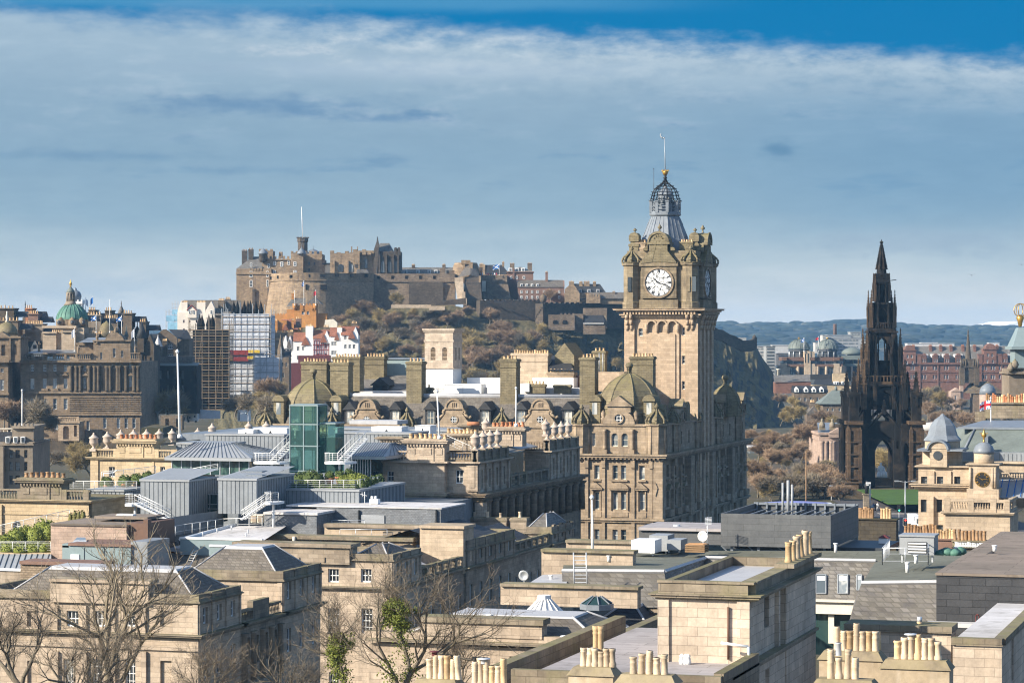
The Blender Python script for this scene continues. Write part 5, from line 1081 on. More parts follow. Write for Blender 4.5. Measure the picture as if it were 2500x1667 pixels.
 for y in(742,752,762,773,784,795):b.tube((cx(404 if y>756 else 419,D),D,ZD(y,D)),(cx(436,D),D,ZD(y,D)),.06,.06,4)
 b.bU('poles',M['metal_grey'],o)
 for l,r,t,bt in((420,434,756,768),(406,434,770,784),(410,434,787,806)):
  b=MB();b.box(cx(l,D),cx(r,D),D-.15,D-.1,ZD(bt,D),ZD(t,D));b.box(cx(l+4,D),cx(r-8,D),D-.3,D-.2,ZD(bt+2,D),ZD(bt-5,D));b.bU('netting',M['net_blue'],o)
 D=880;o=cG('site_hoarding','white sheeted hoarding at the foot of the scaffold towers','hoarding',510,1020,D);b=MB()
 for i in range(10):cb(b,468+i*7,475+i*7,998+i*.5,1022,D-.1*(i%2),.4)
 b.bU('panel',M['sheet_white'],o)
 for l,r,t,lab in((446,470,1012,'long white site cabin on the mound road'),(455,482,1009,'white box van parked beside the hoarding'),(580,610,1001,'white site tent under a bare tree')):
  o=cG('site_cabin' if 'van' not in lab else 'box_van',lab,'cabin' if 'van' not in lab else 'van',(l+r)/2,1028,D-6);b=MB();cb(b,l,r,t,1028,D-6,3);b.bU('body',M['white'],o);b=MB();cb(b,l+2,l+5,t+6,1026,D-6.05,.1);cb(b,r-9,r-5,t+5,t+10,D-6.05,.1);b.bU('opening',M['glass_far'],o)
  if 'van' in lab:
   for p in(l+5,r-4):b=MB();x=cx(p,D-6);b.tube((x,D-6.15,ZD(1027,D)),(x,D-5.8,ZD(1027,D)),.35,.35,10);b.bU('wheel',M['black_iron'],o)
scaffolds()
def left_trees():
 for px,py,D,h,k,lab in((385,1035,830,21,3,'wide-spreading olive bare tree between the bank and scaffolding'),(366,1030,838,18,3,'paler bare tree hard against the bank corner'),(410,1025,834,18,4,'dark bare tree right of the olive one by the mound'),(575,1020,800,15,4,'dark bare tree in front of the white scaffold'),(622,1035,760,17,4,'dark bare tree left of the mossy dome'),(640,1020,790,16,3,'olive bare tree behind the dark one by the dome'),(545,1022,820,13,4,'small dark bare tree at the foot of the brown scaffold'),(665,990,900,18,0,'reddish bare tree at the corner of the scaffolding annex'),(690,985,905,15,1,'olive bare tree below the maroon wall'),(30,1052,760,17,0,'brown bare tree before the bank corner pavilion'),(60,1060,740,20,4,'dark bare tree in front of the bank windows'),(95,1070,745,14,4,'short dark bare tree left of the arched porch'),(172,1140,700,13,1,'pale bare tree below the bank terrace'),(225,1170,690,16,1,'tall pale bare tree behind the honey stone pavilion'),(250,1150,700,14,3,'olive bare tree near the row of urns'),(120,1150,705,11,4,'dark bare tree in the shade of the terrace wall'),(10,1045,770,14,0,'brown bare tree at the far left edge')):
  tR(oD(px,py,D),h,k,lab,'bare trees on the mound',None,1.3)
 for px,pt,pb,D,lab,fl in((235,770,812,815,'flagpole with saltire flying left on the attic roof',('saltire',-1)),(268,733,812,818,'tall bare white flagpole over the bank pediment',None),(297,772,830,815,'flagpole with saltire near the bank right end',('saltire',-1)),(182,803,858,806,'flagpole with limp white flag in front of the drum',('white',-1)),(328,803,855,802,'flagpole with narrow white flag at the bank right corner',('white',-1)),(227,725,760,960,'flagpole with blue banner on distant roof right of white tower',('blue',-1)),(209,729,760,962,'grey-flagged pole next to the white tower',('white',1))):
  fP(px,pt,pb,D,lab,.11,'white',fl,None,1.6 if fl and fl[0]=='saltire' else .9,1.3 if fl and fl[0]=='saltire' else 2.2)
 D=540;o=cG('grey_corner_block','shaded grey stone building with square corner tower and white dormers at left edge','building',35,1190,D);b=MB();W=[]
 for y in(1098,1127,1160):
  for p in(27,43,63):W.append((p,y,y+(22 if y>1100 else 20),8 if p!=43 else 11,dict(blind=0)))
 cF(o,b,D,6,80,1080,1200,W,.25,20,gl='glass',fr='tenement');cb(b,-60,8,1090,1200,D-2,22);cb(b,30,82,1046,1082,D+1,12);cb(b,28,84,1078,1081,D+.2,14);cb(b,28,84,1040,1046,D+.4,13);cb(b,0,82,1084,1087,D-.5,20);cR(b,34,80,1033,D+.6,5,.8);b.bU('wall',M['render_grey'],o)
 b=MB();b.pO([(cx(-60,D),D+.5,ZD(1078,D)),(cx(62,D),D+.5,ZD(1078,D)),(cx(56,D),D+5,ZD(1056,D)),(cx(-60,D),D+5,ZD(1056,D))]);b.bU('roof',M['slate_dark'],o)
 for p in(18,37,55):b=MB();cb(b,p-5,p+5,1066,1081,D-.2,2.5);q=b.bU('dormer',M['white'],o);b=MB();cb(b,p-3,p+3,1068,1079,D-.3,.2);b.bU('pane',M['glass'],q)
 b=MB();bL(b,'F',D+5,cx(-60,D+5),cx(32,D+5),ZD(1060,D),ZD(1047,D),.7,.14,.2,.4);b.bU('balustrade',M['cream'],o)
 b=MB();b.tube((cx(8,D),D-.2,ZD(1200,D)),(cx(8,D),D-.2,ZD(1086,D)),.12,.12,6);b.bU('downpipe',M['black_iron'],o)
 fP(54,955,1040,D+4,'bare white flagpole on the square corner tower at left',.16,'white')
 D=790;o=cG('mound_terrace','stone arcaded garden wall on the mound below the scaffold','wall',425,1060,D);b=MB();cF(o,b,D,392,445,1014,1050,[(408,1022,1042,9,dict(blind=1)),(434,1022,1042,9,dict(blind=1))],.6,4);b.bU('wall',M['tenement'],o)
 b=MB();b.box(cx(345,770),cx(398,770),770,800,ZD(1044,770)-3,ZD(1044,770));o=b.bU('bank_grass',M['land'],kind='structure',loc=(0,0,0));o.rotation_euler=(0,0,TH)  # grass in dark earth colour, its shade put into the tone
 D=640;o=cG('street_lamp','grey curved-arm street lamp behind the glass lift tower','street lamp',606,1040,D);b=MB();b.tube((cx(606,D),D,ZD(1045,D)),(cx(606,D),D,ZD(1013,D)),.12,.09,6);b.path([(cx(606,D),D,ZD(1013,D)),(cx(604,D),D,ZD(1009,D)),(cx(598,D),D,ZD(1008,D)),(cx(590,D),D,ZD(1009,D))],.08);b.bU('pole',M['metal_grey'],o);b=MB();cb(b,587,592,1008,1010.5,D-.2,.4);b.bU('lamp_head',M['metal_grey'],o)
left_trees()
def far_right():
 D=1560;o=cG('red_sandstone_hotel','long red sandstone hotel with curved gables, dormers and a row of tall stacks','building',2345,960,D)
 b=MB();W=[]
 for p in(2228,2256,2283,2310,2338,2384,2404,2424,2444,2464):
  W+=[(p-3,894,903,4.5),(p+3.5,894,903,4.5),(p-3,915,925,4.5),(p+3.5,915,925,4.5)]
 cF(o,b,D,2200,2520,886,975,W,.35,18,gl='glass_far',fr='white_wall',cL=1)
 cb(b,2200,2520,885,890,D-.8,2);cb(b,2200,2520,908,910,D-.4,1);cb(b,2200,2520,930,932,D-.4,1)
 for p in(2246,2290,2370,2396,2446):cb(b,p-1.5,p+1.5,890,975,D-.5,1)
 b.bU('wall',M['red_stone'],o)
 b=MB();b.gable(cx(2200,D),cx(2520,D),D+1,D+19,ZD(887,D),ZD(845,D),'x');b.bU('roof',M['slate'],o)
 for l,r,t in((2206,2236,843),(2402,2433,840)):
  b=MB();cF(o,b,D-1.2,l,r,t+12,888,[((l+r)/2-5,t+23,t+31,4.5),((l+r)/2+5,t+23,t+31,4.5),((l+r)/2-7,t+38,t+46,4),((l+r)/2+7,t+38,t+46,4)],.3,9,gl='glass_far',fr='white_wall',cL=1)
  c=cx((l+r)/2,D);w=(r-l)/2*D/F;b.exy([(c+w*.85*cs(a*PI/10),ZD(t+12,D)+w*.85*sn(a*PI/10))for a in range(11)],D-1.4,D+6);cb(b,l-2,r+2,t+11,t+13.5,D-1.8,3)
  for p in(l-8,r+8):cb(b,p-5,p+5,866,888,D-.9,4);cb(b,p-6,p+6,864,867,D-1.2,5)
  b.bU('gable',M['red_stone'],o)
 for p in(2256,2284,2312,2340,2454):
  b=MB();cF(o,b,D-.9,p-6,p+6,868,887,[(p-2.8,876,884,3.6),(p+2.8,876,884,3.6)],.3,7,gl='glass_far',fr='white_wall',cL=1);c=cx(p,D);w=5*D/F;b.exy([(c+w*cs(a*PI/8),ZD(868,D)+w*1.1*sn(a*PI/8))for a in range(9)],D-1,D+4);cb(b,p-7,p+7,867,869,D-1.3,4);b.bU('gable',M['red_stone'],o)
 for p in(2237,2249,2263,2277,2291,2305,2317,2333,2347,2433,2445,2461,2471):
  b=MB();cb(b,p-3,p+3,864.5,873,D+1.2,4);q=b.bU('dormer',M['white_wall'],o);b=MB();cb(b,p-1.6,p+1.6,866.5,872.5,D+1.1,.3);b.bU('pane',M['glass_far'],q)
 for p in(2235,2277,2302,2327,2356,2385,2440):sK(o,p-3.5,p+3.5,844,872,D,7,3,'red_stone',2.5,'terracotta',.7,.22)
 D=1330;o=cG('domed_office','wide stone office building with twin copper-grey ribbed domes and brown bands','building',2010,930,D)
 b=MB();W=[(p,897,915,6)for p in(1913,1925,1953,1977,1983,2001,2020,2046,2057)]
 cF(o,b,D,1906,2062,892,925,[(1916,898,916,5),(1936,898,916,14),(1958,898,916,14),(1973,898,916,4),(1985,898,916,5),(2008,898,916,14),(2029,898,916,14),(2046,898,916,6)],.5,20,gl='glass',fr='dark_metal',cL=2)
 for p in(1908,1948,1966,1990,1996,2017,2040,2053):b.lA((cx(p,D),D-.3),[(.65,ZD(925,D)),(.65,ZD(894,D))],8)
 for l,r in((1907,1921),(1978,1990),(2036,2050)):cb(b,l,r,888,925,D-1.0,3)
 cF(o,b,D-1.4,1964,1979,857,925,[(1967,863,886,3),(1974,863,886,4)],.4,8,gl='glass',fr='dark_metal',cL=1);cb(b,1979,1989,858,872,D-1,5);b.bU('wall',M['clock_house'],o)
 b=MB()
 for l,r in((1908,1990),(1990,2058)):cb(b,l,r,872,881,D+.4,14);cb(b,l+2,r,889,895,D-.6,8)
 for l,r in((1909,1921),(1977,1989),(2036,2050)):cb(b,l,r,872,880,D-1.4,4)
 b.bU('brown_bands',M['brown_band'],o)
 b=MB();cb(b,1910,2056,881,889,D+1.5,10);b.bU('window_strip',M['glass'],o)
 for c,t in((1955,829),(2025,827)):
  b=MB();x=cx(c,D);b.lA((x,D+9),[(4.6,ZD(873,D)),(4.6,ZD(861,D)),(5.2,ZD(858,D)),(5.0,ZD(853,D))],10,.3,None,False);b.bU('drum',M['dark_metal'],o)
  b=MB()
  for k in range(10):a=.3+k*PI/5;b.cyl((x+4.9*cs(a),D+9+4.9*sn(a)),.3,ZD(872,D),ZD(858,D),6)
  b.bU('drum_posts',M['metal_grey'],o)
  b=MB();pr=[(5.5,852),(5.4,850),(4.9,843),(3.8,836),(2.3,831),(.6,829),(.1,828)];b.lA((x,D+9),[(r,ZD(y,D))for r,y in pr],24)
  for k in range(16):
   a=k*PI/8;P=[(x+r*cs(a),D+9+r*sn(a),ZD(y,D)+.05)for r,y in pr]
   for u,v in zip(P,P[1:]):b.tube(u,v,.14,.12,4,None,False)
  b.bU('dome',M['copper_grey'],o);b=MB();b.lA((x,D+9),[(.4,ZD(828,D)),(.5,ZD(825,D)),(.2,ZD(823,D))],8);b.bU('dome_ball',M['gold'],o)
 b=MB();cb(b,2058,2135,870,930,D+8,14);b.bU('glass_wing',M['glass'],o)
 b=MB();cb(b,2055,2136,868,878,D+5,16);cb(b,2058,2136,888,894,D+6,14);
 for p in(2062,2083,2103,2123):cb(b,p-1,p+1,878,888,D+7,1)
 b.bU('wing_eaves',M['copper_grey'],o);b=MB()
 for p in(2064,2080,2101,2122):cb(b,p-2.4,p+2.4,894,940,D+5.5,1.4)
 b.bU('wing_pillars',M['pink_stone'],o)
 b=MB();b.lA((cx(2096,D),D+24),[(5.5,ZD(866,D)),(5.4,ZD(860,D)),(4.2,ZD(854,D)),(2.2,ZD(850,D)),(.3,ZD(848,D))],16);b.bU('low_dome',M['copper_grey'],o);b=MB();cb(b,2072,2120,858,870,D+22,12);b.bU('upper_block',M['concrete'],o)
 fP(1963,826,858,D-2,'flagpole with blue saltire between the two ribbed domes',.16,'white',('saltire',-1),None,1.6,1.6);fP(1998,823,858,D+2,'flagpole with small red flag between the two ribbed domes',.16,'white',('red',-1),None,1.4,1.2)
 for l,r,t,bt,D,mt,lab in((1846,1872,845,900,1500,'concrete_pale','pale concrete theatre block against the castle crag'),(1870,1893,845,915,1480,'concrete','grey stepped block right of the pale theatre block'),(2008,2022,818,870,1750,'concrete_pale','narrow white slab at the brewery left end'),(2012,2106,824,870,1760,'zinc_pale','big pale grey industrial block with ribbon windows'),(2020,2078,817,824,1770,'zinc','grey roof storey of the industrial block'),(2076,2102,810,828,1780,'concrete','concrete plant house on the industrial block roof'),(2110,2140,830,850,1900,'concrete_pale','striped white office slab left of the gothic spire'),(2215,2330,838,850,2300,'white_roof','long white warehouse roof above the red hotel'),(2250,2290,836,842,2500,'white_roof','bright snow-white shed roof on the far plain'),(1885,1925,842,850,2500,'concrete_pale','low white shed beyond the domes'),(1800,1822,824,836,1700,'concrete_pale','white office top peeping over the castle end wall'),(2415,2440,836,840,2900,'white_roof','far white shed at right of the red hotel roof'),(1895,1940,862,880,2000,'slate','dark grey roofs in the plain left of the domes'),(1880,1900,858,870,2200,'white_wall','cluster of pale houses left of the domed office'),(2370,2400,841,846,2600,'concrete_pale','pale flat-roofed shed behind the dark spire'),(1990,2003,836,850,2100,'concrete_pale','thin white mast-like block between the domes')):
  o=cG('office_block',lab,'building',(l+r)/2,bt,D);b=MB();cb(b,l,r,t,bt+12,D,14);cb(b,l-.4,r+.4,t,t+1.2,D-.5,15);b.bU('wall',M[mt],o)
  if bt-t>16 and r-l>12:
   b=MB();n=int((bt-t)/8)
   for k in range(n):cb(b,l+(r-l)*.12,r-(r-l)*.12,t+5+k*8,t+8.4+k*8,D-.15,.4)
   b.bU('ribbon_window',M['glass_far'],o)
 R=random.Random(8)
 for k in range(34):
  px=R.uniform(1855,2500);py=R.choice((826,832,838,846,855,864,872));py+=R.uniform(-3,3);D=min(5200,(CZ-56)*F/(py-HY));w=R.uniform(4,13);h=R.uniform(2.2,5)
  mt=R.choice(('concrete_pale','white_wall','white_roof','render_grey','concrete','slate','brick_red'));o=cG('distant_house','small %s building among trees on the far plain'%{'concrete_pale':'pale','white_wall':'white','white_roof':'off-white','render_grey':'buff','concrete':'grey','slate':'dark','brick_red':'reddish'}[mt],'building',px,py,D,'distant buildings on the plain');b=MB();cb(b,px-w,px+w,py-h,py+3,D,14);b.bU('wall',M[mt],o);b=MB();b.gable(cx(px-w,D),cx(px+w,D),D-.3,D+14.3,ZD(py-h,D),ZD(py-h*1.7,D),'x');b.bU('roof',M['slate' if mt!='slate' else 'white_roof'],o)
 for l,r,t,D,lab in((2034,2043,791,1900,'round brown brick factory chimney above the industrial block'),):
  o=cG('factory_chimney',lab,'chimney',2038,830,D);b=MB();b.lA((cx(2038.5,D),D),[(4.5*D/F*1.05,ZD(835,D)),(3.9*D/F,ZD(793,D)),(4.2*D/F,ZD(792.5,D)),(4.2*D/F,ZD(791,D))],14);b.bU('shaft',M['brick_red'],o)
 D=1180;o=cG('long_slate_house','long grey slate roof with red painted wall below the domed office','building',1935,945,D);b=MB();cb(b,1893,1980,932,960,D,10);b.bU('wall',M['red_stone'],o);b=MB();b.pO([(cx(1890,D),D-.4,ZD(934,D)),(cx(1978,D),D-.4,ZD(930,D)),(cx(1983,D),D+9,ZD(915,D)),(cx(1893,D),D+9,ZD(917,D))]);b.bU('roof',M['slate'],o);b=MB();b.lA((cx(1899,D),D-2),[(.6,ZD(916,D)),(.5,ZD(903,D)),(.9,ZD(902,D)),(.9,ZD(900,D))],8);b.bU('stone_post',M['cream'],o)
 D=1160;o=cG('ochre_gable_house','house with broad ochre gable end, skylit slate roof and white dormers','building',2035,965,D)
 b=MB();b.exy([(cx(2035,D),ZD(935,D)),(cx(2035,D),ZD(912,D)),(cx(2071,D),ZD(911,D)),(cx(2073,D),ZD(925,D)),(cx(2078,D),ZD(937,D)),(cx(2078,D),ZD(945,D))],D+3,D+5);cb(b,1984,2080,940,962,D,8);b.bU('wall',M['honey'],o)
 b=MB();b.pO([(cx(1985,D),D-.4,ZD(938,D)),(cx(2030,D),D-.4,ZD(939,D)),(cx(2028,D),D+6,ZD(926,D)),(cx(1994,D),D+6,ZD(926,D))]);b.pO([(cx(2030,D),D-.3,ZD(940,D)),(cx(2072,D),D-.3,ZD(940,D)),(cx(2066,D),D+6,ZD(927,D)),(cx(2028,D),D+6,ZD(926,D))]);cb(b,1980,2034,914,926,D+8,4);b.bU('roof',M['slate_dark'],o)
 for p in(2039,2045,2058,2068):b=MB();cb(b,p-3,p+3,931,939,D+.5,3);q=b.bU('dormer',M['white'],o);b=MB();cb(b,p-1.6,p+1.6,933,938.5,D+.4,.3);b.bU('pane',M['glass_far'],q)
 sK(o,2038,2048,924,940,D,5,3,'honey',2)
 D=1120;o=cG('terrace_house','grey terrace with white-painted dormers behind leafless gardens','building',1975,1000,D);b=MB();cF(o,b,D,1938,2020,957,1010,[(p,970,980,5)for p in(1952,1966,1980,1996)],.3,9,gl='glass_far');b.bU('wall',M['tenement'],o);b=MB();b.gable(cx(1936,D),cx(2022,D),D-.4,D+10,ZD(958,D),ZD(942,D),'x');b.bU('roof',M['slate_dark'],o)
 for p in(1945,1968,1987,2006):b=MB();b.exy([(cx(p-5,D),ZD(957,D)),(cx(p+5,D),ZD(957,D)),(cx(p+5,D),ZD(950,D)),(cx(p,D),ZD(944,D)),(cx(p-5,D),ZD(950,D))],D-.6,D+3);q=b.bU('dormer',M['white'],o);b=MB();cb(b,p-2.5,p+2.5,950,956,D-.7,.3);b.bU('pane',M['glass_far'],q)
 D=1050;o=cG('hipped_hall','grey-green hip-roofed hall with small cupola among bare trees','building',2060,1010,D);b=MB();cF(o,b,D,2009,2120,985,1030,[(2021,996,1003,5),(2033,996,1003,5),(2050,996,1003,5)],.3,14,gl='glass_far');b.bU('wall',M['tenement'],o);b=MB();b.hip(cx(2000,D),cx(2125,D),D-1,D+15,ZD(986,D),ZD(953,D),6,7.9);b.bU('roof',M['copper_grey'],o);b=MB();b.lA((cx(2046,D),D+7),[(.6,ZD(955,D)),(.6,ZD(947,D)),(.1,ZD(943,D))],6);b.bU('cupola',M['copper_grey'],o)
 D=1000;o=cG('gabled_lodge','small brown gabled lodge with broad chimney half hidden by trees','building',1990,1030,D);b=MB();b.exy([(cx(1970,D),ZD(1040,D)),(cx(2003,D),ZD(1040,D)),(cx(2003,D),ZD(1010,D)),(cx(1987,D),ZD(992,D)),(cx(1970,D),ZD(1010,D))],D,D+8);b.bU('wall',M['tenement'],o);b=MB();b.gable(cx(1969,D),cx(2004,D),D-.3,D+9,ZD(1011,D),ZD(991,D),'y');b.bU('roof',M['slate_brown'],o);sK(o,1980,1992,982,1000,D,3,4,'tenement',1.6)
 D=1290;o=cG('spired_church','church with slim dark spire, round apse and classical gable among trees','church',2370,1000,D)
 b=MB();s=D/F;c=(cx(2367,D),D+4);b.lA(c,[(10*s,ZD(905,D)),(5.5*s,ZD(852,D)),(1.2*s,ZD(808,D)),(1.5*s,ZD(806,D)),(.2*s,ZD(804,D)),(.15*s,ZD(792,D))],8,.39,None,False);b.bU('spire',M['soot'],o)
 b=MB();cb(b,2355,2380,876,935,D,6);cb(b,2353,2383,893,897,D-.4,6.8);cb(b,2344,2356,898,940,D-1,4);cb(b,2379,2391,898,940,D-1,4);
 for p in(2347,2352,2382,2388,2358,2377):b.lA((cx(p,D),D),[(.5,ZD(900,D)),(.5,ZD(885,D)),(.05,ZD(874,D))],6)
 b.bU('tower',M['soot'],o);b=MB();cF(o,b,D-3,2322,2345,955,1000,[(2333,965,975,4)],.3,8,gl='glass_far');pD(b,cx(2321,D),cx(2346,D),D-3.3,D+4,ZD(955,D),1.6);cb(b,2344,2352,942,1000,D-2,3);cb(b,2395,2402,950,1000,D-3,3);b.bU('nave',M['pink_stone'],o)
 b=MB();b.pO([(cx(2372,D),D-2,ZD(960,D)),(cx(2450,D),D-2,ZD(960,D)),(cx(2412,D),D+3,ZD(930,D))]);b.pO([(cx(2345,D),D-2,ZD(958,D)),(cx(2372,D),D-2,ZD(960,D)),(cx(2412,D),D+3,ZD(930,D)),(cx(2372,D),D+4,ZD(935,D))]);b.exy([(cx(2375,D),ZD(1010,D)),(cx(2450,D),ZD(1010,D)),(cx(2450,D),ZD(958,D)),(cx(2412,D),ZD(931,D)),(cx(2375,D),ZD(958,D))],D-1.5,D+8);b.bU('hall',M['tenement'],o)
 b=MB();c=(cx(2404,D),D-8);b.lA(c,[(20*s,ZD(1000,D)),(20*s,ZD(962,D))],16);b.bU('apse',M['pink_stone'],o);b=MB();b.lA(c,[(20.5*s,ZD(962,D)),(19*s,ZD(950,D)),(14*s,ZD(942,D)),(6*s,ZD(937,D)),(1*s,ZD(935,D))],16);b.bU('apse_dome',M['lead'],o)
far_right()
def monument():
 D=650;X=lambda p:cx(p,D);s=D/F;cxm,cy=X(2166),D+10
 o=cG('gothic_monument','towering soot-black gothic spire monument with open arches and pinnacles','monument',2166,1215,D+10)
 def pin(b,x,y,w,z0,z1,n=4):
  h=z1-z0;zs=z0+h*.52
  b.box(x-w/2,x+w/2,y-w/2,y+w/2,z0,zs)
  b.box(x-w*.62,x+w*.62,y-w*.62,y+w*.62,zs-h*.03,zs)
  for dx,dy in((1,0),(-1,0),(0,1),(0,-1)):b.lA((x+dx*w*.5,y+dy*w*.5),[(w*.16,z0+h*.3),(w*.16,zs),(.02,zs+h*.14)],4,.78,None,False)
  b.lA((x,y),[(w*.5,zs),(w*.12,z1-h*.06),(w*.22,z1-h*.045),(.02,z1)],n,.78,None,False)
  for k in range(6):
   f=(k+.5)/6;r=w*.5*(1-f)+w*.12;z=zs+(z1-zs)*f*.92
   for a in range(4):b.lA((x+r*cs(a*PI/2+.78),y+r*sn(a*PI/2+.78)),[(.02,z-.12),(w*.10,z),(.02,z+.14)],4)
 def parch(b,x0,x1,zs,za,zt,y0,y1,n=7,face='y',c0=0):
  """a wall panel x0..x1 up to zt with a pointed arch cut out, springing at zs, apex za"""
  xm=(x0+x1)/2;w=(x1-x0)/2;r=((za-zs)**2+w*w)/(2*w)
  def arc(sd):
   P=[]
   for k in range(n+1):
    z=zs+(za-zs)*k/n;dx=math.sqrt(max(0,r*r-(z-zs)**2))-(r-w);P.append((xm+sd*dx,z))
   return P
  L=arc(-1);Rr=arc(1)
  for P,sd in((L,-1),(Rr,1)):
   for u,v in zip(P,P[1:]):
    ed=xm+sd*(w+.01);q=[(ed,u[1]),(u[0],u[1]),(v[0],v[1]),(ed,v[1])]
    if sd>0:q=q[::-1]
    (b.exy if face=='y' else b.exx)(q if face=='y' else q,y0,y1)
  q=[(x0,za),(x1,za),(x1,zt),(x0,zt)]
  (b.exy if face=='y' else b.exx)(q,y0,y1)
 z=lambda py:ZD(py,D+4)
 hw=3.7;pw=2.2;zb,z1=z(1190),z(1035)
 b=MB()
 for sx in(-1,1):
  for sy in(-1,1):
   x,y=cxm+sx*hw,cy+sy*hw;b.box(x-pw/2,x+pw/2,y-pw/2,y+pw/2,zb,z1)
   for q in(-1,1):b.box(x+q*pw*.5-.35,x+q*pw*.5+.35,y-pw*.62,y+pw*.62,zb,z1-4);b.box(x-pw*.62,x+pw*.62,y+q*pw*.5-.35,y+q*pw*.5+.35,zb,z1-6)
 b.bU('pier',M['gothic'],o);
 b=MB()
 for y0 in(cy-hw-.6,cy+hw-.6):
  parch(b,cxm-hw+.9,cxm+hw-.9,z(1120),z(1058),z(1030),y0,y0+1.2)
  parch(b,cxm-hw+1.3,cxm+hw-1.3,z(1120),z(1072),z(1040),y0+.15,y0+.9)
 for x0 in(cxm-hw-.6,cxm+hw-.6):
  parch(b,cy-hw+.9,cy+hw-.9,z(1120),z(1058),z(1030),x0,x0+1.2,7,'x')
 b.bU('great_arch',M['gothic'],o)
 ow=8.1
 for k,(sx,sy)in enumerate(((-1,-1),(1,-1),(-1,1),(1,1))):
  x,y=cxm+sx*ow*.93,cy+sy*ow*.5+(-2 if sy<0 else 4)
  b=MB();w=2.7
  b.box(x-w/2,x+w/2,y-w/2,y+w/2,z(1195),z(1036))
  for q in(-1,1):
   for r in(-1,1):b.box(x+q*w*.5-.4,x+q*w*.5+.4,y+r*w*.5-.4,y+r*w*.5+.4,z(1195),z(1048));b.lA((x+q*w*.5,y+r*w*.5),[(.38,z(1048)),(.03,z(1036))],4,.78,None,False)
  for f in(1170,1140,1110,1080):b.box(x-w*.68,x+w*.68,y-w*.68,y+w*.68,z(f),z(f)+.3)
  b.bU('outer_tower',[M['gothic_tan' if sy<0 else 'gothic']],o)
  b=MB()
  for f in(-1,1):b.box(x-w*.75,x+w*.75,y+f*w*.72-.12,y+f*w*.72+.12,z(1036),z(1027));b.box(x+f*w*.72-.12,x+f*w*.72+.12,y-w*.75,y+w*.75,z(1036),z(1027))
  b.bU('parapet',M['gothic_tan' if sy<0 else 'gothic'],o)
  b=MB();pin(b,x,y,2.3,z(1030),z(908 if sy>0 else 905));b.box(x-1.5,x+1.5,y-1.5,y+1.5,z(965),z(957))
  b.bU('pinnacle',M['gothic'],o)
  b=MB();P=[]
  for i in range(9):
   f=i/8;P.append((x+(cxm+sx*hw*.75-x)*f,y+(cy+sy*hw*.5-y)*f,z(1010)+(z(945)-z(1010))*(f**1.8)))
  for u,v in zip(P,P[1:]):b.tube(u,v,.55,.55,4);b.tube(Vector(u)-Vector((0,0,1.3)),Vector(v)-Vector((0,0,1.3)),.3,.3,4)
  b.bU('flying_rib',M['gothic'],o)
  b=MB();xa,xb=sorted((x+(-sx)*w*.5,cxm+sx*(hw+.2)));yy=y;parch(b,xa,xb,z(1120),z(1078),z(1036),yy-.5,yy+.5);b.box(xa,xb,yy-.7,yy+.7,z(1040),z(1034));b.bU('side_arch',M['gothic'],o)
 def stage(z0,z1,w,aw,zs,za,mt,nm='stage',pw=1.6):
  b=MB()
  for sx in(-1,1):
   for sy in(-1,1):
    x,y=cxm+sx*(w-pw/2),cy+sy*(w-pw/2);b.box(x-pw/2,x+pw/2,y-pw/2,y+pw/2,z0,z1);b.box(x+sx*pw*.45-.3,x+sx*pw*.45+.3,y-.3,y+.3,z0,z1-1);b.box(x-.3,x+.3,y+sy*pw*.45-.3,y+sy*pw*.45+.3,z0,z1-1)
  for q in(-1,1):
   parch(b,cxm-w+pw*.8,cxm+w-pw*.8,zs,za,z1,cy+q*(w-.9)-.35,cy+q*(w-.9)+.35);parch(b,cy-w+pw*.8,cy+w-pw*.8,zs,za,z1,cxm+q*(w-.9)-.35,cxm+q*(w-.9)+.35,7,'x')
   for t in(-.33,.33):b.box(cxm+t*w-.12,cxm+t*w+.12,cy+q*(w-.9)-.25,cy+q*(w-.9)+.25,z0,za-1.2)
  b.box(cxm-w-.3,cxm+w+.3,cy-w-.3,cy+w+.3,z1-.45,z1)
  b.bU(nm,M[mt],o)
 stage(z(1035),z(938),4.7,4,z(1000),z(955),'gothic');stage(z(938),z(808),3.3,3.4,z(870),z(822),'gothic','stage',1.4);stage(z(808),z(738),2.25,2.6,z(775),z(752),'gothic','stage',1.0);stage(z(738),z(688),1.3,1.6,z(712),z(698),'gothic','stage',.6)
 b=MB();b.box(cxm-2.4,cxm+2.4,cy-2.0,cy+2.0,z(940),z(880));b.bU('core',M['gothic'],o);b=MB();b.box(cxm-1.3,cxm+1.3,cy-1.3,cy+1.3,z(815),z(745));b.box(cxm-.8,cxm+.8,cy-.8,cy+.8,z(745),z(690));b.box(cxm-3.6,cxm+3.6,cy-3.6,cy+3.6,z(1000),z(940));b.bU('core',M['gothic'],o)
 for zz,w in((z(932),4.2),(z(802),2.9),(z(682),1.6)):
  b=MB()
  for q in(-1,1):
   for k in range(11):b.box(cxm-w+k*w*.2-.12,cxm-w+k*w*.2+.12,cy+q*w-.1,cy+q*w+.1,zz,zz+1.3);b.box(cxm+q*w-.1,cxm+q*w+.1,cy-w+k*w*.2-.12,cy-w+k*w*.2+.12,zz,zz+1.3)
   b.box(cxm-w-.15,cxm+w+.15,cy+q*w-.15,cy+q*w+.15,zz+1.2,zz+1.5);b.box(cxm+q*w-.15,cxm+q*w+.15,cy-w,cy+w,zz+1.2,zz+1.5);b.box(cxm-w,cxm+w,cy+q*w-.2,cy+q*w+.2,zz-.6,zz)
  b.bU('gallery',M['gothic_tan' if w>4 else 'gothic'],o)
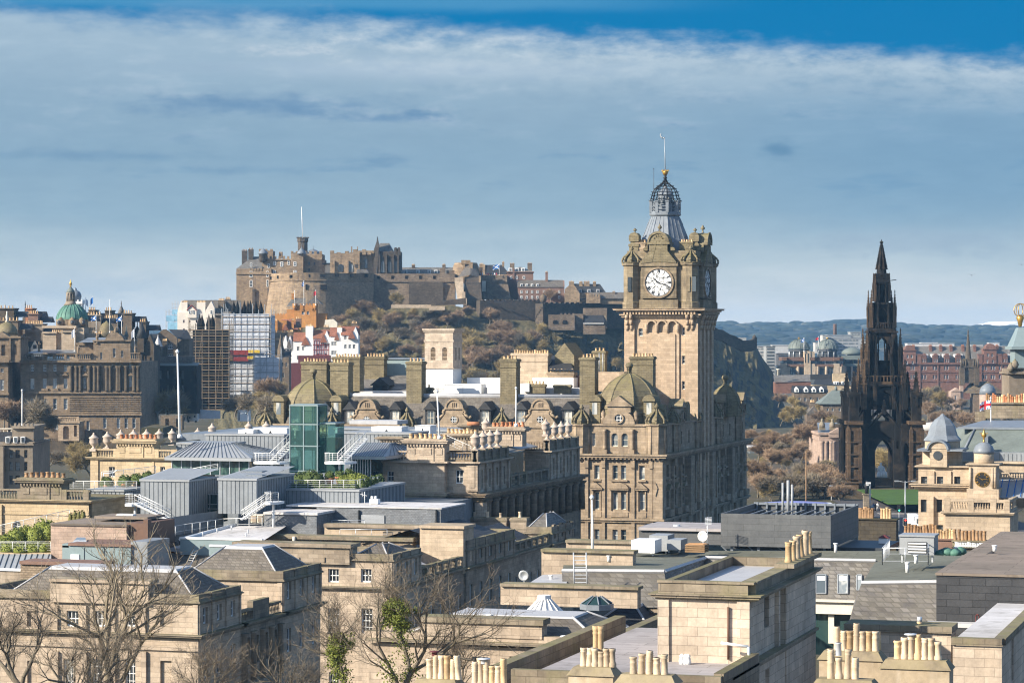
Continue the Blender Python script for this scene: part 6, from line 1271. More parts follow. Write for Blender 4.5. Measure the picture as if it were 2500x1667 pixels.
 for w,z0,zt,ww in((5.0,1000,875,1.3),(4.05,915,800,1.0),(2.85,800,706,.75),(1.75,735,664,.5)):
  for sx in(-1,1):
   for sy in(-1,1):
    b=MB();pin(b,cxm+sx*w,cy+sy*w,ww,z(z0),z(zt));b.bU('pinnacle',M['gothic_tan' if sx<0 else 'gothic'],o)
    b=MB();pin(b,cxm+sx*w*.45,cy+sy*w*1.0,ww*.6,z(z0),z(zt+18));pin(b,cxm+sx*w*1.0,cy+sy*w*.45,ww*.6,z(z0),z(zt+18));b.bU('small_pinnacles',M['gothic'],o)
 b=MB();b.lA((cxm,cy),[(1.5,z(690)),(1.3,z(668)),(1.1,z(650)),(.28,z(592)),(.55,z(590)),(.12,z(586)),(.03,z(582))],8,.39,None,False)
 for k in range(17):
  f=k/17;r=1.15*(1-f)+.25;zz=z(655)+(z(596)-z(655))*f
  for a in range(8):b.lA((cxm+r*cs(a*.785+.39),cy+r*sn(a*.785+.39)),[(.02,zz-.2),(.22,zz),(.02,zz+.25)],4)
 b.tube((cxm+2,cy,z(684)),(cxm+3.6,cy-.2,z(682)),.09,.09,4);b.bU('spire',M['gothic'],o)
 for q in(-1,1):
  b=MB()
  for sx in(-1,1):b.tube((cxm+sx*5.2,cy+q*4.6,z(1060)),(cxm,cy+q*4.6,z(1003)),.38,.38,4)
  pin(b,cxm,cy+q*4.6,1.0,z(1012),z(975));b.bU('arch_gable',M['gothic'],o)
 b=MB();c=(cxm,cy-1);b.frus((cxm-2.3,cxm+2.3,cy-3.2,cy+1.2),z(1188),(cxm-1.9,cxm+1.9,cy-2.8,cy+.8),z(1168));b.bU('plinth',M['gothic_tan'],o)
 st=cG('seated_statue','white marble seated figure in robes under the monument arch','statue',2166,1168,D+9);b=MB();zz=z(1168);b.lA(c,[(1.35,zz),(1.3,zz+.5),(1.15,zz+1.3),(.85,zz+1.6)],10);b.lA((c[0]-.25,c[1]+.4),[(.8,zz+1.2),(.85,zz+2.1),(.6,zz+2.8),(.2,zz+2.95),(.3,zz+3.15),(.3,zz+3.45),(.08,zz+3.65)],10);b.tube((c[0]-.7,c[1]+.1,zz+2.5),(c[0]-.6,c[1]-.7,zz+1.6),.22,.17);b.tube((c[0]+.4,c[1]+.1,zz+2.5),(c[0]+.6,c[1]-.7,zz+1.6),.22,.17);b.tube((c[0]+.2,c[1]-.4,zz+1.5),(c[0]+.3,c[1]-1.5,zz+1.3),.32,.28);b.tube((c[0]+.3,c[1]-1.5,zz+1.35),(c[0]+.3,c[1]-1.6,zz+.2),.28,.26);b.tube((c[0]-.4,c[1]-.4,zz+1.5),(c[0]-.4,c[1]-1.4,zz+1.3),.32,.28);b.tube((c[0]-.4,c[1]-1.4,zz+1.35),(c[0]-.4,c[1]-1.5,zz+.2),.28,.26);b.bU('body',M['white'],st)
 b=MB()
 for k in range(7):w=9.6+k*.8;b.box(cxm-w,cxm+w,cy-11-k*.6,cy+14,z(1192)-.34*(k+1),z(1192)-.34*k-.004)
 b.bU('steps',M['soot'],o)
 b=MB()
 for sx in(-1,1):b.box(cxm+sx*8.6-1.8,cxm+sx*8.6+1.8,cy-9.5,cy-6,z(1196)-2,z(1178));b.box(cxm+sx*8.6-2.1,cxm+sx*8.6+2.1,cy-9.8,cy-5.7,z(1178),z(1175))
 b.bU('base_block',M['gothic_tan'],o)
monument()
def gallery_and_park():
 D=800;o=cG('classical_gallery','pale classical temple gallery with pediment, tall columns and roof sphinxes','building',2045,1150,D)
 b=MB();cF(o,b,D,2002,2100,1062,1150,[(2056,1108,1130,9,dict(blind=1))],.4,30);cb(b,1998,2104,1056,1062,D-.9,32);cb(b,2000,2102,1066,1076,D-.6,30)
 pD(b,cx(2022,D),cx(2068,D),D-1.6,D+4,ZD(1057,D),1.6);cb(b,2024,2066,1057,1068,D-1.4,3);b.bU('wall',M['pink_stone'],o)
 for p in(2006,2016,2028,2034,2064,2078):b=MB();b.lA((cx(p,D),D-.8),[(.9,ZD(1146,D)),(.75,ZD(1140,D)),(.62,ZD(1080,D)),(.85,ZD(1076,D))],10);b.bU('column',M['pink_stone'],o)
 b=MB();b.pO([(cx(1998,D),D,ZD(1057,D)),(cx(2050,D),D,ZD(1057,D)),(cx(2058,D),D+14,ZD(1035,D)),(cx(2008,D),D+14,ZD(1035,D))]);b.bU('roof',M['lead_dark'],o)
 for p,t in((2009,1030),(2034,1022),(2071,1016),(2064,1024)):
  b=MB();x,z=cx(p,D),ZD(1045,D);b.box(x-.9,x+.9,D+1,D+3,z-.6,z);b.lA((x,D+2),[(.8,z),(.95,z+.8),(.7,z+1.5),(.35,z+1.9),(.42,z+2.2),(.4,z+2.6),(.1,z+2.9)],8);b.bU('sphinx',M['moss_stone'],o)
 b=MB();cb(b,2040,2105,1036,1058,D+4,10);b.bU('attic',M['soot'],o)
 D=640;b=MB();b.box(cx(2100,D),cx(2250,D),592,646,62.15,62.3);q=b.bU('lawn',M['lawn'],kind='structure',loc=(0,0,0));q.rotation_euler=(0,0,TH)
 b=MB();b.pO([(cx(2080,600),470,60.2),(cx(2420,600),470,60.2),(cx(2420,600),640,60.25),(cx(2080,600),640,60.25)]);q=b.bU('road',M['asphalt'],kind='structure',loc=(0,0,0));q.rotation_euler=(0,0,TH)
 b=MB();b.box(cx(2130,600),cx(2330,600),588,592,60.2,60.36);b.box(cx(2190,520),cx(2215,520),480,560,60.21,60.34);q=b.bU('pavement',M['pave'],kind='structure',loc=(0,0,0));q.rotation_euler=(0,0,TH)
 b=MB()
 for k in range(9):b.pO([(cx(2190,600)+k*.4,500+k*9,60.215),(cx(2190,600)+.2+k*.4,500+k*9,60.215),(cx(2190,600)+.2+k*.4,504+k*9,60.22),(cx(2190,600)+k*.4,504+k*9,60.22)])
 b.pO([(cx(2212,600),520,60.215),(cx(2216,600),520,60.215),(cx(2240,600),580,60.23),(cx(2237,600),580,60.23)]);q=b.bU('road_marking',M['yellow_paint'],kind='structure',loc=(0,0,0));q.rotation_euler=(0,0,TH)
 o=cG('railing','low black iron railing along the curved lawn edge','railing',2200,1255,590);b=MB();P=[RZ.inverted()@oD(p,y,d)for p,y,d in((2236,1228,640),(2215,1242,622),(2190,1250,606),(2160,1254,600),(2130,1256,598))];rR(b,P,1.2,.5,.035,1);b.bU('bars',M['black_iron'],o)
 for px,pt,pb,D,lab,arm in((2124,1178,1255,560,'tall pale grey camera mast beside the dark chimney stack',0),(2210,1174,1290,520,'tall twin-armed street lamp before the green-doored stone building',2),(1968,1100,1240,600,'tall thin rust-brown mast in front of bare garden trees',0),(2030,1185,1235,640,'left of two slim grey street lamps by the blue canopy',1),(2013,1195,1235,650,'shorter slim grey lamp left of the blue canopy lamps',1)):
  o=cG('street_lamp' if arm else 'mast',lab,'street lamp' if arm else 'mast',px,pb,D);b=MB();b.tube((cx(px,D),D,ZD(pb+14,D)),(cx(px,D),D,ZD(pt,D)),.16 if px!=1968 else .2,.11,8);b.bU('pole',M['metal_grey' if px!=1968 else 'plank'],o)
  if arm==2:
   b=MB()
   for sgn in(-1,1):b.path([(cx(px,D),D,ZD(pt+3,D)),(cx(px+sgn*14,D),D,ZD(pt,D)),(cx(px+sgn*25,D),D,ZD(pt+1,D))],.07)
   b.bU('arm',M['metal_grey'],o)
   for sgn in(-1,1):b=MB();cb(b,px+sgn*21-5,px+sgn*21+5,pt-1.5,pt+1.5,D-.2,.4);b.bU('lamp_head',M['metal_grey'],o)
  elif arm:b=MB();cb(b,px-5,px+3,pt-1,pt+2,D-.2,.4);b.bU('lamp_head',M['metal_grey'],o)
  else:
   if px==2124:b=MB();cb(b,px-9,px+2,pt-1,pt+3,D-.3,.7);cb(b,px-8,px-3,pt+3,pt+7,D-.2,.4);b.bU('camera_head',M['white'],o)
 for px,pt,pb,D,col,lab in((2195,1232,1290,470,'lamp_green','traffic light on a yellow-banded post showing green'),(2210,1266,1310,430,'lamp_red','traffic light showing red in front of the stone building')):
  o=cG('traffic_light',lab,'traffic light',px,pb,D);b=MB();b.tube((cx(px,D),D,ZD(pb+6,D)),(cx(px,D),D,ZD(pt,D)),.07,.07,6);b.bU('pole',M['metal_grey'],o);b=MB();w=4.2;cb(b,px-w,px+w,pt,pt+16,D-.3,.35);b.bU('signal_head',M['black_iron'],o)
  b=MB();cb(b,px-w-1.2,px+w+1.2,pt-1.2,pt+17,D+.06,.06);b.bU('backing_board',M['white' if 'red' in col else 'black_iron'],o)
  for k in range(3):b=MB();x,z=cx(px,D),ZD(pt+3+k*5,D);b.tube((x,D-.3,z),(x,D-.37,z),.13,.13,10);b.bU('lens',M[col if(k==2)==(col=='lamp_green')and k!=1 else 'dark_metal'],o)
 o=cG('bus','white city bus waiting at the corner of the stone building','bus',2242,1290,470);D=470;b=MB();cb(b,2236,2256,1262,1294,D,10);b.bU('body',M['white'],o);b=MB();cb(b,2238,2254,1266,1277,D-.05,.1);b.bU('windscreen',M['glass'],o);b=MB();cb(b,2238,2242,1291,1297,D+.1,.6);cb(b,2250,2254,1291,1297,D+.1,.6);b.bU('wheels',M['black_iron'],o)
 for k,(p,y)in enumerate(((2133,1236),(2138,1237),(2142,1235),(2149,1248),(2143,1284),(2129,1240))):
  D=600 if k<4 else 560;q=cG('person','tiny pedestrian %s'%('in blue coat by the lawn','in dark coat by the lawn','in pale jacket on the lawn edge','in dark clothes by the railing','in pink jacket on the pavement','in grey coat beside the mast')[k],'person',p,y,D);b=MB();x,z=cx(p,D),ZD(y,D)-.9
  for sgn in(-1,1):b.tube((x+sgn*.1,D+sgn*.1,z),(x+sgn*.08,D,z+.85),.075,.1,6)
  b.lA((x,D),[(.17,z+.8),(.2,z+1.1),(.24,z+1.35),(.1,z+1.5),(.08,z+1.52)],8,0,None,True,True,1.1,.7);b.tube((x-.25,D,z+1.38),(x-.28,D-.1,z+.85),.06,.05);b.tube((x+.25,D,z+1.38),(x+.28,D-.1,z+.85),.06,.05);b.bU('clothes',M[('cloth_blue','cloth_dark','white','cloth_dark','cloth_red','metal_grey')[k]],q);b=MB();b.lA((x,D),[(.05,z+1.5),(.1,z+1.58),(.11,z+1.68),(.05,z+1.78)],8);b.bU('head',M['skin'],q)
 o=cG('bronze_statue','dark bronze standing figure on a tall stone pedestal by the lawn','statue',2118,1235,600);D=600;b=MB();x=cx(2116,D);z=ZD(1206,D);b.lA((x,D),[(.45,z),(.4,z+1.4),(.5,z+2.2),(.18,z+2.6),(.2,z+2.9),(.04,z+3.1)],8);b.tube((x-.4,D,z+2.2),(x-.6,D-.2,z+1.2),.12,.1);b.bU('figure',M['black_iron'],o);b=MB();cb(b,2109,2126,1207,1255,D-.8,1.6);cb(b,2107,2128,1205,1208,D-1,2);b.bU('pedestal',M['moss_stone'],o)
 D=590;o=cG('ride_canopy','wide blue fairground canopy with orange timber edge and bulbs','canopy',1950,1250,D);c=(cx(1950,D),D+8);s=D/F
 b=MB();b.lA(c,[(108*s,ZD(1239,D)),(80*s,ZD(1232,D)),(30*s,ZD(1229,D)),(1*s,ZD(1228,D))],28,0,None,True,True,1,.55);b.bU('cover',M['tent_blue'],o)
 b=MB();b.lA(c,[(112*s,ZD(1250,D)),(112*s,ZD(1240,D)),(108*s,ZD(1239.5,D))],28,0,None,False,False,1,.55)
 for k in range(10):b.tube((c[0]+104*s*cs(k*.628),c[1]+57*s*sn(k*.628),ZD(1275,D)),(c[0]+104*s*cs(k*.628),c[1]+57*s*sn(k*.628),ZD(1240,D)),.12,.12,5)
 b.bU('timber_rim',M['wood_orange'],o)
 b=MB()
 for k in range(40):a=PI+PI*(k+.5)/40;p=(c[0]+113*s*cs(a),c[1]+62.2*s*sn(a));b.lA(p,[(.02,ZD(1247,D)-.12),(.14,ZD(1247,D)),(.02,ZD(1247,D)+.12)],5)
 b.bU('bulbs',M['bulb'],o);b=MB();cb(b,2002,2035,1230,1236,D+4,6);b.bU('upper_cover',M['sheet_white'],o)
 R=random.Random(31)
 nm={0:'reddish-brown',1:'olive-grey',3:'pale olive',4:'dark'}
 sp=[(1838,1085,740,13,0),(1862,1098,750,13,0),(1890,1100,750,13,0),(1920,1096,770,14,0),(1955,1090,820,22,0),(1985,1090,830,20,0),(1905,1040,900,16,1),(1935,1030,940,18,1),(1965,1035,960,16,1),(2000,1050,930,17,0),(2025,1060,920,16,1),(1900,995,1150,15,0),(1925,1000,1120,14,1),(2075,1060,860,16,1),(1850,1130,700,13,0),(1880,1150,690,14,0),(1835,1180,650,14,0),(1850,1215,640,14,0),(1880,1225,640,16,4),(1915,1228,640,18,4),(1950,1228,650,19,4),(1990,1225,655,17,4),(2025,1222,660,18,0),(2055,1215,670,17,0),(2010,1190,720,15,0),(1870,1190,670,13,0),(1975,1180,720,14,4),(2075,1185,720,16,0),(2165,1170,720,20,1),(2180,1150,760,18,0),(2150,1160,740,18,4),(2275,1000,1050,20,4),(2300,1000,1080,19,1),(2265,1030,980,18,0),(2300,1050,920,16,0),(2330,1050,940,17,0),(2360,1055,930,17,0),(2395,1050,940,16,0),(2425,1040,980,16,0),(2450,1000,1100,15,4),(2320,1000,1180,14,0),(2255,985,1180,17,1),(2285,970,1240,14,4),(2460,985,1150,15,0),(2440,1070,880,12,0),(2280,1075,880,12,0),(2345,1085,860,12,0),(1815,1080,760,10,0),(2110,1000,1100,14,1),(2075,985,1150,12,0),(2015,1010,1060,12,1),(1900,1120,740,12,4),(1940,1140,730,13,0),(1960,1120,760,12,0)]
 for i in range(95):
  if i<60:px=R.uniform(1822,2095);py=R.uniform(1100 if px<1945 else(1040 if px<1985 else 1170),1228)
  else:px,py=R.uniform(2185,2470),R.uniform(985,1095)
  if i<26:sp.append((R.uniform(1845,1995),R.uniform(1070,1112),R.uniform(830,900),R.uniform(8,10.5),R.choice((0,1,0,4))))
  sp.append((px,py,min(1250,max(630,38*F/(py-HY)*1.06)),R.uniform(9,15),R.choice((0,0,1,0,4))))
 for px,py,D,h,k in sp:
  h*=.62 if px<1960 and py>1010 and py<1100 else .8
  tR(oD(px,py,D),h,k,'%s leafless tree in the gardens %s'%(nm[k],'below the crag' if px<2000 and py<1100 else('near the monument' if px<2120 else('seen through the monument arch' if px<2240 else 'beyond the lead-domed building'))if py>1100 or px>2000 else 'of the west end'),'leafless garden trees',None,1.25)
 o=cG('low_pavilion','low glassy pavilion with white roof edge among garden trees','building',1850,1105,760);D=760;b=MB();cb(b,1828,1868,1092,1106,D,6);b.bU('glazing',M['glass_pale'],o);b=MB();cb(b,1826,1870,1089,1093,D-.5,7);b.bU('roof',M['white_roof'],o)
 o=cG('round_roof','round pale exhibition roof behind the lead-domed building','building',2280,1050,760);D=760;b=MB();b.lA((cx(2285,D),D),[(6,ZD(1050,D)),(5.5,ZD(1040,D)),(3,ZD(1032,D)),(.3,ZD(1029,D))],20,0,None,True,True,1,.6);b.bU('roof',M['concrete_pale'],o)
gallery_and_park()
def hotel():
 Y,X=467.5,-111.9
 fx=lambda p:oY(p,0,Y).x
 fz=lambda p,y:oY(p,y,Y).z
 ry=lambda p:oX(p,0,X).y
 z=lambda y:fz(1540,y)
 x0,y1=fx(655),ry(1823)
 o=tH('grand_hotel','grand honey-grey stone hotel with mansard roof, domes, dormers and soaring clock tower','hotel',(X-30,Y+30,60))
 ST=M['hotel'];b=MB()
 W=[]
 for yt,yb in((1136,1170),(1202,1244),(1293,1322),(1350,1385)):
  for p,w in((1457,13),(1501.5,13),(1522,13),(1567,14),(1400,13),(1380,13)):
   if yt!=1136 or p!=1567:pass
   W.append((fx(p),z(yb),w*D0/F,z(yt)-z(yb)))
 fA(b,o,'F',Y,x0,X,52,z(1112),W,.45,cL=1,gl='glass_pale',fr='cream')
 W=[];bays=[Y+5+i*(y1-Y-8)/11 for i in range(12)]
 for i,a in enumerate(bays):
  for yt,yb in((1136,1166),(1202,1240),(1293,1322)):W.append((a,z(yb),1.5 if i%3 else 2.0,z(yt)-z(yb)))
 fA(b,o,'R',X,Y,y1,52,z(1112),W,.45,cL=1,gl='glass',fr='hotel')
 for a in(Y+31,):
  for yt,yb in((1136,1166),(1202,1240)):pass
 b.pO([(x0,y1,52),(x0,Y,52),(x0,Y,z(1112)),(x0,y1,z(1112))]);b.pO([(X,y1,52),(x0,y1,52),(x0,y1,z(1112)),(X,y1,z(1112))]);b.bU('wall',ST,o)
 b=MB()
 for py,h,ov in((1123,.5,.5),(1117,.35,1.1),(1112,.3,1.35),(1270,.35,.7),(1275,.4,.4),(1197,.0,.0),(1330,.4,.7)):
  if h:b.frus((x0-ov,X+ov,Y-ov,y1+ov),z(py),(x0-ov,X+ov,Y-ov,y1+ov),z(py)+h)
 n=int((X-x0)/.75)
 for i in range(n):xx=x0+(i+.5)*(X-x0)/n;(b.box(xx-.2,xx+.2,Y-.95,Y-.45,z(1121),z(1117))if fx(1400)<xx else None)
 n=int((y1-Y)/1.0)
 for i in range(n):yy=Y+(i+.5)*(y1-Y)/n;b.box(X+.45,X+.95,yy-.25,yy+.25,z(1122),z(1117))
 b.bU('cornice',ST,o)
 b=MB()
 for p in(1433,1474,1546,1590):b.box(fx(p-4),fx(p+4),Y-.3,Y,z(1330),z(1123));b.box(fx(p-5),fx(p+5),Y-.55,Y-.3,z(1142),z(1123))
 b.box(fx(1596),X+.35,Y-.4,Y+1.2,z(1330),z(1123));b.exy([(fx(1597),z(1190)),(fx(1602),z(1210)),(fx(1607),z(1190)),(fx(1602),z(1177))],Y-.6,Y-.4)
 for i,a in enumerate(bays[:-1]):
  q=(a+bays[i+1])/2;b.box(X,X+.5,q-.45,q+.45,z(1330),z(1123));b.box(X,X+.85,q-.6,q+.6,z(1140),z(1123))
  if i%3==2:b.box(X,X+1.2,q-1.4,q+1.4,z(1270),z(1123))
 b.bU('pilaster',ST,o)
 for p in(1457,1567):b=MB();pD(b,fx(p-16),fx(p+16),Y-.75,Y,z(1192),z(1178)-z(1192));b.box(fx(p-15),fx(p+15),Y-.6,Y,z(1196),z(1192));b.box(fx(p-10),fx(p-8),Y-.25,Y,z(1246),z(1196));b.box(fx(p+8.5),fx(p+10.5),Y-.25,Y,z(1246),z(1196));b.bU('window_pediment',ST,o)
 b=MB();c,w=fx(1512),(fx(1536)-fx(1488))/2;b.exy([(c+w*cs(PI*k/10),z(1192)+1.05*sn(PI*k/10))for k in range(11)],Y-.75,Y);b.box(c-w,c+w,Y-.6,Y,z(1196),z(1192))
 for p in(1492,1533):b.box(fx(p-1),fx(p+1),Y-.25,Y,z(1246),z(1196))
 b.bU('window_pediment',ST,o)
 for p in(1457,1512,1567):h=11 if p!=1512 else 21;b=MB();b.box(fx(p-h),fx(p+h),Y-.4,Y,z(1175),z(1171));b.bU('window_sill',ST,o);b=MB();b.box(fx(p-h),fx(p+h),Y-.15,Y,z(1262),z(1250));b.bU('carved_panel',ST,o)
 for a in bays:
  b=MB();b.exx([(a-1.3,z(1196)),(a+1.3,z(1196)),(a,z(1183))],X,X+.7);b.bU('window_pediment',ST,o);b=MB();b.box(X,X+.5,a-1.2,a+1.2,z(1175),z(1171));b.bU('window_sill',ST,o);b=MB();b.box(X,X+.9,a-1.5,a+1.5,z(1262),z(1246));b.bU('balcony',ST,o)
 b=MB();za=z(1040)
 aw=[(fx(1498.5),z(1090),16*D0/F,z(1058)-z(1090)),(fx(1523),z(1090),16*D0/F,z(1058)-z(1090)),(fx(1447),z(1090),9*D0/F,z(1058)-z(1090)),(fx(1428),z(1090),7*D0/F,z(1058)-z(1090))]
 fA(b,o,'F',Y+.6,fx(1405),X-.2,z(1112)+.3,za,aw,.35,cL=1,gl='glass_pale',fr='cream')
 for p in(1498.5,1523):aF(b,'F',Y+.6,fx(p),16*D0/F,z(1066),z(1058),.25)
 aw=[(a,z(1092),1.3,z(1060)-z(1092))for a in bays]
 fA(b,o,'R',X-.3,Y+.6,y1-.3,z(1112)+.3,za,aw,.3,cL=1,gl='glass_pale',fr='cream')
 b.frus((fx(1405),X,Y+.3,y1),za,(fx(1405),X,Y+.3,y1),za+.35)
 b.box(x0,fx(1405),Y+.4,Y+1.2,z(1112),z(1045));b.box(x0,fx(1405),Y+.1,Y+1.4,z(1047),z(1043))
 for p in(1476,1543):b.lA((fx(p),Y+.25),[(.42,z(1098)),(.36,z(1094)),(.3,z(1052)),(.45,z(1048))],8);b.box(fx(p-6),fx(p+6),Y-.35,Y+.6,z(1112)+.3,z(1098))
 b.bU('attic',ST,o)
 def gablet(c,zb,w,zs,za2,zt,yf,nm,oc=None,axis='F',pw=.6):
  b=MB();P=[(c-w,zb),(c+w,zb)]+[(c+w*cs(t*PI/12),zb+(zs-zb)*sn(t*PI/12))for t in range(1,12)]
  up=[(c-w*pw,zs-.5),(c+w*pw,zs-.5),(c+w*pw,za2),(c-w*pw,za2)];tri=[(c-w*pw*1.2,za2),(c+w*pw*1.2,za2),(c,zt)]
  for pO,e in((P,.0),(up,.15),(tri,-.2)):
   (b.exy(pO,yf+e,yf+2.5)if axis=='F' else b.exx(pO,yf-2.5,yf-e))
  for sgn in(-1,1):
   cc=(c+sgn*w*1.02,yf+.6)if axis=='F' else(yf-.6,c+sgn*w*1.02)
   b.lA(cc,[(.35,zb-.3),(.4,zb+.8),(.55,zb+1.0),(.3,zb+1.2),(.42,zb+1.7),(.42,zb+2.0),(.05,zb+2.5)],8)
  q=b.bU(nm,ST,o)
  if oc:
   for r0,r1,th,mt in((.95,.7,.3,'hotel'),(.7,.0,-.02,'glass')):
    b=MB();n=16
    for k in range(n):
     a0,a1=2*PI*k/n,2*PI*(k+1)/n;pt=lambda r,a,d:((c+r*cs(a),yf-d,oc+r*sn(a))if axis=='F' else(yf+d,c+r*cs(a),oc+r*sn(a)))
     if r1:b.pO([pt(r0,a0,th),pt(r0,a1,th),pt(r1,a1,th),pt(r1,a0,th)][::-1]);b.pO([pt(r0,a0,0),pt(r0,a1,0),pt(r0,a1,th),pt(r0,a0,th)])
     else:b.pO([pt(r0,a0,.02),pt(r0,a1,.02),(c,yf-.02,oc)if axis=='F' else(yf+.02,c,oc)])
    if r1==0:
     fr=MB()
     if axis=='F':
      for d in(-.3,.3):fr.box(c+d-.05,c+d+.05,yf-.12,yf-.03,oc-.62,oc+.62);fr.box(c-.62,c+.62,yf-.14,yf-.05,oc+d-.05,oc+d+.05)
      fr.bU('round_window',M['white'],q)
    b.bU('pane' if r1==0 else 'oculus_ring',M[mt],q)
  return q
 gablet(fx(1510),za+.3,2.95,z(1000),z(992),z(966),Y+.2,'front_gable',z(1021),'F',.72)
 def turret(cx_,cy_,zb,zt,r,cap,cm='hotel_moss',h=None):
  b=MB();b.lA((cx_,cy_),[(r*.6,zb-1.2),(r,zb),(r,zt-.5),(r*1.2,zt-.3),(r*1.2,zt)],8,.39,None,False)
  for k in range(8):a=.39+k*PI/4;b.lA((cx_+r*cs(a),cy_+r*sn(a)),[(.14,zb),(.14,zt-.4)],5)
  b.bU('turret',ST,o);b=MB();cC(b,(cx_,cy_),r*1.05,zt,cap);b.bU('crown_cap',M[cm],o)
 turret(fx(1600),Y+1.1,z(1108),z(1034),1.75,z(984)-z(1034));turret(fx(1417),Y+.9,z(1108),z(1036),1.6,z(988)-z(1036))
 for p in(990,1222,644,806):turret(fx(p),Y+.9,z(1108),fz(p,1042),1.5,fz(p,994)-fz(p,1042))
 for i,a in enumerate(bays):
  if i%3==1:turret(X-.5,a,z(1108),z(1036),1.3,3.6)
  elif i%3==2:gablet(a,za+.3,1.8,z(1010),z(1000),z(978),X,'street_gable',z(1021),'R',.7)
  else:b=MB();b.exx([(a-1.1,za),(a+1.1,za),(a+1.1,z(1000)),(a+.7,z(992)),(a,z(988)),(a-.7,z(992)),(a-1.1,z(1000))],X-3.5,X-.3);b.bU('stone_dormer',M['hotel_moss'],o)
 def dome(p,pt,pb,rr,yc,n=8):
  c=(fx(p)+(yc-Y)*(-.19),yc);zb,zt=oY(p,pb,yc).z,oY(p,pt,yc).z;h=zt-zb;b=MB()
  pr=[(1.0,-.5),(1.0,-.02),(1.03,0),(1.0,.08),(.97,.22),(.91,.38),(.8,.55),(.64,.72),(.44,.86),(.22,.96),(.12,1.0)]
  pts=[]
  for(r0,h0),(r1,h1)in zip(pr,pr[1:]):
   m=max(1,int((h1-h0)*11))
   for k in range(m):
    f=k/m;g=(k+.85)/m;pts+=[((r0+(r1-r0)*f)*rr,zb+(h0+(h1-h0)*f)*h),((r0+(r1-r0)*g)*rr+.05,zb+(h0+(h1-h0)*g)*h)]
  pts.append((.12*rr,zt));b.lA(c,pts,n,PI/8,None,False)
  for k in range(n):
   a=PI/8+2*PI*k/n;P=[(c[0]+r*rr*1.01*cs(a),c[1]+r*rr*1.01*sn(a),zb+hh*h)for r,hh in pr[2:]]
   for u,v in zip(P,P[1:]):b.tube(u,v,.14,.12,4,None,False)
  q=b.bU('dome',M['hotel_moss'],o);b=MB();s=.5
  for k in range(4):a=k*PI/2;b.path([(c[0]+s*cs(a),c[1]+s*sn(a),zt-.1),(c[0]+s*.55*cs(a),c[1]+s*.55*sn(a),zt+.5),(c[0]+s*.8*cs(a),c[1]+s*.8*sn(a),zt+1.1)],.13)
  b.lA(c,[(.6,zt-.1),(.6,zt),(.2,zt+.1),(.25,zt+1.0),(.62,zt+1.15),(.75,zt+1.5),(.55,zt+1.9),(.1,zt+2.0)],10);b.bU('finial',M['hotel_moss'],q)
 dome(1531,912,996,5.6,Y+6.5);dome(750,926,1000,5.4,Y+6.5);dome(1752,940,990,3.0,Y+56)
 for p,l in((1449,1),(1582,1),(674,0),(815,0)):
  b=MB();c=fx(p)-.3;zz=lambda y:fz(p,y);w=1.0;yy=Y+2;b.box(c-w,c+w,yy,yy+4,zz(1040),zz(980));P=[(c-w*1.2,zz(980))]+[(c+w*1.2*cs(PI-t*PI/8),zz(980)+1.15*sn(t*PI/8))for t in range(9)];b.exy(P[1:],yy-.3,yy+4);q=b.bU('dome_dormer',M['hotel_moss'],o);b=MB();b.box(c-.45,c+.45,yy-.05,yy+.1,zz(1012),zz(984));b.bU('pane',M['glass_pale'],q)
 yr=Y+7;b=MB();xa,xb=fx(690),fx(1450);ze,zr=z(1045),oY(1150,966,yr).z
 b.pO([(xa,Y+1.3,ze),(xb,Y+1.3,ze),(xb,yr,zr),(xa,yr,zr)]);b.pO([(xa,yr,zr),(xb,yr,zr),(xb,yr+16,zr),(xa,yr+16,zr)])
 yb_=Y+8;b.pO([(X-1,Y+8,ze),(X-1,y1-1,ze),(X-6,y1-1,zr),(X-6,Y+8,zr)]);b.pO([(X-6,Y+8,zr),(X-6,y1-1,zr),(X-22,y1-1,zr-.3),(X-22,Y+8,zr-.3)]);b.bU('mansard',M['slate_brown'],o)
 b=MB();b.tube((xa,yr,zr),(xb,yr,zr),.38,.38,10);b.box(xa,xb,yr-.3,yr-.1,zr-.6,zr-.05);b.bU('lead_ridge',M['lead_pale'],o)
 for p in(788,847,958,1044,1178,1266,1381):
  c=fx(p);zz=lambda y:fz(p,y);yy=Y+1.6;b=MB();b.box(c-1.05,c-.72,yy,yy+4.5,zz(1040),zz(1001));b.box(c+.72,c+1.05,yy,yy+4.5,zz(1040),zz(1001));b.box(c-.72,c+.72,yy+.05,yy+4,zz(1040),zz(1037));b.box(c-.72,c+.72,yy+.4,yy+4,zz(1037),zz(1001));b.gable(c-1.35,c+1.35,yy-.4,yy+5.2,zz(1001),zz(980),'y');q=b.bU('dormer',M['slate_dark'],o)
  for w in[wN(q,'F',c,zz(1037),1.44,zz(1003)-zz(1037),yy,2,1,.12,'cream','glass_pale')]:pass
 for p in(893,1106,1317):
  zz=lambda y:fz(p,y);c=fx(p);yy=Y+.5;b=MB();w=1.65
  b.exy([(c-w*2.3,zz(1048)),(c+w*2.3,zz(1048)),(c+w*.9,zz(1008)),(c-w*.9,zz(1008))],yy,yy+3);b.box(c-w,c+w,yy+.2,yy+3,zz(1015),zz(996));b.box(c-w*1.15,c+w*1.15,yy-.1,yy+3,zz(999),zz(996))
  b.exy([(c+w*cs(PI*k/10),zz(996)+1.62*sn(PI*k/10))for k in range(11)],yy+.1,yy+3);b.exy([(c+(w+.12)*cs(PI*k/10),zz(996)+1.75*sn(PI*k/10))for k in range(11)]+[(c+(w-.22)*cs(PI*k/10),zz(996)+1.4*sn(PI*k/10))for k in range(10,-1,-1)],yy-.1,yy+.1)
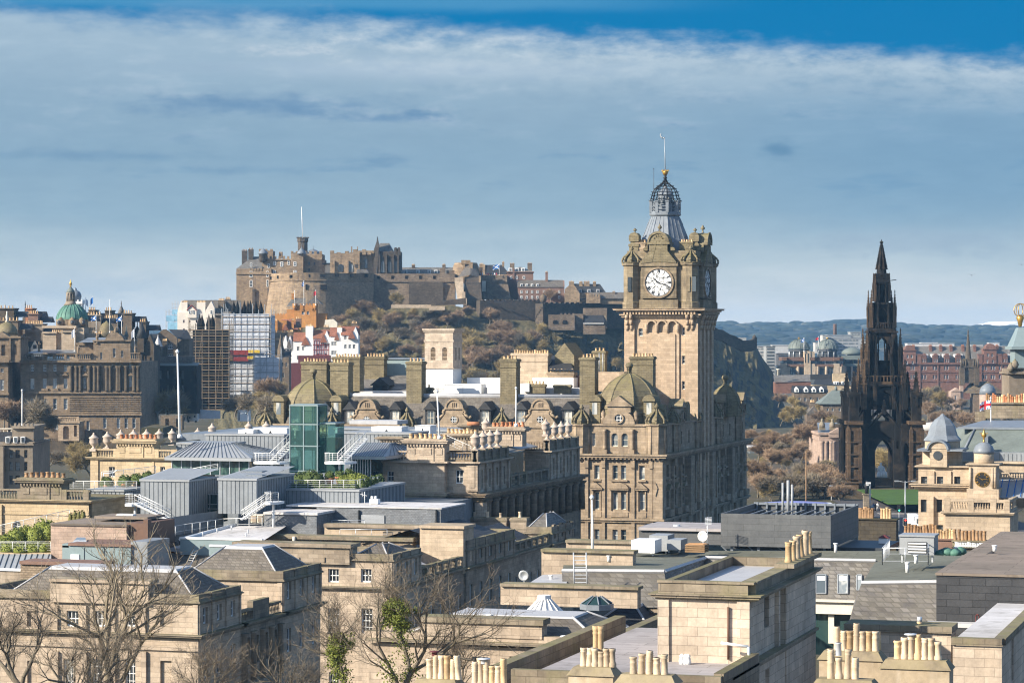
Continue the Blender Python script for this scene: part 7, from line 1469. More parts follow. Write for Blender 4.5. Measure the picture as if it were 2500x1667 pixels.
  for sg in(-1,1):b.path([(c+sg*w*1.0,yy+.3,zz(1000)),(c+sg*w*1.35,yy+.3,zz(1004)),(c+sg*w*1.15,yy+.3,zz(1010)),(c+sg*w*1.7,yy+.3,zz(1020)),(c+sg*w*2.0,yy+.3,zz(1016))],.26)
  for d in(-.35,0,.35):b.box(c+d-.06,c+d+.06,yy-.05,yy+.12,zz(993),zz(983))
  q=b.bU('stone_gable',ST,o);oc=zz(1024);b=MB();b.lA((0,0),[(.01,0)],3)if False else None
  n=14;b=MB()
  for k in range(n):
   a0,a1=2*PI*k/n,2*PI*(k+1)/n;P=lambda r,a,d:(c+r*cs(a),yy-d,oc+r*sn(a));b.pO([P(.85,a1,.12),P(.85,a0,.12),P(.62,a0,.12),P(.62,a1,.12)]);b.pO([P(.85,a0,0),P(.85,a1,0),P(.85,a1,.12),P(.85,a0,.12)])
  b.bU('oculus_ring',ST,q);b=MB();b.pO([(c+.63*cs(2*PI*k/n),yy-.02,oc+.63*sn(2*PI*k/n))for k in range(n)][::1]);b.bU('pane',M['glass'],q);b=MB();b.box(c-.28,c-.2,yy-.1,yy-.03,oc-.55,oc+.55);b.box(c+.2,c+.28,yy-.1,yy-.03,oc-.55,oc+.55);b.box(c-.55,c+.55,yy-.1,yy-.03,oc+.2,oc+.28);b.box(c-.55,c+.55,yy-.1,yy-.03,oc-.28,oc-.2);b.bU('round_window',M['white'],q)
 def ch(pl,pr,pt,pb,yy,n,th=1.5,mt='hotel_moss',pm='pot_buff',base=True):
  a,c=oY(pl,0,yy).x,oY(pr,0,yy).x;q=cY(o,a,c,yy,yy+th,oY(pl,pb,yy).z,oY(pl,pt,yy).z,n,mt,.55,.2,pm,('squat',),None,.6,'x',.2)
  return q
 ch(735,797,882,965,Y+12,8,2.2);ch(806,850,884,990,Y+6,5,2.6);ch(812,878,871,975,Y+14,9,2.4);ch(992,1029,882,995,Y+5.5,4,2.6);ch(1221,1260,876,995,Y+5.5,4,2.6);ch(1415,1452,872,1000,Y+5.5,4,2.6)
 ch(1538,1594,870,1000,Y+13,7,2.2);ch(1249,1337,862,945,Y+24,14,2.5,'clock_house');ch(1337,1400,908,950,Y+22,7,2,'hotel');ch(890,937,870,930,Y+26,6,2);ch(1447,1477,856,950,Y+30,3,1.6);ch(1158,1186,909,935,Y+24,5,1.4,'hotel_pale');ch(1284,1330,937,960,Y+15,5,1,'hotel_moss');ch(1352,1392,939,960,Y+15,0,1,'hotel_moss');ch(1037,1053,946,965,Y+10,1,1.2,'hotel_moss')
 def bb(pl,pr,pt,pb,yy,th,mt,nm):
  b=MB();b.box(oY(pl,0,yy).x,oY(pr,0,yy).x,yy,yy+th,oY(pl,pb,yy).z,oY(pl,pt,yy).z);return b.bU(nm,M[mt],o)
 bb(920,1042,876,917,Y+30,10,'teal_clad','roof_house');bb(920,1042,874.5,877,Y+29.7,10.6,'lead','roof_house_coping');bb(1012,1016,884,912,Y+29.9,.3,'glass','roof_window')
 bb(1060,1420,945,975,Y+17,6,'white_roof','white_plant_deck');bb(1085,1175,937,960,Y+15,3,'white','white_duct');bb(1190,1222,940,960,Y+15,3,'white','white_duct');bb(1270,1292,936,956,Y+14.5,3,'white','white_duct');bb(1300,1400,922,960,Y+21,3,'white_wall','white_wall_block');bb(1140,1224,922,950,Y+22,3,'white_wall','white_wall_block');bb(1451,1512,908,955,Y+20,6,'hotel_pale','pale_block');bb(1512,1524,908,955,Y+20,6,'hotel','pale_block_side');bb(1396,1425,916,955,Y+24,3,'red_stone','red_block');bb(860,1040,955,975,Y+14,8,'white_roof','white_gutter')
 b=MB();yy=Y+22;b.pO([oY(862,962,yy-4),oY(1000,962,yy-4),oY(1000,916,yy+6),oY(862,916,yy+6)]);b.bU('rear_slate_slope',M['slate'],o)
 b=MB();yy=Y+20;c=oY(928,0,yy).x;zz=lambda y:oY(928,y,yy).z;b.box(c-1.5,c+1.5,yy,yy+4,zz(958),zz(941));b.gable(c-2,c+2,yy-.4,yy+5,zz(941),zz(921),'y');q=b.bU('dormer',M['slate_dark'],o);b=MB();b.box(c-.4,c+.4,yy-.1,yy+.1,zz(956),zz(942));b.bU('pane',M['glass'],q)
 b=MB();yy=Y+26;c=oY(1378,0,yy).x;zz=lambda y:oY(1378,y,yy).z;b.exy([(c-1.9,zz(905)),(c+1.9,zz(905)),(c+1.9,zz(868)),(c,zz(837)),(c-1.9,zz(868))],yy,yy+8);b.bU('mossy_gable',M['hotel_moss'],o)
 b=MB();b.pO([oY(1339,905,Y+22),oY(1402,905,Y+22),oY(1385,868,Y+30),oY(1340,868,Y+30)]);b.bU('rear_roof',M['slate_dark'],o)
 b=MB()
 for p in(1463,1472):b.tube(oY(p,912,Y+28),oY(p,862,Y+28),.1,.1,6)
 rR(b,[oY(1065,958,Y+12),oY(1130,958,Y+12)],1.4,2);rR(b,[oY(1140,922,Y+28),oY(1215,920,Y+28)],1.2,3);b.bU('roof_rails',M['metal_grey'],o)
 yy=Y+18;a,c,e=oY(1037,0,yy).x,oY(1106,0,yy).x,5.6;zz=lambda y:oY(1080,y,yy).z;b=MB();xm=(a+c)/2
 W=[(xm-1.15,zz(879),.95,zz(848)-zz(879),dict(blind=1)),(xm+1.15,zz(879),.95,zz(848)-zz(879),dict(blind=1))];fA(b,o,'F',yy,a,c,zz(899),zz(835),W,.5);W=[(yy+e*.32,zz(879),.8,zz(848)-zz(879),dict(blind=1)),(yy+e*.68,zz(879),.8,zz(848)-zz(879),dict(blind=1))];fA(b,o,'R',c,yy,yy+e,zz(899),zz(835),W,.5)
 for d in(-1.15,1.15):aF(b,'F',yy,xm+d,.95,zz(853),zz(848),.2)
 b.pO([(a,yy+e,zz(899)),(a,yy,zz(899)),(a,yy,zz(835)),(a,yy+e,zz(835))]);z_=b.cO(a,c,yy,yy+e,zz(835),[(.4,.15),(1.5,.0),(.3,.25),(.35,.4)]);b.cO(a,c,yy,yy+e,zz(900),[(.2,.15)]);q=b.bU('flue_tower',M['pale_ashlar'],o)
 b=MB();b.box(a+.1,c-.1,yy+.1,yy+e-.1,zz(960),zz(900));b.bU('white_base',M['white'],q)
 for d in(-1.15,1.15):
  b=MB()
  for k in range(9):b.box(xm+d-.47,xm+d+.47,yy+.05,yy+.4,zz(878-k*3.1),zz(876.8-k*3.1))
  b.bU('louvres',M['hotel_pale'],q)
 T=496.0;tx=lambda p:oY(p,0,T).x;xr=X+.15;xl=tx(1524);zt=lambda y:oY(1612,y,T).z;yd=T+(xr-xl)
 b=MB();cxm,cym=(xl+xr)/2,(T+yd)/2
 sw=[(tx(1671),zt(y+20),1.0,1.55)for y in(799,868,930)]+[(tx(1564),zt(820),.8,1.4)]
 fA(b,o,'F',T,xl,xr,70,zt(757),sw,.3,cL=1,gl='glass');fA(b,o,'R',xr,T,yd,60,zt(757),[],.3);b.pO([(xl,yd,60),(xl,T,60),(xl,T,zt(757)),(xl,yd,zt(757))]);b.pO([(xr,yd,60),(xl,yd,60),(xl,yd,zt(757)),(xr,yd,zt(757))])
 b.box(tx(1527),tx(1550),T-.45,T,70,zt(790));b.box(tx(1673),xr+.2,T-.45,T,70,zt(790));b.box(tx(1577),tx(1659),T-.3,T,70,zt(812));b.box(tx(1592),tx(1650),T-.5,T-.3,70,zt(816));b.box(tx(1564-9),tx(1564+9),T-.12,T,70,zt(790))if False else None
 for a_ in(T+.2,T+3.6,T+6.9,T+10.3):b.box(xr,xr+.45,a_,a_+1.7,60,zt(800))
 b.bU('tower_shaft',M['hotel_pale'],o)
 b=MB()
 for k in range(4):p=1580+k*25.3;b.lA((tx(p),T-.45),[(.05,zt(813)),(.3,zt(808)),(.4,zt(796)),(.35,zt(790))],8)
 for k in range(3):
  c=tx(1592.6+k*25.3);w=(tx(1606)-tx(1580))/2;P=[(c+w*cs(t*PI/8),zt(793)+.95*sn(t*PI/8))for t in range(9)];I=[(c+w*.72*cs(t*PI/8),zt(793)+.68*sn(t*PI/8))for t in range(8,-1,-1)];b.exy(P+I,T-.75,T)
 for p in(1533,1543,1680,1692):b.path([(tx(p),T-.3,zt(806)),(tx(p),T-.6,zt(794)),(tx(p),T-.8,zt(780)),(tx(p),T-1.2,zt(768))],.35)
 for k in range(6):yy=T+.8+k*2.2;b.path([(xr+.3,yy,zt(806)),(xr+.6,yy,zt(794)),(xr+.8,yy,zt(780)),(xr+1.2,yy,zt(768))],.35)
 for py,h,ov in((775,.6,.45),(770,.3,.8),(761,.3,1.3),(757.5,.28,1.75)):b.frus((xl-ov,xr+ov,T-ov,yd+ov),zt(py),(xl-ov,xr+ov,T-ov,yd+ov),zt(py)+h)
 for k in range(24):
  u=xl+(k+.5)*(xr-xl)/24;b.box(u-.16,u+.16,T-1.25,T-.75,zt(767.5),zt(761.5));v=T+(k+.5)*(yd-T)/24;b.box(xr+.75,xr+1.25,v-.16,v+.16,zt(767.5),zt(761.5))
 b.box(xl-1.9,xr+1.9,T-1.9,yd+1.9,zt(753.9),zt(753));b.bU('tower_cornice',M['hotel_pale'],o)
 i=.45;a,c,e,f=xl+i,xr-i,T+i,yd-i;b=MB();b.box(a,c,e,f,zt(756),zt(612));b.box(a-.15,c+.15,e-.15,f+.15,zt(740),zt(736));b.box(a-.3,c+.3,e-.3,f+.3,zt(648),zt(644));b.box(tx(1566),tx(1652),e-.7,e,zt(728),zt(648));b.box(tx(1562),tx(1656),e-.9,e,zt(756),zt(732));b.box(tx(1562),tx(1656),e-1.0,e,zt(650),zt(641))
 b.box(c,c+.7,cym-3.6,cym+3.6,zt(728),zt(648));b.box(c,c+.9,cym-3.9,cym+3.9,zt(756),zt(732));b.box(c,c+1.0,cym-3.9,cym+3.9,zt(650),zt(641));b.bU('clock_stage',M['hotel_aged'],o)
 b=MB()
 for s4,(u,v)in enumerate(((tx(1540),e+.3),(tx(1684),e+.3),(c-.3,f-.6),(tx(1540),f-.6))):
  b=MB();b.lA((u,v),[(1.75,zt(756)),(1.75,zt(738)),(1.55,zt(737)),(1.55,zt(650)),(1.9,zt(647)),(1.95,zt(641))],8,.39,None,False);b.box(u-.25,u+.25,v-1.62,v-1.2,zt(712),zt(676));b.bU('tower_turret',M['hotel_aged'],o);b=MB();cC(b,(u,v),1.75,zt(641),zt(600)-zt(641));b.bU('crown_cap',M['hotel_moss'],o)
 for u,yy in((tx(1541)-.1,0),(tx(1697),1)):
  b=MB();b.box(u-.35,u+.35,e-1.35,e-1.2,zt(712),zt(676));b.bU('slit_window',M['glass'],o)
 mid=tx(1609)
 def clock(axis):
  zc=zt(690);R0=2.62
  if axis=='F':P=lambda u,v,d:(mid+u,e-.7-d,zc+v)
  else:P=lambda u,v,d:(c+.7+d,cym+u,zc+v)
  def disc(r0,r1,d,mt,nm,par,n=32):
   b=MB()
   for k in range(n):
    a0,a1=2*PI*k/n,2*PI*(k+1)/n
    q=[P(r1*cs(a0),r1*sn(a0),d),P(r1*cs(a1),r1*sn(a1),d)]
    q+=[P(r0*cs(a1),r0*sn(a1),d),P(r0*cs(a0),r0*sn(a0),d)]if r0 else[P(0,0,d)]
    b.pO(q);b.pO([P(r1*cs(a0),r1*sn(a0),0),P(r1*cs(a1),r1*sn(a1),0),P(r1*cs(a1),r1*sn(a1),d),P(r1*cs(a0),r1*sn(a0),d)])
   return b.bU(nm,M[mt],par)
  q=disc(0,R0,.06,'white','clock_face',o);disc(R0-.02,R0+.32,.25,'hotel','clock_surround',q);disc(R0-.17,R0-.10,.09,'black_iron','minute_ring',q);disc(R0*.66,R0*.675,.085,'dark_metal','inner_ring',q)
  def bar(b,a,r0,r1,w,off=0,lean=0,d=.10):
   ca,sa=sn(a),cs(a);t=Vector((ca,sa));nrm=Vector((sa,-ca));A=t*r0+nrm*(off-lean);B=t*r1+nrm*(off+lean)
   b.pO([P(*(A-nrm*w),d),P(*(A+nrm*w),d),P(*(B+nrm*w),d),P(*(B-nrm*w),d)])
  b=MB()
  for h,num in enumerate(('XII','I','II','III','IIII','V','VI','VII','VIII','IX','X','XI')):
   a=h*PI/6;wd={'I':.15,'V':.26,'X':.28};tot=sum(wd[ch_]for ch_ in num);u=-tot/2
   for ch_ in num:
    m_=u+wd[ch_]/2
    if ch_=='I':bar(b,a,R0*.70,R0*.92,.06,m_)
    elif ch_=='V':bar(b,a,R0*.70,R0*.92,.06,m_-.05,-.05);bar(b,a,R0*.72,R0*.92,.03,m_+.05,.05)
    else:bar(b,a,R0*.70,R0*.92,.06,m_,.09);bar(b,a,R0*.72,R0*.92,.03,m_,-.09)
    u+=wd[ch_]
  for k in range(60):bar(b,k*PI/30,R0*.93,R0*.99,.05)
  b.bU('numerals',M['black_iron'],q);b=MB()
  for k in range(6):
   a=k*PI/3+.26;bar(b,a,0,R0*.33,.04,0,0,.08);bar(b,a+.52,R0*.28,R0*.66,.04,0,0,.08);
   for s_ in(-1,1):A=Vector((sn(a),cs(a)))*R0*.33;B=Vector((sn(a+s_*.52),cs(a+s_*.52)))*R0*.5;b.tube(P(*A,.07),P(*B,.07),.05,.05,4);Cc=Vector((sn(a+s_*.2),cs(a+s_*.2)))*R0*.66;b.tube(P(*B,.07),P(*Cc,.07),.05,.05,4)
  b.bU('tracery',M['dark_metal'],q);b=MB();bar(b,math.radians(110),-R0*.25,R0*.86,.07,0,0,.16);b.bU('minute_hand',M['black_iron'],q);b=MB();bar(b,math.radians(309),-R0*.15,R0*.56,.10,0,0,.13);b.bU('hour_hand',M['black_iron'],q)
 clock('F');clock('R')
 MO=M['hotel_moss']
 def head(axis):
  b=MB();m_=mid if axis=='F' else cym;pl=e-.9 if axis=='F' else c+.9
  ex=(lambda P,d0,d1:b.exy([(m_+u,v)for u,v in P],pl+d0,pl+d1))if axis=='F' else(lambda P,d0,d1:b.exx([(m_+u,v)for u,v in P],pl-d1,pl-d0))
  w=3.35;ex([(-w,zt(641)),(w,zt(641)),(0,zt(588))],.0,2.5);ex([(-1.75,zt(640)),(1.75,zt(640)),(1.75,zt(598)),(-1.75,zt(598))],-.2,3);ex([(-2.2,zt(597)),(2.2,zt(597)),(2.2,zt(591)),(-2.2,zt(591))],-.4,3)
  ex([(1.95*cs(t*PI/10),zt(591)+1.85*sn(t*PI/10))for t in range(11)],-.25,3)
  ex([(2.1*cs(t*PI/10),zt(591)+2.0*sn(t*PI/10))for t in range(11)]+[(1.75*cs(t*PI/10),zt(591)+1.6*sn(t*PI/10))for t in range(10,-1,-1)],-.45,-.25)
  for sg in(-1,1):ex([(sg*2.2,zt(612)),(sg*3.1,zt(612)),(sg*3.0,zt(606)),(sg*2.5,zt(602)),(sg*2.2,zt(594))][::sg],.3,1.5);ex([(sg*1.2,zt(640)),(sg*w*1.04,zt(643)),(sg*w*1.04,zt(640)),(sg*.2,zt(588))][::sg],-.25,.0)
  for k in range(5):a_=PI*(k+1)/6;ex([(.9*cs(a_)-.15,zt(589)+.9*sn(a_)),(.9*cs(a_)+.15,zt(589)+.9*sn(a_)),(.9*cs(a_),zt(589)+.9*sn(a_)+.35)],-.4,-.25)
  fc=(m_,pl+1)if axis=='F' else(pl-1,m_);fI(b,fc,zt(591)+1.9,1.5,.42);b.bU('clock_pediment',MO,o)
 head('F');head('R')
 for u in(tx(1540)+.1,c-1.2):
  for v in((e+2.0,)if u<cxm else(e+4.5,)):
   b=MB();b.exx([(v-1.0,zt(640)),(v+1.8,zt(640)),(v+1.5,zt(600)),(v-.5,zt(600))],u-.9,u+.9);b.box(u-1.0,u+1.0,v-.7,v+1.4,zt(600),zt(594));b.box(u-.7,u+.7,v-.4,v+1.2,zt(594),zt(588));b.exy([(u-.95,zt(588)),(u+.95,zt(588)),(u+.95,zt(574)),(u+.6,zt(568)),(u,zt(566)),(u-.6,zt(568)),(u-.95,zt(574))],v-.6,v+1.4);fI(b,(u,v+.4),zt(567),.95,.38);b.bU('scroll_buttress',MO,o)
 for p,pr_,d in((1546,1569,1.6),(1654,1686,1.2)):
  q=cY(o,tx(p),tx(pr_),e+d,e+d+1.6,zt(640),zt(590),5,'hotel' if p<1600 else 'hotel_moss',.45,.17,'pot_buff',('squat',),None,.4)
 cc=(tx(1625)+(cym-T)*-.245+0.0,cym-.4);cc=(oY(1624,0,cym-.4).x,cym-.4);Dl=dP((cc[0],cc[1]));zl=lambda y:ZD(y,Dl);s=Dl/F
 b=MB();b.lA(cc,[(5.9,zl(620)),(5.2,zl(606)),(4.35,zl(582)),(3.4,zl(550)),(2.75,zl(530)),(2.6,zl(527))],8,.39,None,False)
 for k in range(8):
  a_=.39+k*PI/4
  for j in range(3):
   fa=a_+(PI/4)*j/3;kk=cs(PI/8)/cs(((PI/4)*j/3)-PI/8);P=[(cc[0]+r*kk*cs(fa),cc[1]+r*kk*sn(fa),zl(y))for r,y in((5.2,606),(4.35,582),(3.4,550),(2.75,530))]
   for u,v in zip(P,P[1:]):b.tube(u,v,.09 if j else .13,.07,4,None,False)
 b.bU('lead_roof',M['lead'],o);b=MB();b.lA(cc,[(2.9,zl(528)),(3.05,zl(525)),(3.05,zl(521)),(2.8,zl(520)),(2.8,zl(517)),(.5,zl(517))],8,.39,None,False);b.bU('gallery',M['lead'],o)
 b=MB()
 for k in range(8):a_=.39+k*PI/4;u,v=cc[0]+2.7*cs(a_),cc[1]+2.7*sn(a_);b.box(u-.28,u+.28,v-.28,v+.28,zl(520),zl(493));b.box(u-.36,u+.36,v-.36,v+.36,zl(494),zl(491));u2,v2=cc[0]+2.7*cs(a_+PI/4),cc[1]+2.7*sn(a_+PI/4);b.tube((u,v,zl(505)),(u2,v2,zl(505)),.1,.1,4);b.tube((u,v,zl(512)),(u2,v2,zl(512)),.06,.06,4)
 b.bU('gallery_posts',M['lead_dark'],o)
 b=MB();b.lA(cc,[(1.35,zl(518)),(1.3,zl(478)),(1.6,zl(476)),(1.3,zl(470)),(.75,zl(462)),(.3,zl(457)),(.12,zl(452))],8,.39,None,False);b.bU('lantern',M['lead'],o);b=MB()
 for k in range(8):a_=k*PI/4;u,v=cc[0]+1.24*cs(a_),cc[1]+1.24*sn(a_);b.lA((u,v),[(.3,zl(497)),(.3,zl(490))],6);b.lA((u,v),[(.02,zl(488)),(.32,zl(485)),(.02,zl(482))],8)
 b.bU('lantern_lights',M['glass'],o)
 b=MB();pr=[(2.95,491),(2.75,486),(2.55,478),(2.4,470),(2.0,462),(1.4,455),(.75,449),(.35,444),(.2,438)]
 for k in range(16):
  a_=.39+k*PI/8;P=[(cc[0]+r*cs(a_),cc[1]+r*sn(a_),zl(y))for r,y in pr]
  for j,(u,v)in enumerate(zip(P,P[1:])):
   b.tube(u,v,.10 if k%2==0 else .05,.09 if k%2==0 else .05,4,None,False)
   if k%2==0:b.tube(u,(cc[0]+(pr[j][0]+.3)*cs(a_),cc[1]+(pr[j][0]+.3)*sn(a_),zl(pr[j][1]-2)),.07,.04,4)
 for r,y in pr[:7]:
  for k in range(16):a_=.39+k*PI/8;a2=a_+PI/8;b.tube((cc[0]+r*cs(a_),cc[1]+r*sn(a_),zl(y)),(cc[0]+r*cs(a2),cc[1]+r*sn(a2),zl(y)),.05,.05,4,None,False)
 b.lA(cc,[(.22,zl(455)),(.2,zl(438)),(.42,zl(435)),(.25,zl(432)),(.3,zl(428))],8);b.bU('iron_crown',M['black_iron'],o)
 b=MB();b.lA(cc,[(.3,zl(428)),(.5,zl(424)),(.62,zl(418)),(.5,zl(418)),(.3,zl(424))],8)
 for k in range(6):a_=k*PI/3;b.lA((cc[0]+.6*cs(a_),cc[1]+.6*sn(a_)),[(.12,zl(419)),(.14,zl(417)),(.02,zl(414))],5)
 b.bU('gilt_coronet',M['gold'],o);b=MB();b.tube((*cc,zl(424)),(cc[0]-.1,cc[1],zl(335)),.1,.06,6);u=cc[0]-.1;b.path([(u,cc[1],zl(336)),(u-.35,cc[1],zl(338)),(u-.75,cc[1]-.1,zl(334)),(u-.8,cc[1]-.1,zl(329)),(u-.65,cc[1]-.1,zl(327))],.12);b.bU('flagpole',M['metal_grey'],o)
 b=MB();u=cc[0]+(1600-1624)*s;b.tube((u,cc[1]-1.5,zl(490)),(u,cc[1]-1.5,zl(414)),.06,.04,5);b.lA((u,cc[1]-1.5),[(.12,zl(414)),(.02,zl(411))],5);b.bU('lightning_rod',M['dark_metal'],o)
 b=MB();b.tube((c+.6,e+1,zt(727)),(c+2.6,e+1,zt(726)),.06,.06,4);b.path([(c+2.5,e+1,zt(726)),(c+2.8,e+1,zt(724)),(c+2.7,e+1,zt(722))],.12);b.tube((xl+.2,e,zt(733)),(xl-1.3,e-.2,zt(731)),.07,.07,4);b.bU('gargoyle_pole',M['dark_metal'],o)
D0=485
hotel()
def ox(p,Y):return oY(p,0,Y).x
def oz(p,y,Y):return oY(p,y,Y).z
def fb(b,pl,pr,pt,pb,Y,th,m=None,pz=None):
 """box whose front (facing -y) is measured in photo pixels on the plane y=Y"""
 pz=pr if pz is None else pz
 b.box(ox(pl,Y),ox(pr,Y),Y,Y+th,oz(pz,pb,Y),oz(pz,pt,Y),m)
def fw(p,yt,yb,w,Y,**k):
 D=dP((ox(p,Y),Y));return(ox(p,Y),oz(p,yb,Y),w*D/F,oz(p,yt,Y)-oz(p,yb,Y),k)
def rw(p,yt,yb,w,X,**k):
 q,r=oX(p,yb,X),oX(p,yt,X);return(q.y,q.z,w,r.z-q.z,k)
def cW(o,pl,pr,pt,pb,Y,n,mt,th=2.0,pm='pot_buff'):
 """ornamental chimney: panelled face, corbel course, heavy coping, a row of squat pots"""
 a,c=ox(pl,Y),ox(pr,Y);z0,z1=oz(pr,pb,Y),oz(pr,pt,Y);h=z1-z0;b=MB();w=c-a
 b.box(a,c,Y,Y+th,z0,z1-h*.25);b.box(a+w*.28,c-w*.28,Y-.12,Y,z0,z1-h*.3)
 for l,r in((.06,.22),(.34,.66),(.78,.94)):b.box(a+w*l,a+w*r,Y-.2 if l==.34 else Y-.08,Y,z0+h*.32,z0+h*.58)
 n2=int(w/.42)
 for k in range(n2):u=a+(k+.5)*w/n2;b.box(u-.1,u+.1,Y-.3,Y,z1-h*.34,z1-h*.25)
 b.cO(a,c,Y,Y+th,z1-h*.25,[(h*.06,.3),(h*.08,.55),(h*.05,.7),(h*.06,.35)]);q=b.bU('chimney',M[mt],o);pS(q,a-.1,c+.1,Y+th/2,Y+th/2,z1,n,.62,.26,pm,('squat',));return q
def uR(o,pts,h=2.5,r=.62):
 if 'urn' not in _tm:b=MB();b.lA((0,0),urn_prof(1,.27),14);b.box(-.2,.2,-.2,.2,-.12,.01);_tm['urn']=b.mesh('urn',M['urn_stone'])
 for p in pts:put(_tm['urn'],'urn',o,p,0,(h,h,h))
def zB(name,lab,pl,pr,pt,pb,Y,th,px_far=None,roof=None,seam=.55,mt='zinc',cat='roof unit',rise=None):
 a,c=ox(pl,Y),ox(pr,Y);z0,z1=oz(pr,pb,Y),oz(pr,pt,Y)
 o=tH(name,lab,cat,(c,Y,z0));b=MB()
 if px_far:th=oX(px_far,0,c).y-Y
 b.box(a,c,Y,Y+th,z0,z1);sX(b,a,c,Y,z0,z1,seam);sY(b,Y,Y+th,c,z0,z1,seam);b.bU('cladding',[M[mt],M['zinc_seam']],o)
 b=MB();rz=rise or 0;b.pO([(a-.12,Y-.15,z1+.05),(c+.12,Y-.15,z1+.05),(c+.12,Y+th+.1,z1+.05+rz),(a-.12,Y+th+.1,z1+.05+rz)]);b.box(a-.12,c+.12,Y-.15,Y-.02,z1-.2,z1+.04);b.box(c+.02,c+.12,Y-.02,Y+th,z1-.2,z1+.04)
 n=int((c-a)/seam)
 for i in range(1,n):u=a+i*(c-a)/n;b.pO([(u-.03,Y-.1,z1+.11),(u+.03,Y-.1,z1+.11),(u+.03,Y+th,z1+.11+rz),(u-.03,Y+th,z1+.11+rz)],1)
 b.bU('roof',[M[roof or 'zinc_pale'],M['zinc']],o);return o
def palazzo():
 X,Y=-110.0,353.3;HB=M['buff'];o=tH('post_palace','long classical palazzo with stone urns, giant columned street side and ornate chimneys','building',(X,Y,60))
 y2,y3,y4=oX(1248,0,X).y,oX(1347,0,X).y,oX(1418,0,X).y;z=lambda y:oz(1172,y,Y);zc=z(1208)
 b=MB();x0=ox(890,Y)
 W=[rw(p,yt,yb,1.6,X,blind=0)for p,yt,yb in()]
 cL=[Y+2+i*(y4-Y-3)/13 for i in range(14)]
 W=[(a+2,z(1262),1.7,1.9)for a in cL[:-1]]
 fA(b,o,'R',X,Y,y4,50,zc,W,.7,cL=1,gl='glass',fr='soot');b.wall('F',Y,x0,X,50,zc);b.pO([(x0,Y,zc),(X,Y,zc),(X,y4,zc),(x0,y4,zc)]);b.pO([(X,y4,50),(x0,y4,50),(x0,y4,zc),(X,y4,zc)]);b.pO([(x0,y4,50),(x0,Y,50),(x0,Y,zc),(x0,y4,zc)])
 b.cO(x0,X,Y,y4,zc-.9,[(.35,.25),(.3,.6),(.28,1.0),(.15,1.15)]);b.bU('lower_walls',M['bank'],o)
 for a in cL:
  b=MB();b.lA((X+.35,a),[(.62,z(1300)),(.55,z(1245)),(.62,z(1232)),(.5,z(1231)),(.85,z(1223)),(.9,z(1221))],10);b.bU('column',M['bank'],o)
 b=MB();b.box(X-.6,X+.55,Y-.5,Y+1.4,50,zc-1);b.bU('corner_pier',M['buff'],o)
 def pav(ya,yb_,pl,pr,Wf,fy,nw,nm):
  b=MB();zt=z(1128)+(ya-Y)*0;a0=ox(pl,ya)
  W=[(ya+(i+.7)*(yb_-ya)/(nw+.2),zc+.8,1.1,2.5)for i in range(nw)]
  fA(b,o,'R',X-.5,ya,yb_,zc,zt,W,.3,cL=1,gl='glass_pale',fr='cream');fA(b,o,'F',ya,a0,X-.5,zc,zt,Wf,.3,cL=2,rW=1)
  b.pO([(a0,ya,zt),(X-.5,ya,zt),(X-.5,yb_,zt),(a0,yb_,zt)]);b.pO([(X-.5,yb_,zc),(a0,yb_,zc),(a0,yb_,zt),(X-.5,yb_,zt)]);b.pO([(a0,yb_,zc),(a0,ya,zc),(a0,ya,zt),(a0,yb_,zt)])
  for i in range(nw+1):q=ya+(i+.1)*(yb_-ya)/(nw+.2)+.2;b.box(X-.5,X-.2,q-.35,q+.35,zc,zt)
  b.box(X-1.9,X-.3,ya-.25,ya,zc+.5,zt);b.box(X-1.5,X-.7,ya-.33,ya-.25,zc+1,zt-.5)
  b.cO(a0,X-.5,ya,yb_,zt-.35,[(.2,.3),(.2,.7)]);b.bU('upper_storey',HB,o)
  b=MB();zt+=.06;h=1.45;P=[ya+.5+i*(yb_-ya-1)/4 for i in range(5)]
  b.box(X-1.1,X-.5,ya,yb_,zt,zt+.35);b.box(X-1.0,X-.6,ya,yb_,zt+.35,zt+h-.25);b.box(X-1.15,X-.45,ya,yb_,zt+h-.25,zt+h)
  for p in P:b.box(X-1.35,X-.3,p-.5,p+.5,zt,zt+h+.12)
  b.bU('parapet',M['moss_stone'],o);uR(o,[(X-.85,p,zt+h+.2)for p in(P[:4]if nm else P[:4])])
  return zt
 zt=pav(Y,y2,1083,1172,[fw(1121,1147,1180,20,Y)],Y,4,0);pav(y3,y4,1280,1347,[],y3,4,1)
 b=MB();bL(b,'F',Y+.2,ox(1093,Y),X-1.4,zt,zt+1.3,.38,.13,.2,.4);b.bU('balustrade',M['bank'],o);b=MB();bL(b,'F',y3+.2,ox(1280,y3),X-1.4,zt,zt+1.3,.38,.13,.2,.4);b.bU('balustrade',M['bank'],o)
 b=MB();b.box(ox(219,322),X-1,321.5,y4-1,50,77.2);b.bU('roof_podium',M['lead_dark'],o)
 b=MB();bL(b,'R',X-.3,y2+.3,y3-.3,zc+.05,zc+2.0,.5,.16,.3,.5,None,[y2+1+i*(y3-y2-2)/5 for i in range(6)]);b.bU('link_parapet',M['moss_stone'],o)
 b=MB();b.box(ox(1240,y2),X-4,y2+.1,y2+8,zc+.1,z(1118));b.bU('green_glazing',M['glass_green'],o);b=MB();xx=X-3.2;b.pO([(xx+1,y2+.3,z(1115)),(xx+1,y3-.2,z(1115)),(xx-5,y3-.2,z(1085)),(xx-5,y2+.3,z(1085))]);b.pO([(xx-12,y2+.3,z(1115)),(xx+1,y2+.3,z(1115)),(xx-5,y2+.3,z(1085))]);b.box(xx-12,xx+1.1,y2+.2,y3-.2,z(1118),z(1115));b.bU('link_roof',M['zinc'],o)
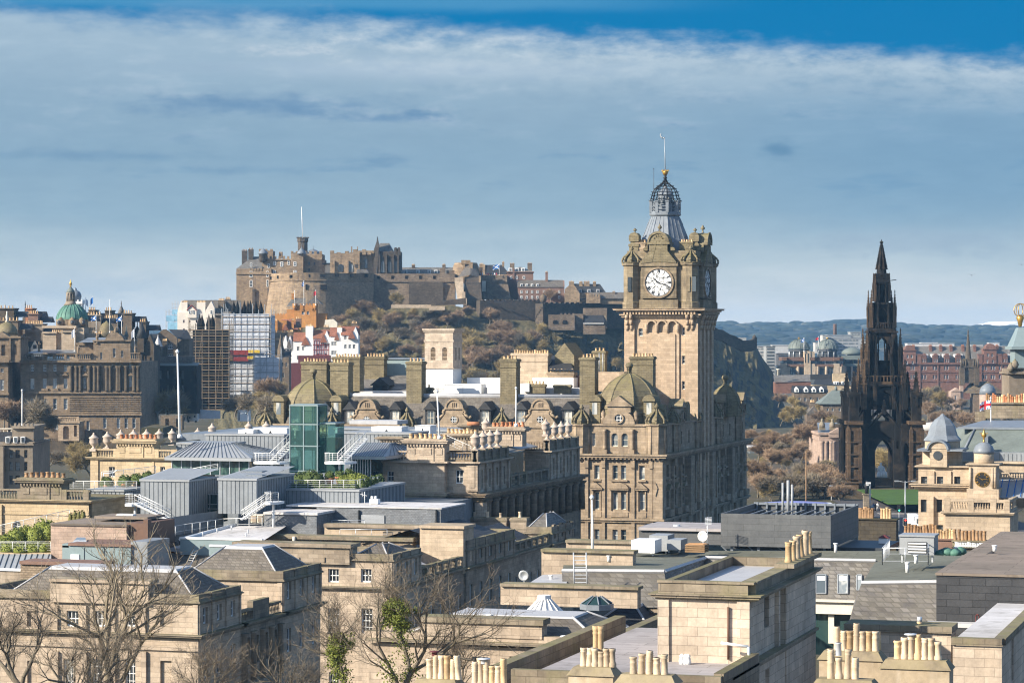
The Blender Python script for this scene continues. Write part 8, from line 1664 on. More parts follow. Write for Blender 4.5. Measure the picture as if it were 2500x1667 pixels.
 Yf=Y-1.2;a,c=ox(901,Yf),ox(1085,Yf);zq=oz(1085,1128,Yf);b=MB();fA(b,o,'F',Yf,a,c,50,zq,[fw(953,1150,1175,17,Yf)],.3);b.pO([(c,Yf,50),(c,Y+.1,50),(c,Y+.1,zq),(c,Yf,zq)]);b.pO([(a,Y+12,50),(a,Yf,50),(a,Yf,zq),(a,Y+12,zq)]);b.pO([(a,Yf,zq),(c,Yf,zq),(c,Y+12,zq),(a,Y+12,zq)]);b.box(a,a+1.2,Yf-.15,Yf,zc,zq);b.cO(a,c,Yf,Y,zq-.3,[(.2,.25),(.2,.6)]);b.cO(a,c,Yf,Y,oz(1085,1210,Yf),[(.3,.4),(.2,.6)]);b.bU('front_block',HB,o)
 b=MB();bL(b,'F',Yf+.2,ox(922,Yf),ox(993,Yf),zq+.1,zq+1.5,.4,.14,.22,.5);fb(b,901,922,1097,1128,Yf-.1,1.4);fb(b,899,924,1095,1099,Yf-.3,1.7);b.bU('balustrade',HB,o)
 cW(o,993,1085,1071,1128,Yf+.2,8,'buff',2.2);cW(o,928,978,1066,1100,Y+8,0,'buff_dark',2);cW(o,1087,1160,1058,1100,Y+14,8,'buff_dark',2,'pot_buff');cW(o,1197,1275,1042,1090,Y+24,8,'buff',2.2,'terracotta');cW(o,1130,1180,1038,1070,Y+30,0,'buff_dark',2)
 b=MB();b.tube(oY(1141,1034,Y+29),oY(1170,1034,Y+29),.3,.3,8);b.bU('clay_ridge',M['terracotta'],o)
 for p in(1186,1332):uR(o,[oY(p,1058 if p==1186 else 1060,Y+(26 if p==1186 else 34))],2.3)
 b=MB();rR(b,[oY(1090,1085,Y+6),oY(1150,1112,Y+2)],1.3,2);b.bU('white_stair_rail',M['white'],o)
 for k,(Yp,pl,pr,pc,cl,cr,ct,ptop,wn,lab)in enumerate(((352.0,222,430,1122,285,376,1072,1098,[(273,1139,1164,16),(397,1139,1155,13)],'honey stone rooftop pavilion topped by urns and a panelled chimney'),(300.0,-40,217,1226,50,150,1167,1197,[],'honey stone pavilion with mossy chimney and round-headed window at left edge'))):
  o2=tH('stone_pavilion',lab,'building',(ox(pr,Yp),Yp,60));a,c=ox(pl,Yp),ox(pr,Yp);zz=lambda y:oz(pr,y,Yp);b=MB();fA(b,o2,'F',Yp,a,c,50,zz(pc),[fw(*w,Yp)for w in wn]if not k else[fw(41,1270,1300,22,Yp)],.3,cL=2);b.box(a,c,Yp+.9,Yp+14,50,zz(pc))
  if k:aF(b,'F',Yp,ox(41,Yp),22*dP((ox(41,Yp),Yp))/F,oz(41,1283,Yp),oz(41,1270,Yp),.2);fb(b,-40,215,1257,1259,Yp-.12,.12);fb(b,-40,4,1232,1310,Yp-.3,.3)
  else:b.box(a,a+1.2,Yp-.2,Yp,50,zz(pc));b.box(ox(372,Yp),ox(377,Yp),Yp-.1,Yp,50,zz(pc))
  b.cO(a,c,Yp,Yp+14,zz(pc+3),[(.15,.25),(.15,.5),(.1,.65)]);b.bU('wall',M['honey'],o2)
  b=MB();bL(b,'F',Yp+.3,a,c,zz(pc)+.1,zz(ptop),.38,.13,.2,.45,None,[a+.4,c-.5,ox(cl-4,Yp),ox(cr+4,Yp)]);b.bU('balustrade',M['honey' if not k else 'moss_stone'],o2);cW(o2,cl,cr,ct,pc,Yp+.2,8,'honey' if not k else 'moss_stone',2.2,'terracotta' if not k else 'pot_brown')
  if k==0:
   uR(o2,[oY(229,1096,Yp+.5),oY(262,1093,Yp+1.2)],2.35);uR(o2,[oY(295+i*31.3,1088-i*1.5,Yp+6+i*9)for i in range(8)if i!=5]+[oY(518,1068,Yp+54),oY(607,1063,Yp+66),oY(650,1062,Yp+70)],2.35)
   b=MB();b.box(ox(230,Yp+5),ox(240,Yp+5)-.5,Yp+5,Yp+75,zz(1110),oz(236,1097,Yp+5));b.bU('side_parapet',M['moss_stone'],o2)
 fP((439,433),862,1067,372,'very tall white flagpole rising beside the glass roofs',.19,'white');fP((1073,1067),958,1070,361,'slim white flagpole on the palazzo ornate chimney',.15,'white');fP((1260,1260),950,1040,380,'slim white flagpole behind the palazzo urns',.13,'white')
 def hR(lab,pl,pr,pe,r0,r1,prg,Yp,th,gl,gr,gb):
  a,c=ox(pl,Yp),ox(pr,Yp);ze=oz(pr,pe,Yp);zr=oz(r1,prg,Yp+th/2);o=tH('glass_pavilion',lab,'building',(c,Yp,oz(pr,gb,Yp)));b=MB();u0,u1=ox(r0,Yp+th/2),ox(r1,Yp+th/2);ym=Yp+th/2
  b.pO([(a,Yp,ze),(c,Yp,ze),(u1,ym-.8,zr),(u0,ym-.8,zr)]);b.pO([(c,Yp,ze),(c,Yp+th,ze),(u1,ym+.8,zr),(u1,ym-.8,zr)]);b.pO([(a,Yp+th,ze),(a,Yp,ze),(u0,ym-.8,zr),(u0,ym+.8,zr)]);b.pO([(u0,ym-.8,zr),(u1,ym-.8,zr),(u1,ym+.8,zr),(u0,ym+.8,zr)]);b.box(a-.1,c+.1,Yp-.1,Yp+th+.1,ze-.45,ze-.02);b.bU('roof',M['zinc_pale'],o);b=MB();n=18
  for i in range(1,n):t=i/n;p=(a+(c-a)*t,Yp,ze);q=(u0+(u1-u0)*min(1,max(0,(t-.08)/.84)),ym-.8,zr);b.tube(Vector(p)+Vector((0,0,.04)),Vector(q)+Vector((0,0,.04)),.05,.05,4)
  for i in range(1,8):t=i/8;b.tube((c,Yp+th*t,ze+.04),(u1,ym-.8+1.6*t,zr+.04),.05,.05,4)
  b.bU('seams',M['zinc_seam'],o);b=MB();fb(b,gl,gr,pe+8,gb,Yp+1.2,th-3);b.bU('glazing',M['glass_green'],o);b=MB()
  for i in range(9):u=ox(gl+(gr-gl)*i/8,Yp+1.2);b.box(u-.05,u+.05,Yp+1.1,Yp+1.25,oz(pr,gb,Yp+1.2),oz(pr,pe+8,Yp+1.2))
  b.bU('mullions',M['steel'],o);return o
 hR('glass-walled pavilion with pale zinc hipped roof left of the lift tower',404,612,1118,482,572,1080,342,16,420,608,1160);hR('zinc hipped roof over green glass right of the lift tower',832,940,1114,872,960,1081,346,16,855,905,1165)
 for a in((502,693,1061,1120,366,8,'long seamed zinc plant wall behind the left hipped roof'),(433,560,1082,1110,356,6,'short seamed zinc wall peeping over the left hipped roof'),(835,1003,1057,1110,364,8,'long seamed zinc plant wall right of the glass lift tower'),(818,905,1046,1066,374,5,'low zinc block with pale top by the lift tower'),(1003,1120,1050,1075,384,6,'dark zinc screen behind the ornate chimneys')):zB('zinc_screen',a[6],*a[:5],a[5],None,None,.6,'zinc' if a[0]!=502 else 'zinc')
 for l,r,t,bt,Yp,lab in((582,618,1050,1062,368,'cream air handling unit with round fan on the left zinc roof'),(620,700,1046,1063,370,'long white air handling unit with black triangle left of the lift'),(907,980,1043,1058,368,'white air handling unit right of the lift tower'),(1013,1050,1040,1066,376,'white stacked condenser units with vertical fins')):
  o=tH('air_handling_unit',lab,'air unit',(ox(r,Yp),Yp,oz(r,bt,Yp)));b=MB();fb(b,l,r,t,bt,Yp,3);fb(b,l-1,r+1,t-1.2,t-.05,Yp-.1,3.2);b.bU('casing',M['white'],o);b=MB();m_=(l+r)/2;b.exy([(ox(m_-6,Yp),oz(m_,bt-2,Yp)),(ox(m_+6,Yp),oz(m_,bt-2,Yp)),(ox(m_,Yp),oz(m_,t+5,Yp))],Yp-.06,Yp+.05);b.bU('intake',M['black_iron'],o)
 o=tH('roof_deck','dark lead roof deck with pale skylight kerb before the mansard','roof',(ox(1000,395),395,80));b=MB();fb(b,853,970,1027,1036,395,5);b.bU('kerb',M['lead_pale'],o);b=MB();fb(b,430,1000,1065,1180,395,40);b.bU('deck',M['lead_dark'],o)
 Yp=338;o=tH('glass_lift_tower','tall green glass lift tower above the roof terraces','lift tower',(ox(775,Yp),Yp,oz(775,1155,Yp)));b=MB();a,c=ox(708,Yp),ox(775,Yp);z0,z1=oz(775,1155,Yp),oz(775,990,Yp)
 b.box(a,c,Yp,Yp+3.6,z0,z1);c2=ox(820,Yp+1);b.box(c+.02,c2,Yp+.8,Yp+4.2,z0,oz(800,1036,Yp));b.bU('glazing',M['clear_glass'],o)
 b=MB()
 for u in(a,(a+c)/2,c):
  for v in(Yp-.04,Yp+3.6):b.box(u-.07,u+.07,v-.05,v+.05,z0,z1+.1)
 for t in(990,1036,1089,1150):zz=oz(775,t,Yp);b.box(a-.06,c+.06,Yp-.08,Yp-.01,zz-.08,zz+.08);b.box(c,c+.06,Yp,Yp+3.6,zz-.08,zz+.08);b.box(a-.06,c+.06,Yp+3.6,Yp+3.7,zz-.08,zz+.08)
 b.box(a,c,Yp,Yp+3.6,z1+.02,z1+.14);b.box(c,c2+.05,Yp+.7,Yp+4.2,oz(800,1036,Yp)+.02,oz(800,1034,Yp)+.1);b.bU('frame',M['teal_clad'],o);b=MB();b.box(a+.5,c-.5,Yp+.9,Yp+3.0,oz(775,1100,Yp),oz(775,1052,Yp));b.box(a+.8,a+1.1,Yp+2,Yp+2.3,z0,z1);b.box(c-1.1,c-.8,Yp+2,Yp+2.3,z0,z1);b.box(c+.3,c2-.2,Yp+2.2,Yp+4,z0,oz(800,1070,Yp));b.bU('lift_car',M['glass_green'],o)
 for l,r,t,bt,Yp,lab,dr in((612,694,1104,1128,336,'white steel stair with curved landing left of the lift tower',1),(786,852,1104,1128,336,'white steel stair with curved landing right of the lift tower',1),(299,335,1202,1230,300,'long white steel stair descending from the planted terrace',-2),(640,672,1201,1226,303,'white steel stair down to the condenser yard',2)):
  o=tH('steel_stair',lab,'staircase',(ox((l+r)/2,Yp),Yp,oz(r,bt+20,Yp)));b=MB();a,c=ox(l,Yp),ox(r,Yp);zf=oz(r,bt,Yp);R_=(c-a)/2;m_=(a+c)/2;b.prism([(a,Yp+3)]+[(m_+R_*cs(PI+k*PI/8),Yp+1.2+1.6*sn(PI+k*PI/8))for k in range(9)]+[(c,Yp+3)],zf-.3,zf);b.cyl((m_,Yp+1.5),.16,zf-3.5,zf-.3,8);b.bU('landing',M['white'],o);b=MB();rR(b,[(a,Yp+2.8,zf),(a,Yp+1,zf),(m_-R_*.6,Yp-.1,zf),(m_+R_*.6,Yp-.1,zf),(c,Yp+1,zf)],1.15,.8,.035,4);b.bU('railing',M['white'],o)
  b=MB();n=11
  if abs(dr)==1:P0,P1=Vector((m_+.4,Yp+1,zf)),Vector((m_+2.0,Yp+5.5,zf+2.9));w=Vector((.55,-.1,0))
  elif dr==-2:P0,P1=Vector((c-.3,Yp+.5,zf)),Vector((ox(408,Yp),Yp+.5,oz(408,1268,Yp)));w=Vector((0,.6,0))
  else:P0,P1=Vector((a+.6,Yp+.5,zf)),Vector((ox(590,Yp),Yp+.5,oz(590,1268,Yp)));w=Vector((0,.6,0))
  for sg in(-1,1):b.tube(P0+w*sg,P1+w*sg,.13,.13,4);b.tube(P0+w*sg+Vector((0,0,1.1)),P1+w*sg+Vector((0,0,1.1)),.05,.05,5);b.tube(P0+w*sg+Vector((0,0,.55)),P1+w*sg+Vector((0,0,.55)),.025,.025,4)
  for k in range(n+1):q=P0.lerp(P1,k/n);b.box(q.x-(.6 if abs(dr)==1 else .2),q.x+(.6 if abs(dr)==1 else .2),q.y-(.2 if abs(dr)==1 else .6),q.y+(.2 if abs(dr)==1 else .6),q.z,q.z+.05);[b.tube(q+w*sg,q+w*sg+Vector((0,0,1.1)),.025,.025,4)for sg in(-1,1)if k%2==0]
  b.bU('flight',M['white'],o)
 zB('zinc_box','large seamed zinc box with ribbed pale roof at left',343,461,1172,1275,306,13,532,rise=.9);q=zB('zinc_box','smaller seamed zinc box with raised rooflight right of the green glass',533,626,1169,1255,308,13,718,rise=.9)
 b=MB();fb(b,585,640,1150,1159,314,3);fb(b,601,640,1159,1167,310.5,1.5);b.bU('rooflight',M['lead_dark'],q)
 o=tH('glass_link','green glazed link with double doors between the two zinc boxes','building',(ox(500,312),312,68));b=MB();fb(b,462,533,1206,1275,312,3);b.bU('glazing',M['glass_green'],o);b=MB()
 for p in(464,485,512,531):fb(b,p-.8,p+.8,1206,1272,311.9,.1)
 for t in(1206,1230,1241):fb(b,462,533,t,t+1.5,311.85,.1)
 fb(b,482,513,1240,1242.5,311.8,.1);b.bU('frame',M['zinc_pale'],o)
 zB('zinc_box','long low zinc box carrying the clipped roof garden',674,876,1196,1285,318,20,988);o=zB('zinc_box','low zinc terrace block over dark glazing at left',212,302,1196,1232,312,8,None);b=MB();fb(b,226,302,1233,1268,312.6,3);b.bU('dark_glazing',M['glass'],o)
 def hE(nm,lab,pts,mt,R=random.Random(4)):
  o=tH(nm,lab,'hedge' if 'bush' not in nm else 'bush',pts[0][:3]);b=MB()
  for(x,y,z0,rx,ry_,rz)in pts:
   for k in range(int(260*rx*ry_**.5)):
    u,v=R.uniform(0,6.283),math.acos(R.uniform(-.2,1));rr=R.uniform(.82,1.05);p=Vector((x+rx*rr*sn(v)*cs(u),y+ry_*rr*sn(v)*sn(u),z0+rz*rr*max(0,cs(v)+.12)));a_=Vector((R.gauss(0,1),R.gauss(0,1),R.gauss(0,1))).normalized()*.13;c_=a_.cross(Vector((R.gauss(0,1),R.gauss(0,1),R.gauss(0,1)))).normalized()*.09;b.pO([p-a_,p+c_,p+a_,p-c_])
   b.lA((x,y),[(rx*.9,z0-.3),(rx*.93,z0),(rx*.85,z0+rz*.5),(rx*.6,z0+rz*.8),(.05,z0+rz*.93)],12,0,None,True,True,1,ry_/rx)
  b.bU('leaves',M[mt],o);return o
 def hp(p,y,Y,rx,ry_,rz):v=oY(p,y,Y);return(v.x,v.y,v.z,rx,ry_,rz)
 hE('rounded_bush','broad rounded green bush on the central roof garden',[hp(735,1178,326,1.3,1.2,1.3),hp(757,1178,326,1.5,1.2,1.5),hp(775,1178,326,1.0,1.2,1.2)],'hedge');hE('rounded_bush','lighter spreading bush at right of the roof garden',[hp(845,1178,326,1.2,1.2,.9),hp(868,1177,326,1.4,1.2,1.1),hp(884,1176,326,1.0,1.2,.8)],'ivy')
 hE('clipped_hedge','long low clipped hedge behind the white railing of roof garden',[hp(712+k*19,1192,320,.75,.6,.55)for k in range(9)]+[hp(886+k*8,1188-k*2.5,323+k*3,.7,.8,.9)for k in range(6)],'hedge')
 for k,(p,y,Y_,lab)in enumerate(((805,1166,327,'clipped ball bush in terracotta pot left on roof garden'),(829,1163,327,'ball bush in wide terracotta pot, middle of the roof garden'),(852,1160,328,'highest ball bush at back of the roof garden'),(261,1183,318,'round bush in terracotta pot left on the upper terrace'),(305,1180,318,'broad bush in terracotta pot beside the zinc box'),(334,1176,320,'golden bush in pot touching the big zinc box'),(362,1170,326,'small bush peeping over the big zinc box'))):
  o=hE('potted_bush',lab,[hp(p,y,Y_,.65 if k<3 else 1.0,.65,.8 if k<3 else 1.0)],'hedge');v=oY(p,y,Y_);b=MB();b.lA((v.x,v.y),[(.35,v.z-1.0),(.55,v.z-.2),(.62,v.z-.2),(.62,v.z-.02),(.5,v.z)],12);b.bU('pot',M['terracotta'],o)
 for pts,lab,h in(([oY(694,1194,319),oY(868,1194,319),oY(926,1184,335)],'white cable railing round the central roof garden',1.15),([oY(153,1194,311),oY(334,1194,311)],'white railing along the planted upper terrace',1.0),([oY(0,1345,285),oY(124,1345,285)],'white cable railing in front of the conifer bed',1.1),([oY(0,1300,292),oY(170,1262,297)],'thin white railing below the round-headed window',.9),([oY(248,1168,330),oY(380,1154,336)],'faint cable railing along the honey pavilion',.9),([oY(470,1160,332),oY(532,1148,332)],'short white railing below the hipped glass roof',.9)):
  o=tH('railing',lab,'railing',pts[0]);b=MB();rR(b,pts,h,1.5,.035,4);b.bU('rails',M['white'],o)
 o=tH('sloping_rail','single white metal arm with plate by the terrace door','railing',oY(270,1165,325));b=MB();b.path([oY(253,1166,325),oY(253,1155,325),oY(276,1154,325),oY(287,1147,325)],.07);b.bU('arm',M['white'],o)
 hE('conifer_bed','bed of bushy yellow-green dwarf conifers at the left edge',[hp(p,y,Y_,r,1.3,h)for p,y,Y_,r,h in((18,1325,288,1.2,1.0),(40,1322,289,1.3,1.5),(62,1318,290,1.2,1.6),(85,1318,290,1.3,1.6),(105,1310,291,1.3,2.0),(120,1312,291,1.1,1.8),(25,1340,286,1.3,.8),(55,1342,286,1.3,.7),(90,1340,286,1.3,.8),(115,1340,286,1.0,.8),(0,1335,287,1.2,1.0))],'ivy')
 for k,(p,y,h)in enumerate(((173,1272,1.0),(183,1270,1.2),(192,1270,1.1),(203,1270,1.2))):hE('brown_conifer_bush',('leftmost small brown conifer above the pink wall','second brown conifer above the pink wall','third brown conifer above the pink wall','rightmost brown conifer above the pink wall')[k],[hp(p,y,297,.35,.35,h*.95)],'hedge_dry')
palazzo()
def block(b,pl,pr,pt,pb,Y,th,m=None):fb(b,pl,pr,pt,pb,Y,th,m)
def sI(name,lab,cat,parts,grp=None):
 """parts: (part name, material, builder function)"""
 o=None
 for nm,mt,fn in parts:
  b=MB();fn(b)
  if o is None:v=Vector(b.v[0]);o=tH(name,lab,cat,v,grp)
  b.bU(nm,M[mt],o)
 return o
def hI(o,x0,x1,y0,y1,z0,h,ix,iy,mt='slate_brown'):
 ix=min(ix,(x1-x0)*.42);iy=min(iy,(y1-y0)*.42)
 b=MB();b.hip(x0,x1,y0,y1,z0,z0+h,ix,iy);b.bU('roof',M[mt],o)
 b=MB();C=[(x0,y0),(x1,y0),(x1,y1),(x0,y1)];T=[(x0+ix,y0+iy),(x1-ix,y0+iy),(x1-ix,y1-iy),(x0+ix,y1-iy)]
 for c,t in zip(C,T):b.tube((*c,z0+.03),(*t,z0+h+.03),.09,.09,5)
 if x1-x0>2*ix+1:b.frus((x0+ix-.25,x1-ix+.25,y0+iy-.3,y1-iy+.3),z0+h-.28,(x0+ix-.05,x1-ix+.05,y0+iy-.05,y1-iy+.05),z0+h+.05)
 b.box(x0-.1,x1+.1,y0-.12,y0,z0-.12,z0+.03);b.box(x1,x1+.12,y0,y1,z0-.12,z0+.03);b.bU('lead_flashing',M['lead_pale'],o)
def pB(o,x0,x1,y0,y1,zb,zt,WF,WR,mt='buff',par=.9,low=None,pil=0,low_m='moss_stone',rW=1,cL=2):
 """stone block: walls with openings, string courses, mossy parapet; low = level of the big lower cornice"""
 b=MB();fA(b,o,'F',y0,x0,x1,zb,zt,WF,.28,cL=3,rW=1);fA(b,o,'R',x1,y0,y1,zb,zt,WR,.28,cL=cL,rW=1)
 b.pO([(x0,y1,zb),(x0,y0,zb),(x0,y0,zt),(x0,y1,zt)]);b.pO([(x1,y1,zb),(x0,y1,zb),(x0,y1,zt),(x1,y1,zt)])
 for i in range(pil+1):
  q=y0+i*(y1-y0)/pil if pil else y0;b.box(x1,x1+.14,max(y0,q-.3),min(y1,q+.3),low or zb,zt)
 if pil:b.box(x1-.5,x1-.0,y0-.12,y0,low or zb,zt)
 b.bU('wall',M[mt],o)
 b=MB();z=b.cO(x0,x1,y0,y1,zt,[(.14,.12),(.1,.3),(.08,.2)])
 b.box(x0,x1,y0,y0+.4,z,z+par);b.box(x1-.4,x1,y0+.4,y1,z,z+par);b.box(x0,x0+.4,y0+.4,y1,z,z+par);b.box(x0+.4,x1-.4,y1-.4,y1,z,z+par)
 for i in range(pil+1):
  q=y0+i*(y1-y0)/pil if pil else y0;b.box(x1-.42,x1+.1,max(y0-.1,q-.35),min(y1,q+.35),z,z+par+.03)
 if low:b.cO(x0,x1,y0,y1,low-.3,[(.2,.2),(.14,.5),(.12,.62)])
 b.bU('parapet',M[low_m],o)
 b=MB();b.pO([(x0,y0,zt+.34),(x1,y0,zt+.34),(x1,y1,zt+.34),(x0,y1,zt+.34)]);b.bU('roof_deck',M['lead_dark'],o)
 return z
XS=-95.0
def left_row():
 Y=oX(484,0,XS).y;ya,yb,yc=oX(586,0,XS).y,oX(690,0,XS).y,oX(782,0,XS).y;z=lambda y:oz(484,y,Y)
 o=tH('corner_terrace','nearest sandstone terrace with two slate hip roofs behind leafless trees','building',(XS,Y,60));zl=z(1553)
 RW=lambda y0,y1:[(y0+(y1-y0)*f,z(1527),1.05,z(1486)-z(1527))for f in(.17,.5,.83)]+[(y0+(y1-y0)*f,z(1660),1.15,z(1596)-z(1660))for f in(.17,.5,.83)]
 FW=[fw(p,1490,1529,32,Y)for p in(177,241,315)]+[fw(p,1490,1529,32,Y,blind=1)for p in(80,405)]+[fw(p,1608,1680,27,Y,rW=2)for p in(167,238,318)]+[fw(p,1612,1690,30,Y,blind=1)for p in(80,405)]
 zp=pB(o,ox(-60,Y),XS,Y,ya,55,z(1476),FW,RW(Y,ya),'buff',.55,zl,3)
 b=MB()
 for p in(135,205,275,350):fb(b,p-5,p+5,1478,1545,Y-.25,.25);fb(b,p-6,p+6,1590,1700,Y-.3,.3)
 fb(b,122,362,1424,1476,Y-.35,1.4);fb(b,119,365,1418,1426,Y-.6,2);fb(b,-60,484,1578,1590,Y-.2,.2);b.bU('attic_block',M['buff'],o)
 b=MB();hI(o,ox(20,Y+.8),XS-.7,Y+.8,ya-.2,zp+.1,2.3,3.0,2.6)
 zl2=zl;WF=[fw(640,1424,1424,1,yb)][:0];zp2=pB(o,ox(450,yb),XS,yb,yc,55,oz(690,1422,yb),[],[(yb+(yc-yb)*f,zl+1.2,1.05,1.7)for f in(.17,.5,.83)]+[(yb+(yc-yb)*f,z(1660),1.15,z(1596)-z(1660))for f in(.17,.5,.83)],'buff',.75,zl,3)
 hI(o,ox(452,yb+.8),XS-.7,yb+.8,yc-.2,zp2+.1,2.6,3.0,3.0)
 b=MB();cL=[ya+.8+i*(yb-ya-1.6)/4 for i in range(5)];fA(b,o,'R',XS,ya,yb,55,zl,[((cL[i]+cL[i+1])/2,z(1660),1.0,z(1590)-z(1660))for i in range(4)],.5,cL=2)
 for q in cL:b.lA((XS-.05,q),[(.5,z(1700)),(.42,z(1582)),(.6,z(1576))],10)
 b.bU('link_wall',M['buff_dark'],o);b=MB();bL(b,'R',XS,ya+.2,ya+3.2,zl+.05,zl+1.3,.36,.12,.2,.4);bL(b,'R',XS,yb-3.4,yb-.4,zl+.05,zl+1.3,.36,.12,.2,.4);b.box(XS-.6,XS-.02,ya+3.2,yb-3.4,zl+.05,zl+1.9);b.cO(XS-4,XS,ya+.1,yb-.1,zl-.3,[(.2,.2),(.14,.5),(.12,.62)]);b.bU('link_parapet',M['moss_stone'],o)
 b=MB();b.box(ox(440,ya),XS-5,ya,yb,60,zl+.3);b.bU('link_roof',M['lead_dark'],o)
 Y2=oX(958,0,XS).y;o=tH('mid_terrace','taller sandstone terrace end with white sash windows and small hip roof','building',(XS,Y2,60));z2=lambda y:oz(958,y,Y2);yd=oX(1026,0,XS).y
 W=[fw(p,1388,1421,28,Y2)for p in(814,894)]+[fw(p,1484,1546,29,Y2,rW=2)for p in(814,896)]+[fw(815,1640,1680,26,Y2)]
 zl=z2(1437);zp=pB(o,ox(770,Y2),XS,Y2,yd,52,z2(1373),W,[(Y2+(yd-Y2)*f,zl+.9,1.0,1.75)for f in(.17,.5,.83)]+[(Y2+(yd-Y2)*f,z2(1548),1.1,2.6)for f in(.17,.5,.83)],'buff',.55,zl,3)
 hI(o,ox(850,Y2),XS-.7,Y2+.8,yd-.2,zp,1.3,3.0,3.2)
 b=MB();fb(b,570,853,1336,1378,Y2-.5,2.5);fb(b,570,771,1378,1440,Y2-.5,2.5);fb(b,566,856,1329,1338,Y2-.8,3.2);
 for p in(728,790):fb(b,p-2.5,p+2.5,1360,1372,Y2-.62,.2)
 b.bU('raised_block',M['buff_dark'],o)
 def link(ya,yb,zlv,nm):
  b=MB();n=int((yb-ya)/3.2);fA(b,o,'R',XS-.25,ya,yb,52,zlv,[(ya+(i+.5)*(yb-ya)/n,zlv-5.4,1.1,2.6)for i in range(n)]+[(ya+(i+.5)*(yb-ya)/n,zlv-9.6,1.1,2.2)for i in range(n)],.28,cL=2,rW=2);b.box(XS-10,XS-.3,yb-.1,yb,52,zlv);b.bU('wall',M['buff_dark'],o)
  b=MB();bL(b,'R',XS-.2,ya,yb,zlv+.2,zlv+1.5,.5,.14,.25,.45,None,[ya+.6+i*(yb-ya-1.2)/6 for i in range(7)]);b.cO(XS-4,XS-.25,ya,yb,zlv-.25,[(.2,.2),(.2,.5)]);b.bU('balustrade',M['moss_stone'],o)
  b=MB();b.pO([(XS-1,ya,zlv+.3),(XS-1,yb,zlv+.3),(XS-7,yb,zlv+2.7),(XS-7,ya,zlv+2.7)]);b.pO([(XS-7,ya,zlv+2.7),(XS-7,yb,zlv+2.7),(XS-13,yb,zlv+.3),(XS-13,ya,zlv+.3)]);q=b.bU('slate_roof',M['slate_dark'],o)
  for k in(0,1):b=MB();y0=ya+(yb-ya)*(.3+.22*k);b.pO([(XS-2.4,y0,zlv+.92),(XS-2.4,y0+1.2,zlv+.92),(XS-5,y0+1.2,zlv+1.96),(XS-5,y0,zlv+1.96)]);b.bU('skylight',M['lead_pale'],o)
 ye=oX(1138,0,XS).y;yf=oX(1255,0,XS).y;yg=oX(1345,0,XS).y;yh=oX(1399,0,XS).y
 link(yd,ye,zl,0)
 o=tH('mid_terrace','sandstone pavilion with mossy stepped parapet and five sash windows above street','building',(XS,ye,60));zt=oz(1140,1347,ye)
 pB(o,ox(1030,ye),XS,ye,yf,52,zt,[],[(ye+(yf-ye)*f,zl+.7,1.0,1.8)for f in(.1,.3,.5,.7,.9)]+[(ye+(yf-ye)*f,zl-4.6,1.1,2.6)for f in(.1,.3,.5,.7,.9)],'buff_dark',1.0,zl,5,'moss_stone');b=MB();b.pO([(XS-.6,ye+.1,zt+.6),(XS-.6,yf,zt+.6),(XS-7,yf,zt+2.4),(XS-7,ye+.1,zt+2.4)]);b.pO([(XS-7,ye+.1,zt+2.4),(XS-7,yf,zt+2.4),(XS-13,yf,zt+.6),(XS-13,ye+.1,zt+.6)]);b.bU('slate_roof',M['slate_dark'],o)
 b=MB();fb(b,1025,1131,1290,1400,ye-1,4);fb(b,1023,1133,1284,1291,ye-1.3,4.6);b.bU('plain_gable',M['clock_house'],o)
 link(yf,yg,zl,0)
 o=tH('mid_terrace','far sandstone pavilion with white-edged hip roof where the row meets the palazzo','building',(XS,yg,60));zt=oz(1350,1306,yg);pB(o,ox(1284,yg),XS,yg,yh,52,zt,[],[(yg+(yh-yg)*f,zl+.7,1.0,1.8)for f in(.17,.5,.83)]+[(yg+(yh-yg)*f,zl-4.6,1.1,2.6)for f in(.17,.5,.83)],'buff_dark',.7,zl,3);hI(o,ox(1288,yg),XS-.7,yg+.5,yh-.3,zt+.9,1.6,3.2,3.4,'slate')
 for pl,pr,pt,pb,Yc,n,lab in((1137,1236,1264,1320,352,3,'broad buff party wall chimney with mossy cope and stray pots'),(1246,1285,1264,1330,352,1,'square buff chimney carrying a single pot')):
  o=tH('chimney_stack',lab,'chimney',(ox(pr,Yc),Yc,oz(pr,pb,Yc)));ch=cY(o,ox(pl,Yc),ox(pr,Yc),Yc,Yc+1.6,oz(pr,pb+30,Yc),oz(pr,pt,Yc),n,'buff_dark',.7,.22,'pot_pale',('tall','roll'),'moss_stone',.6)
 o=sI('parapet_wall','long brown rubble wall with flat moulded cope behind terrace roof','wall',[('wall','rubble',lambda b:fb(b,640,1007,1322,1350,300,1.5)),('cope','moss_stone',lambda b:fb(b,638,1009,1313,1322,299.6,2.3))]);b=MB();b.cyl((ox(714,299),299.5),.2,oz(714,1330,299),oz(714,1310,299),8);b.bU('vent',M['cream'],o)
 sI('parapet_wall','ochre stone parapet with moulded cope before the slate plant house','wall',[('wall','clock_house',lambda b:fb(b,792,1131,1294,1330,306,1.2)),('cope','buff_dark',lambda b:fb(b,790,1132,1285,1294,305.6,2)),('stub','buff_dark',lambda b:fb(b,935,972,1298,1316,304.5,1)),('frame','steel',lambda b:rR(b,[oY(830,1312,304),oY(945,1312,304)],1.0,2.2,.03,1))])
left_row()
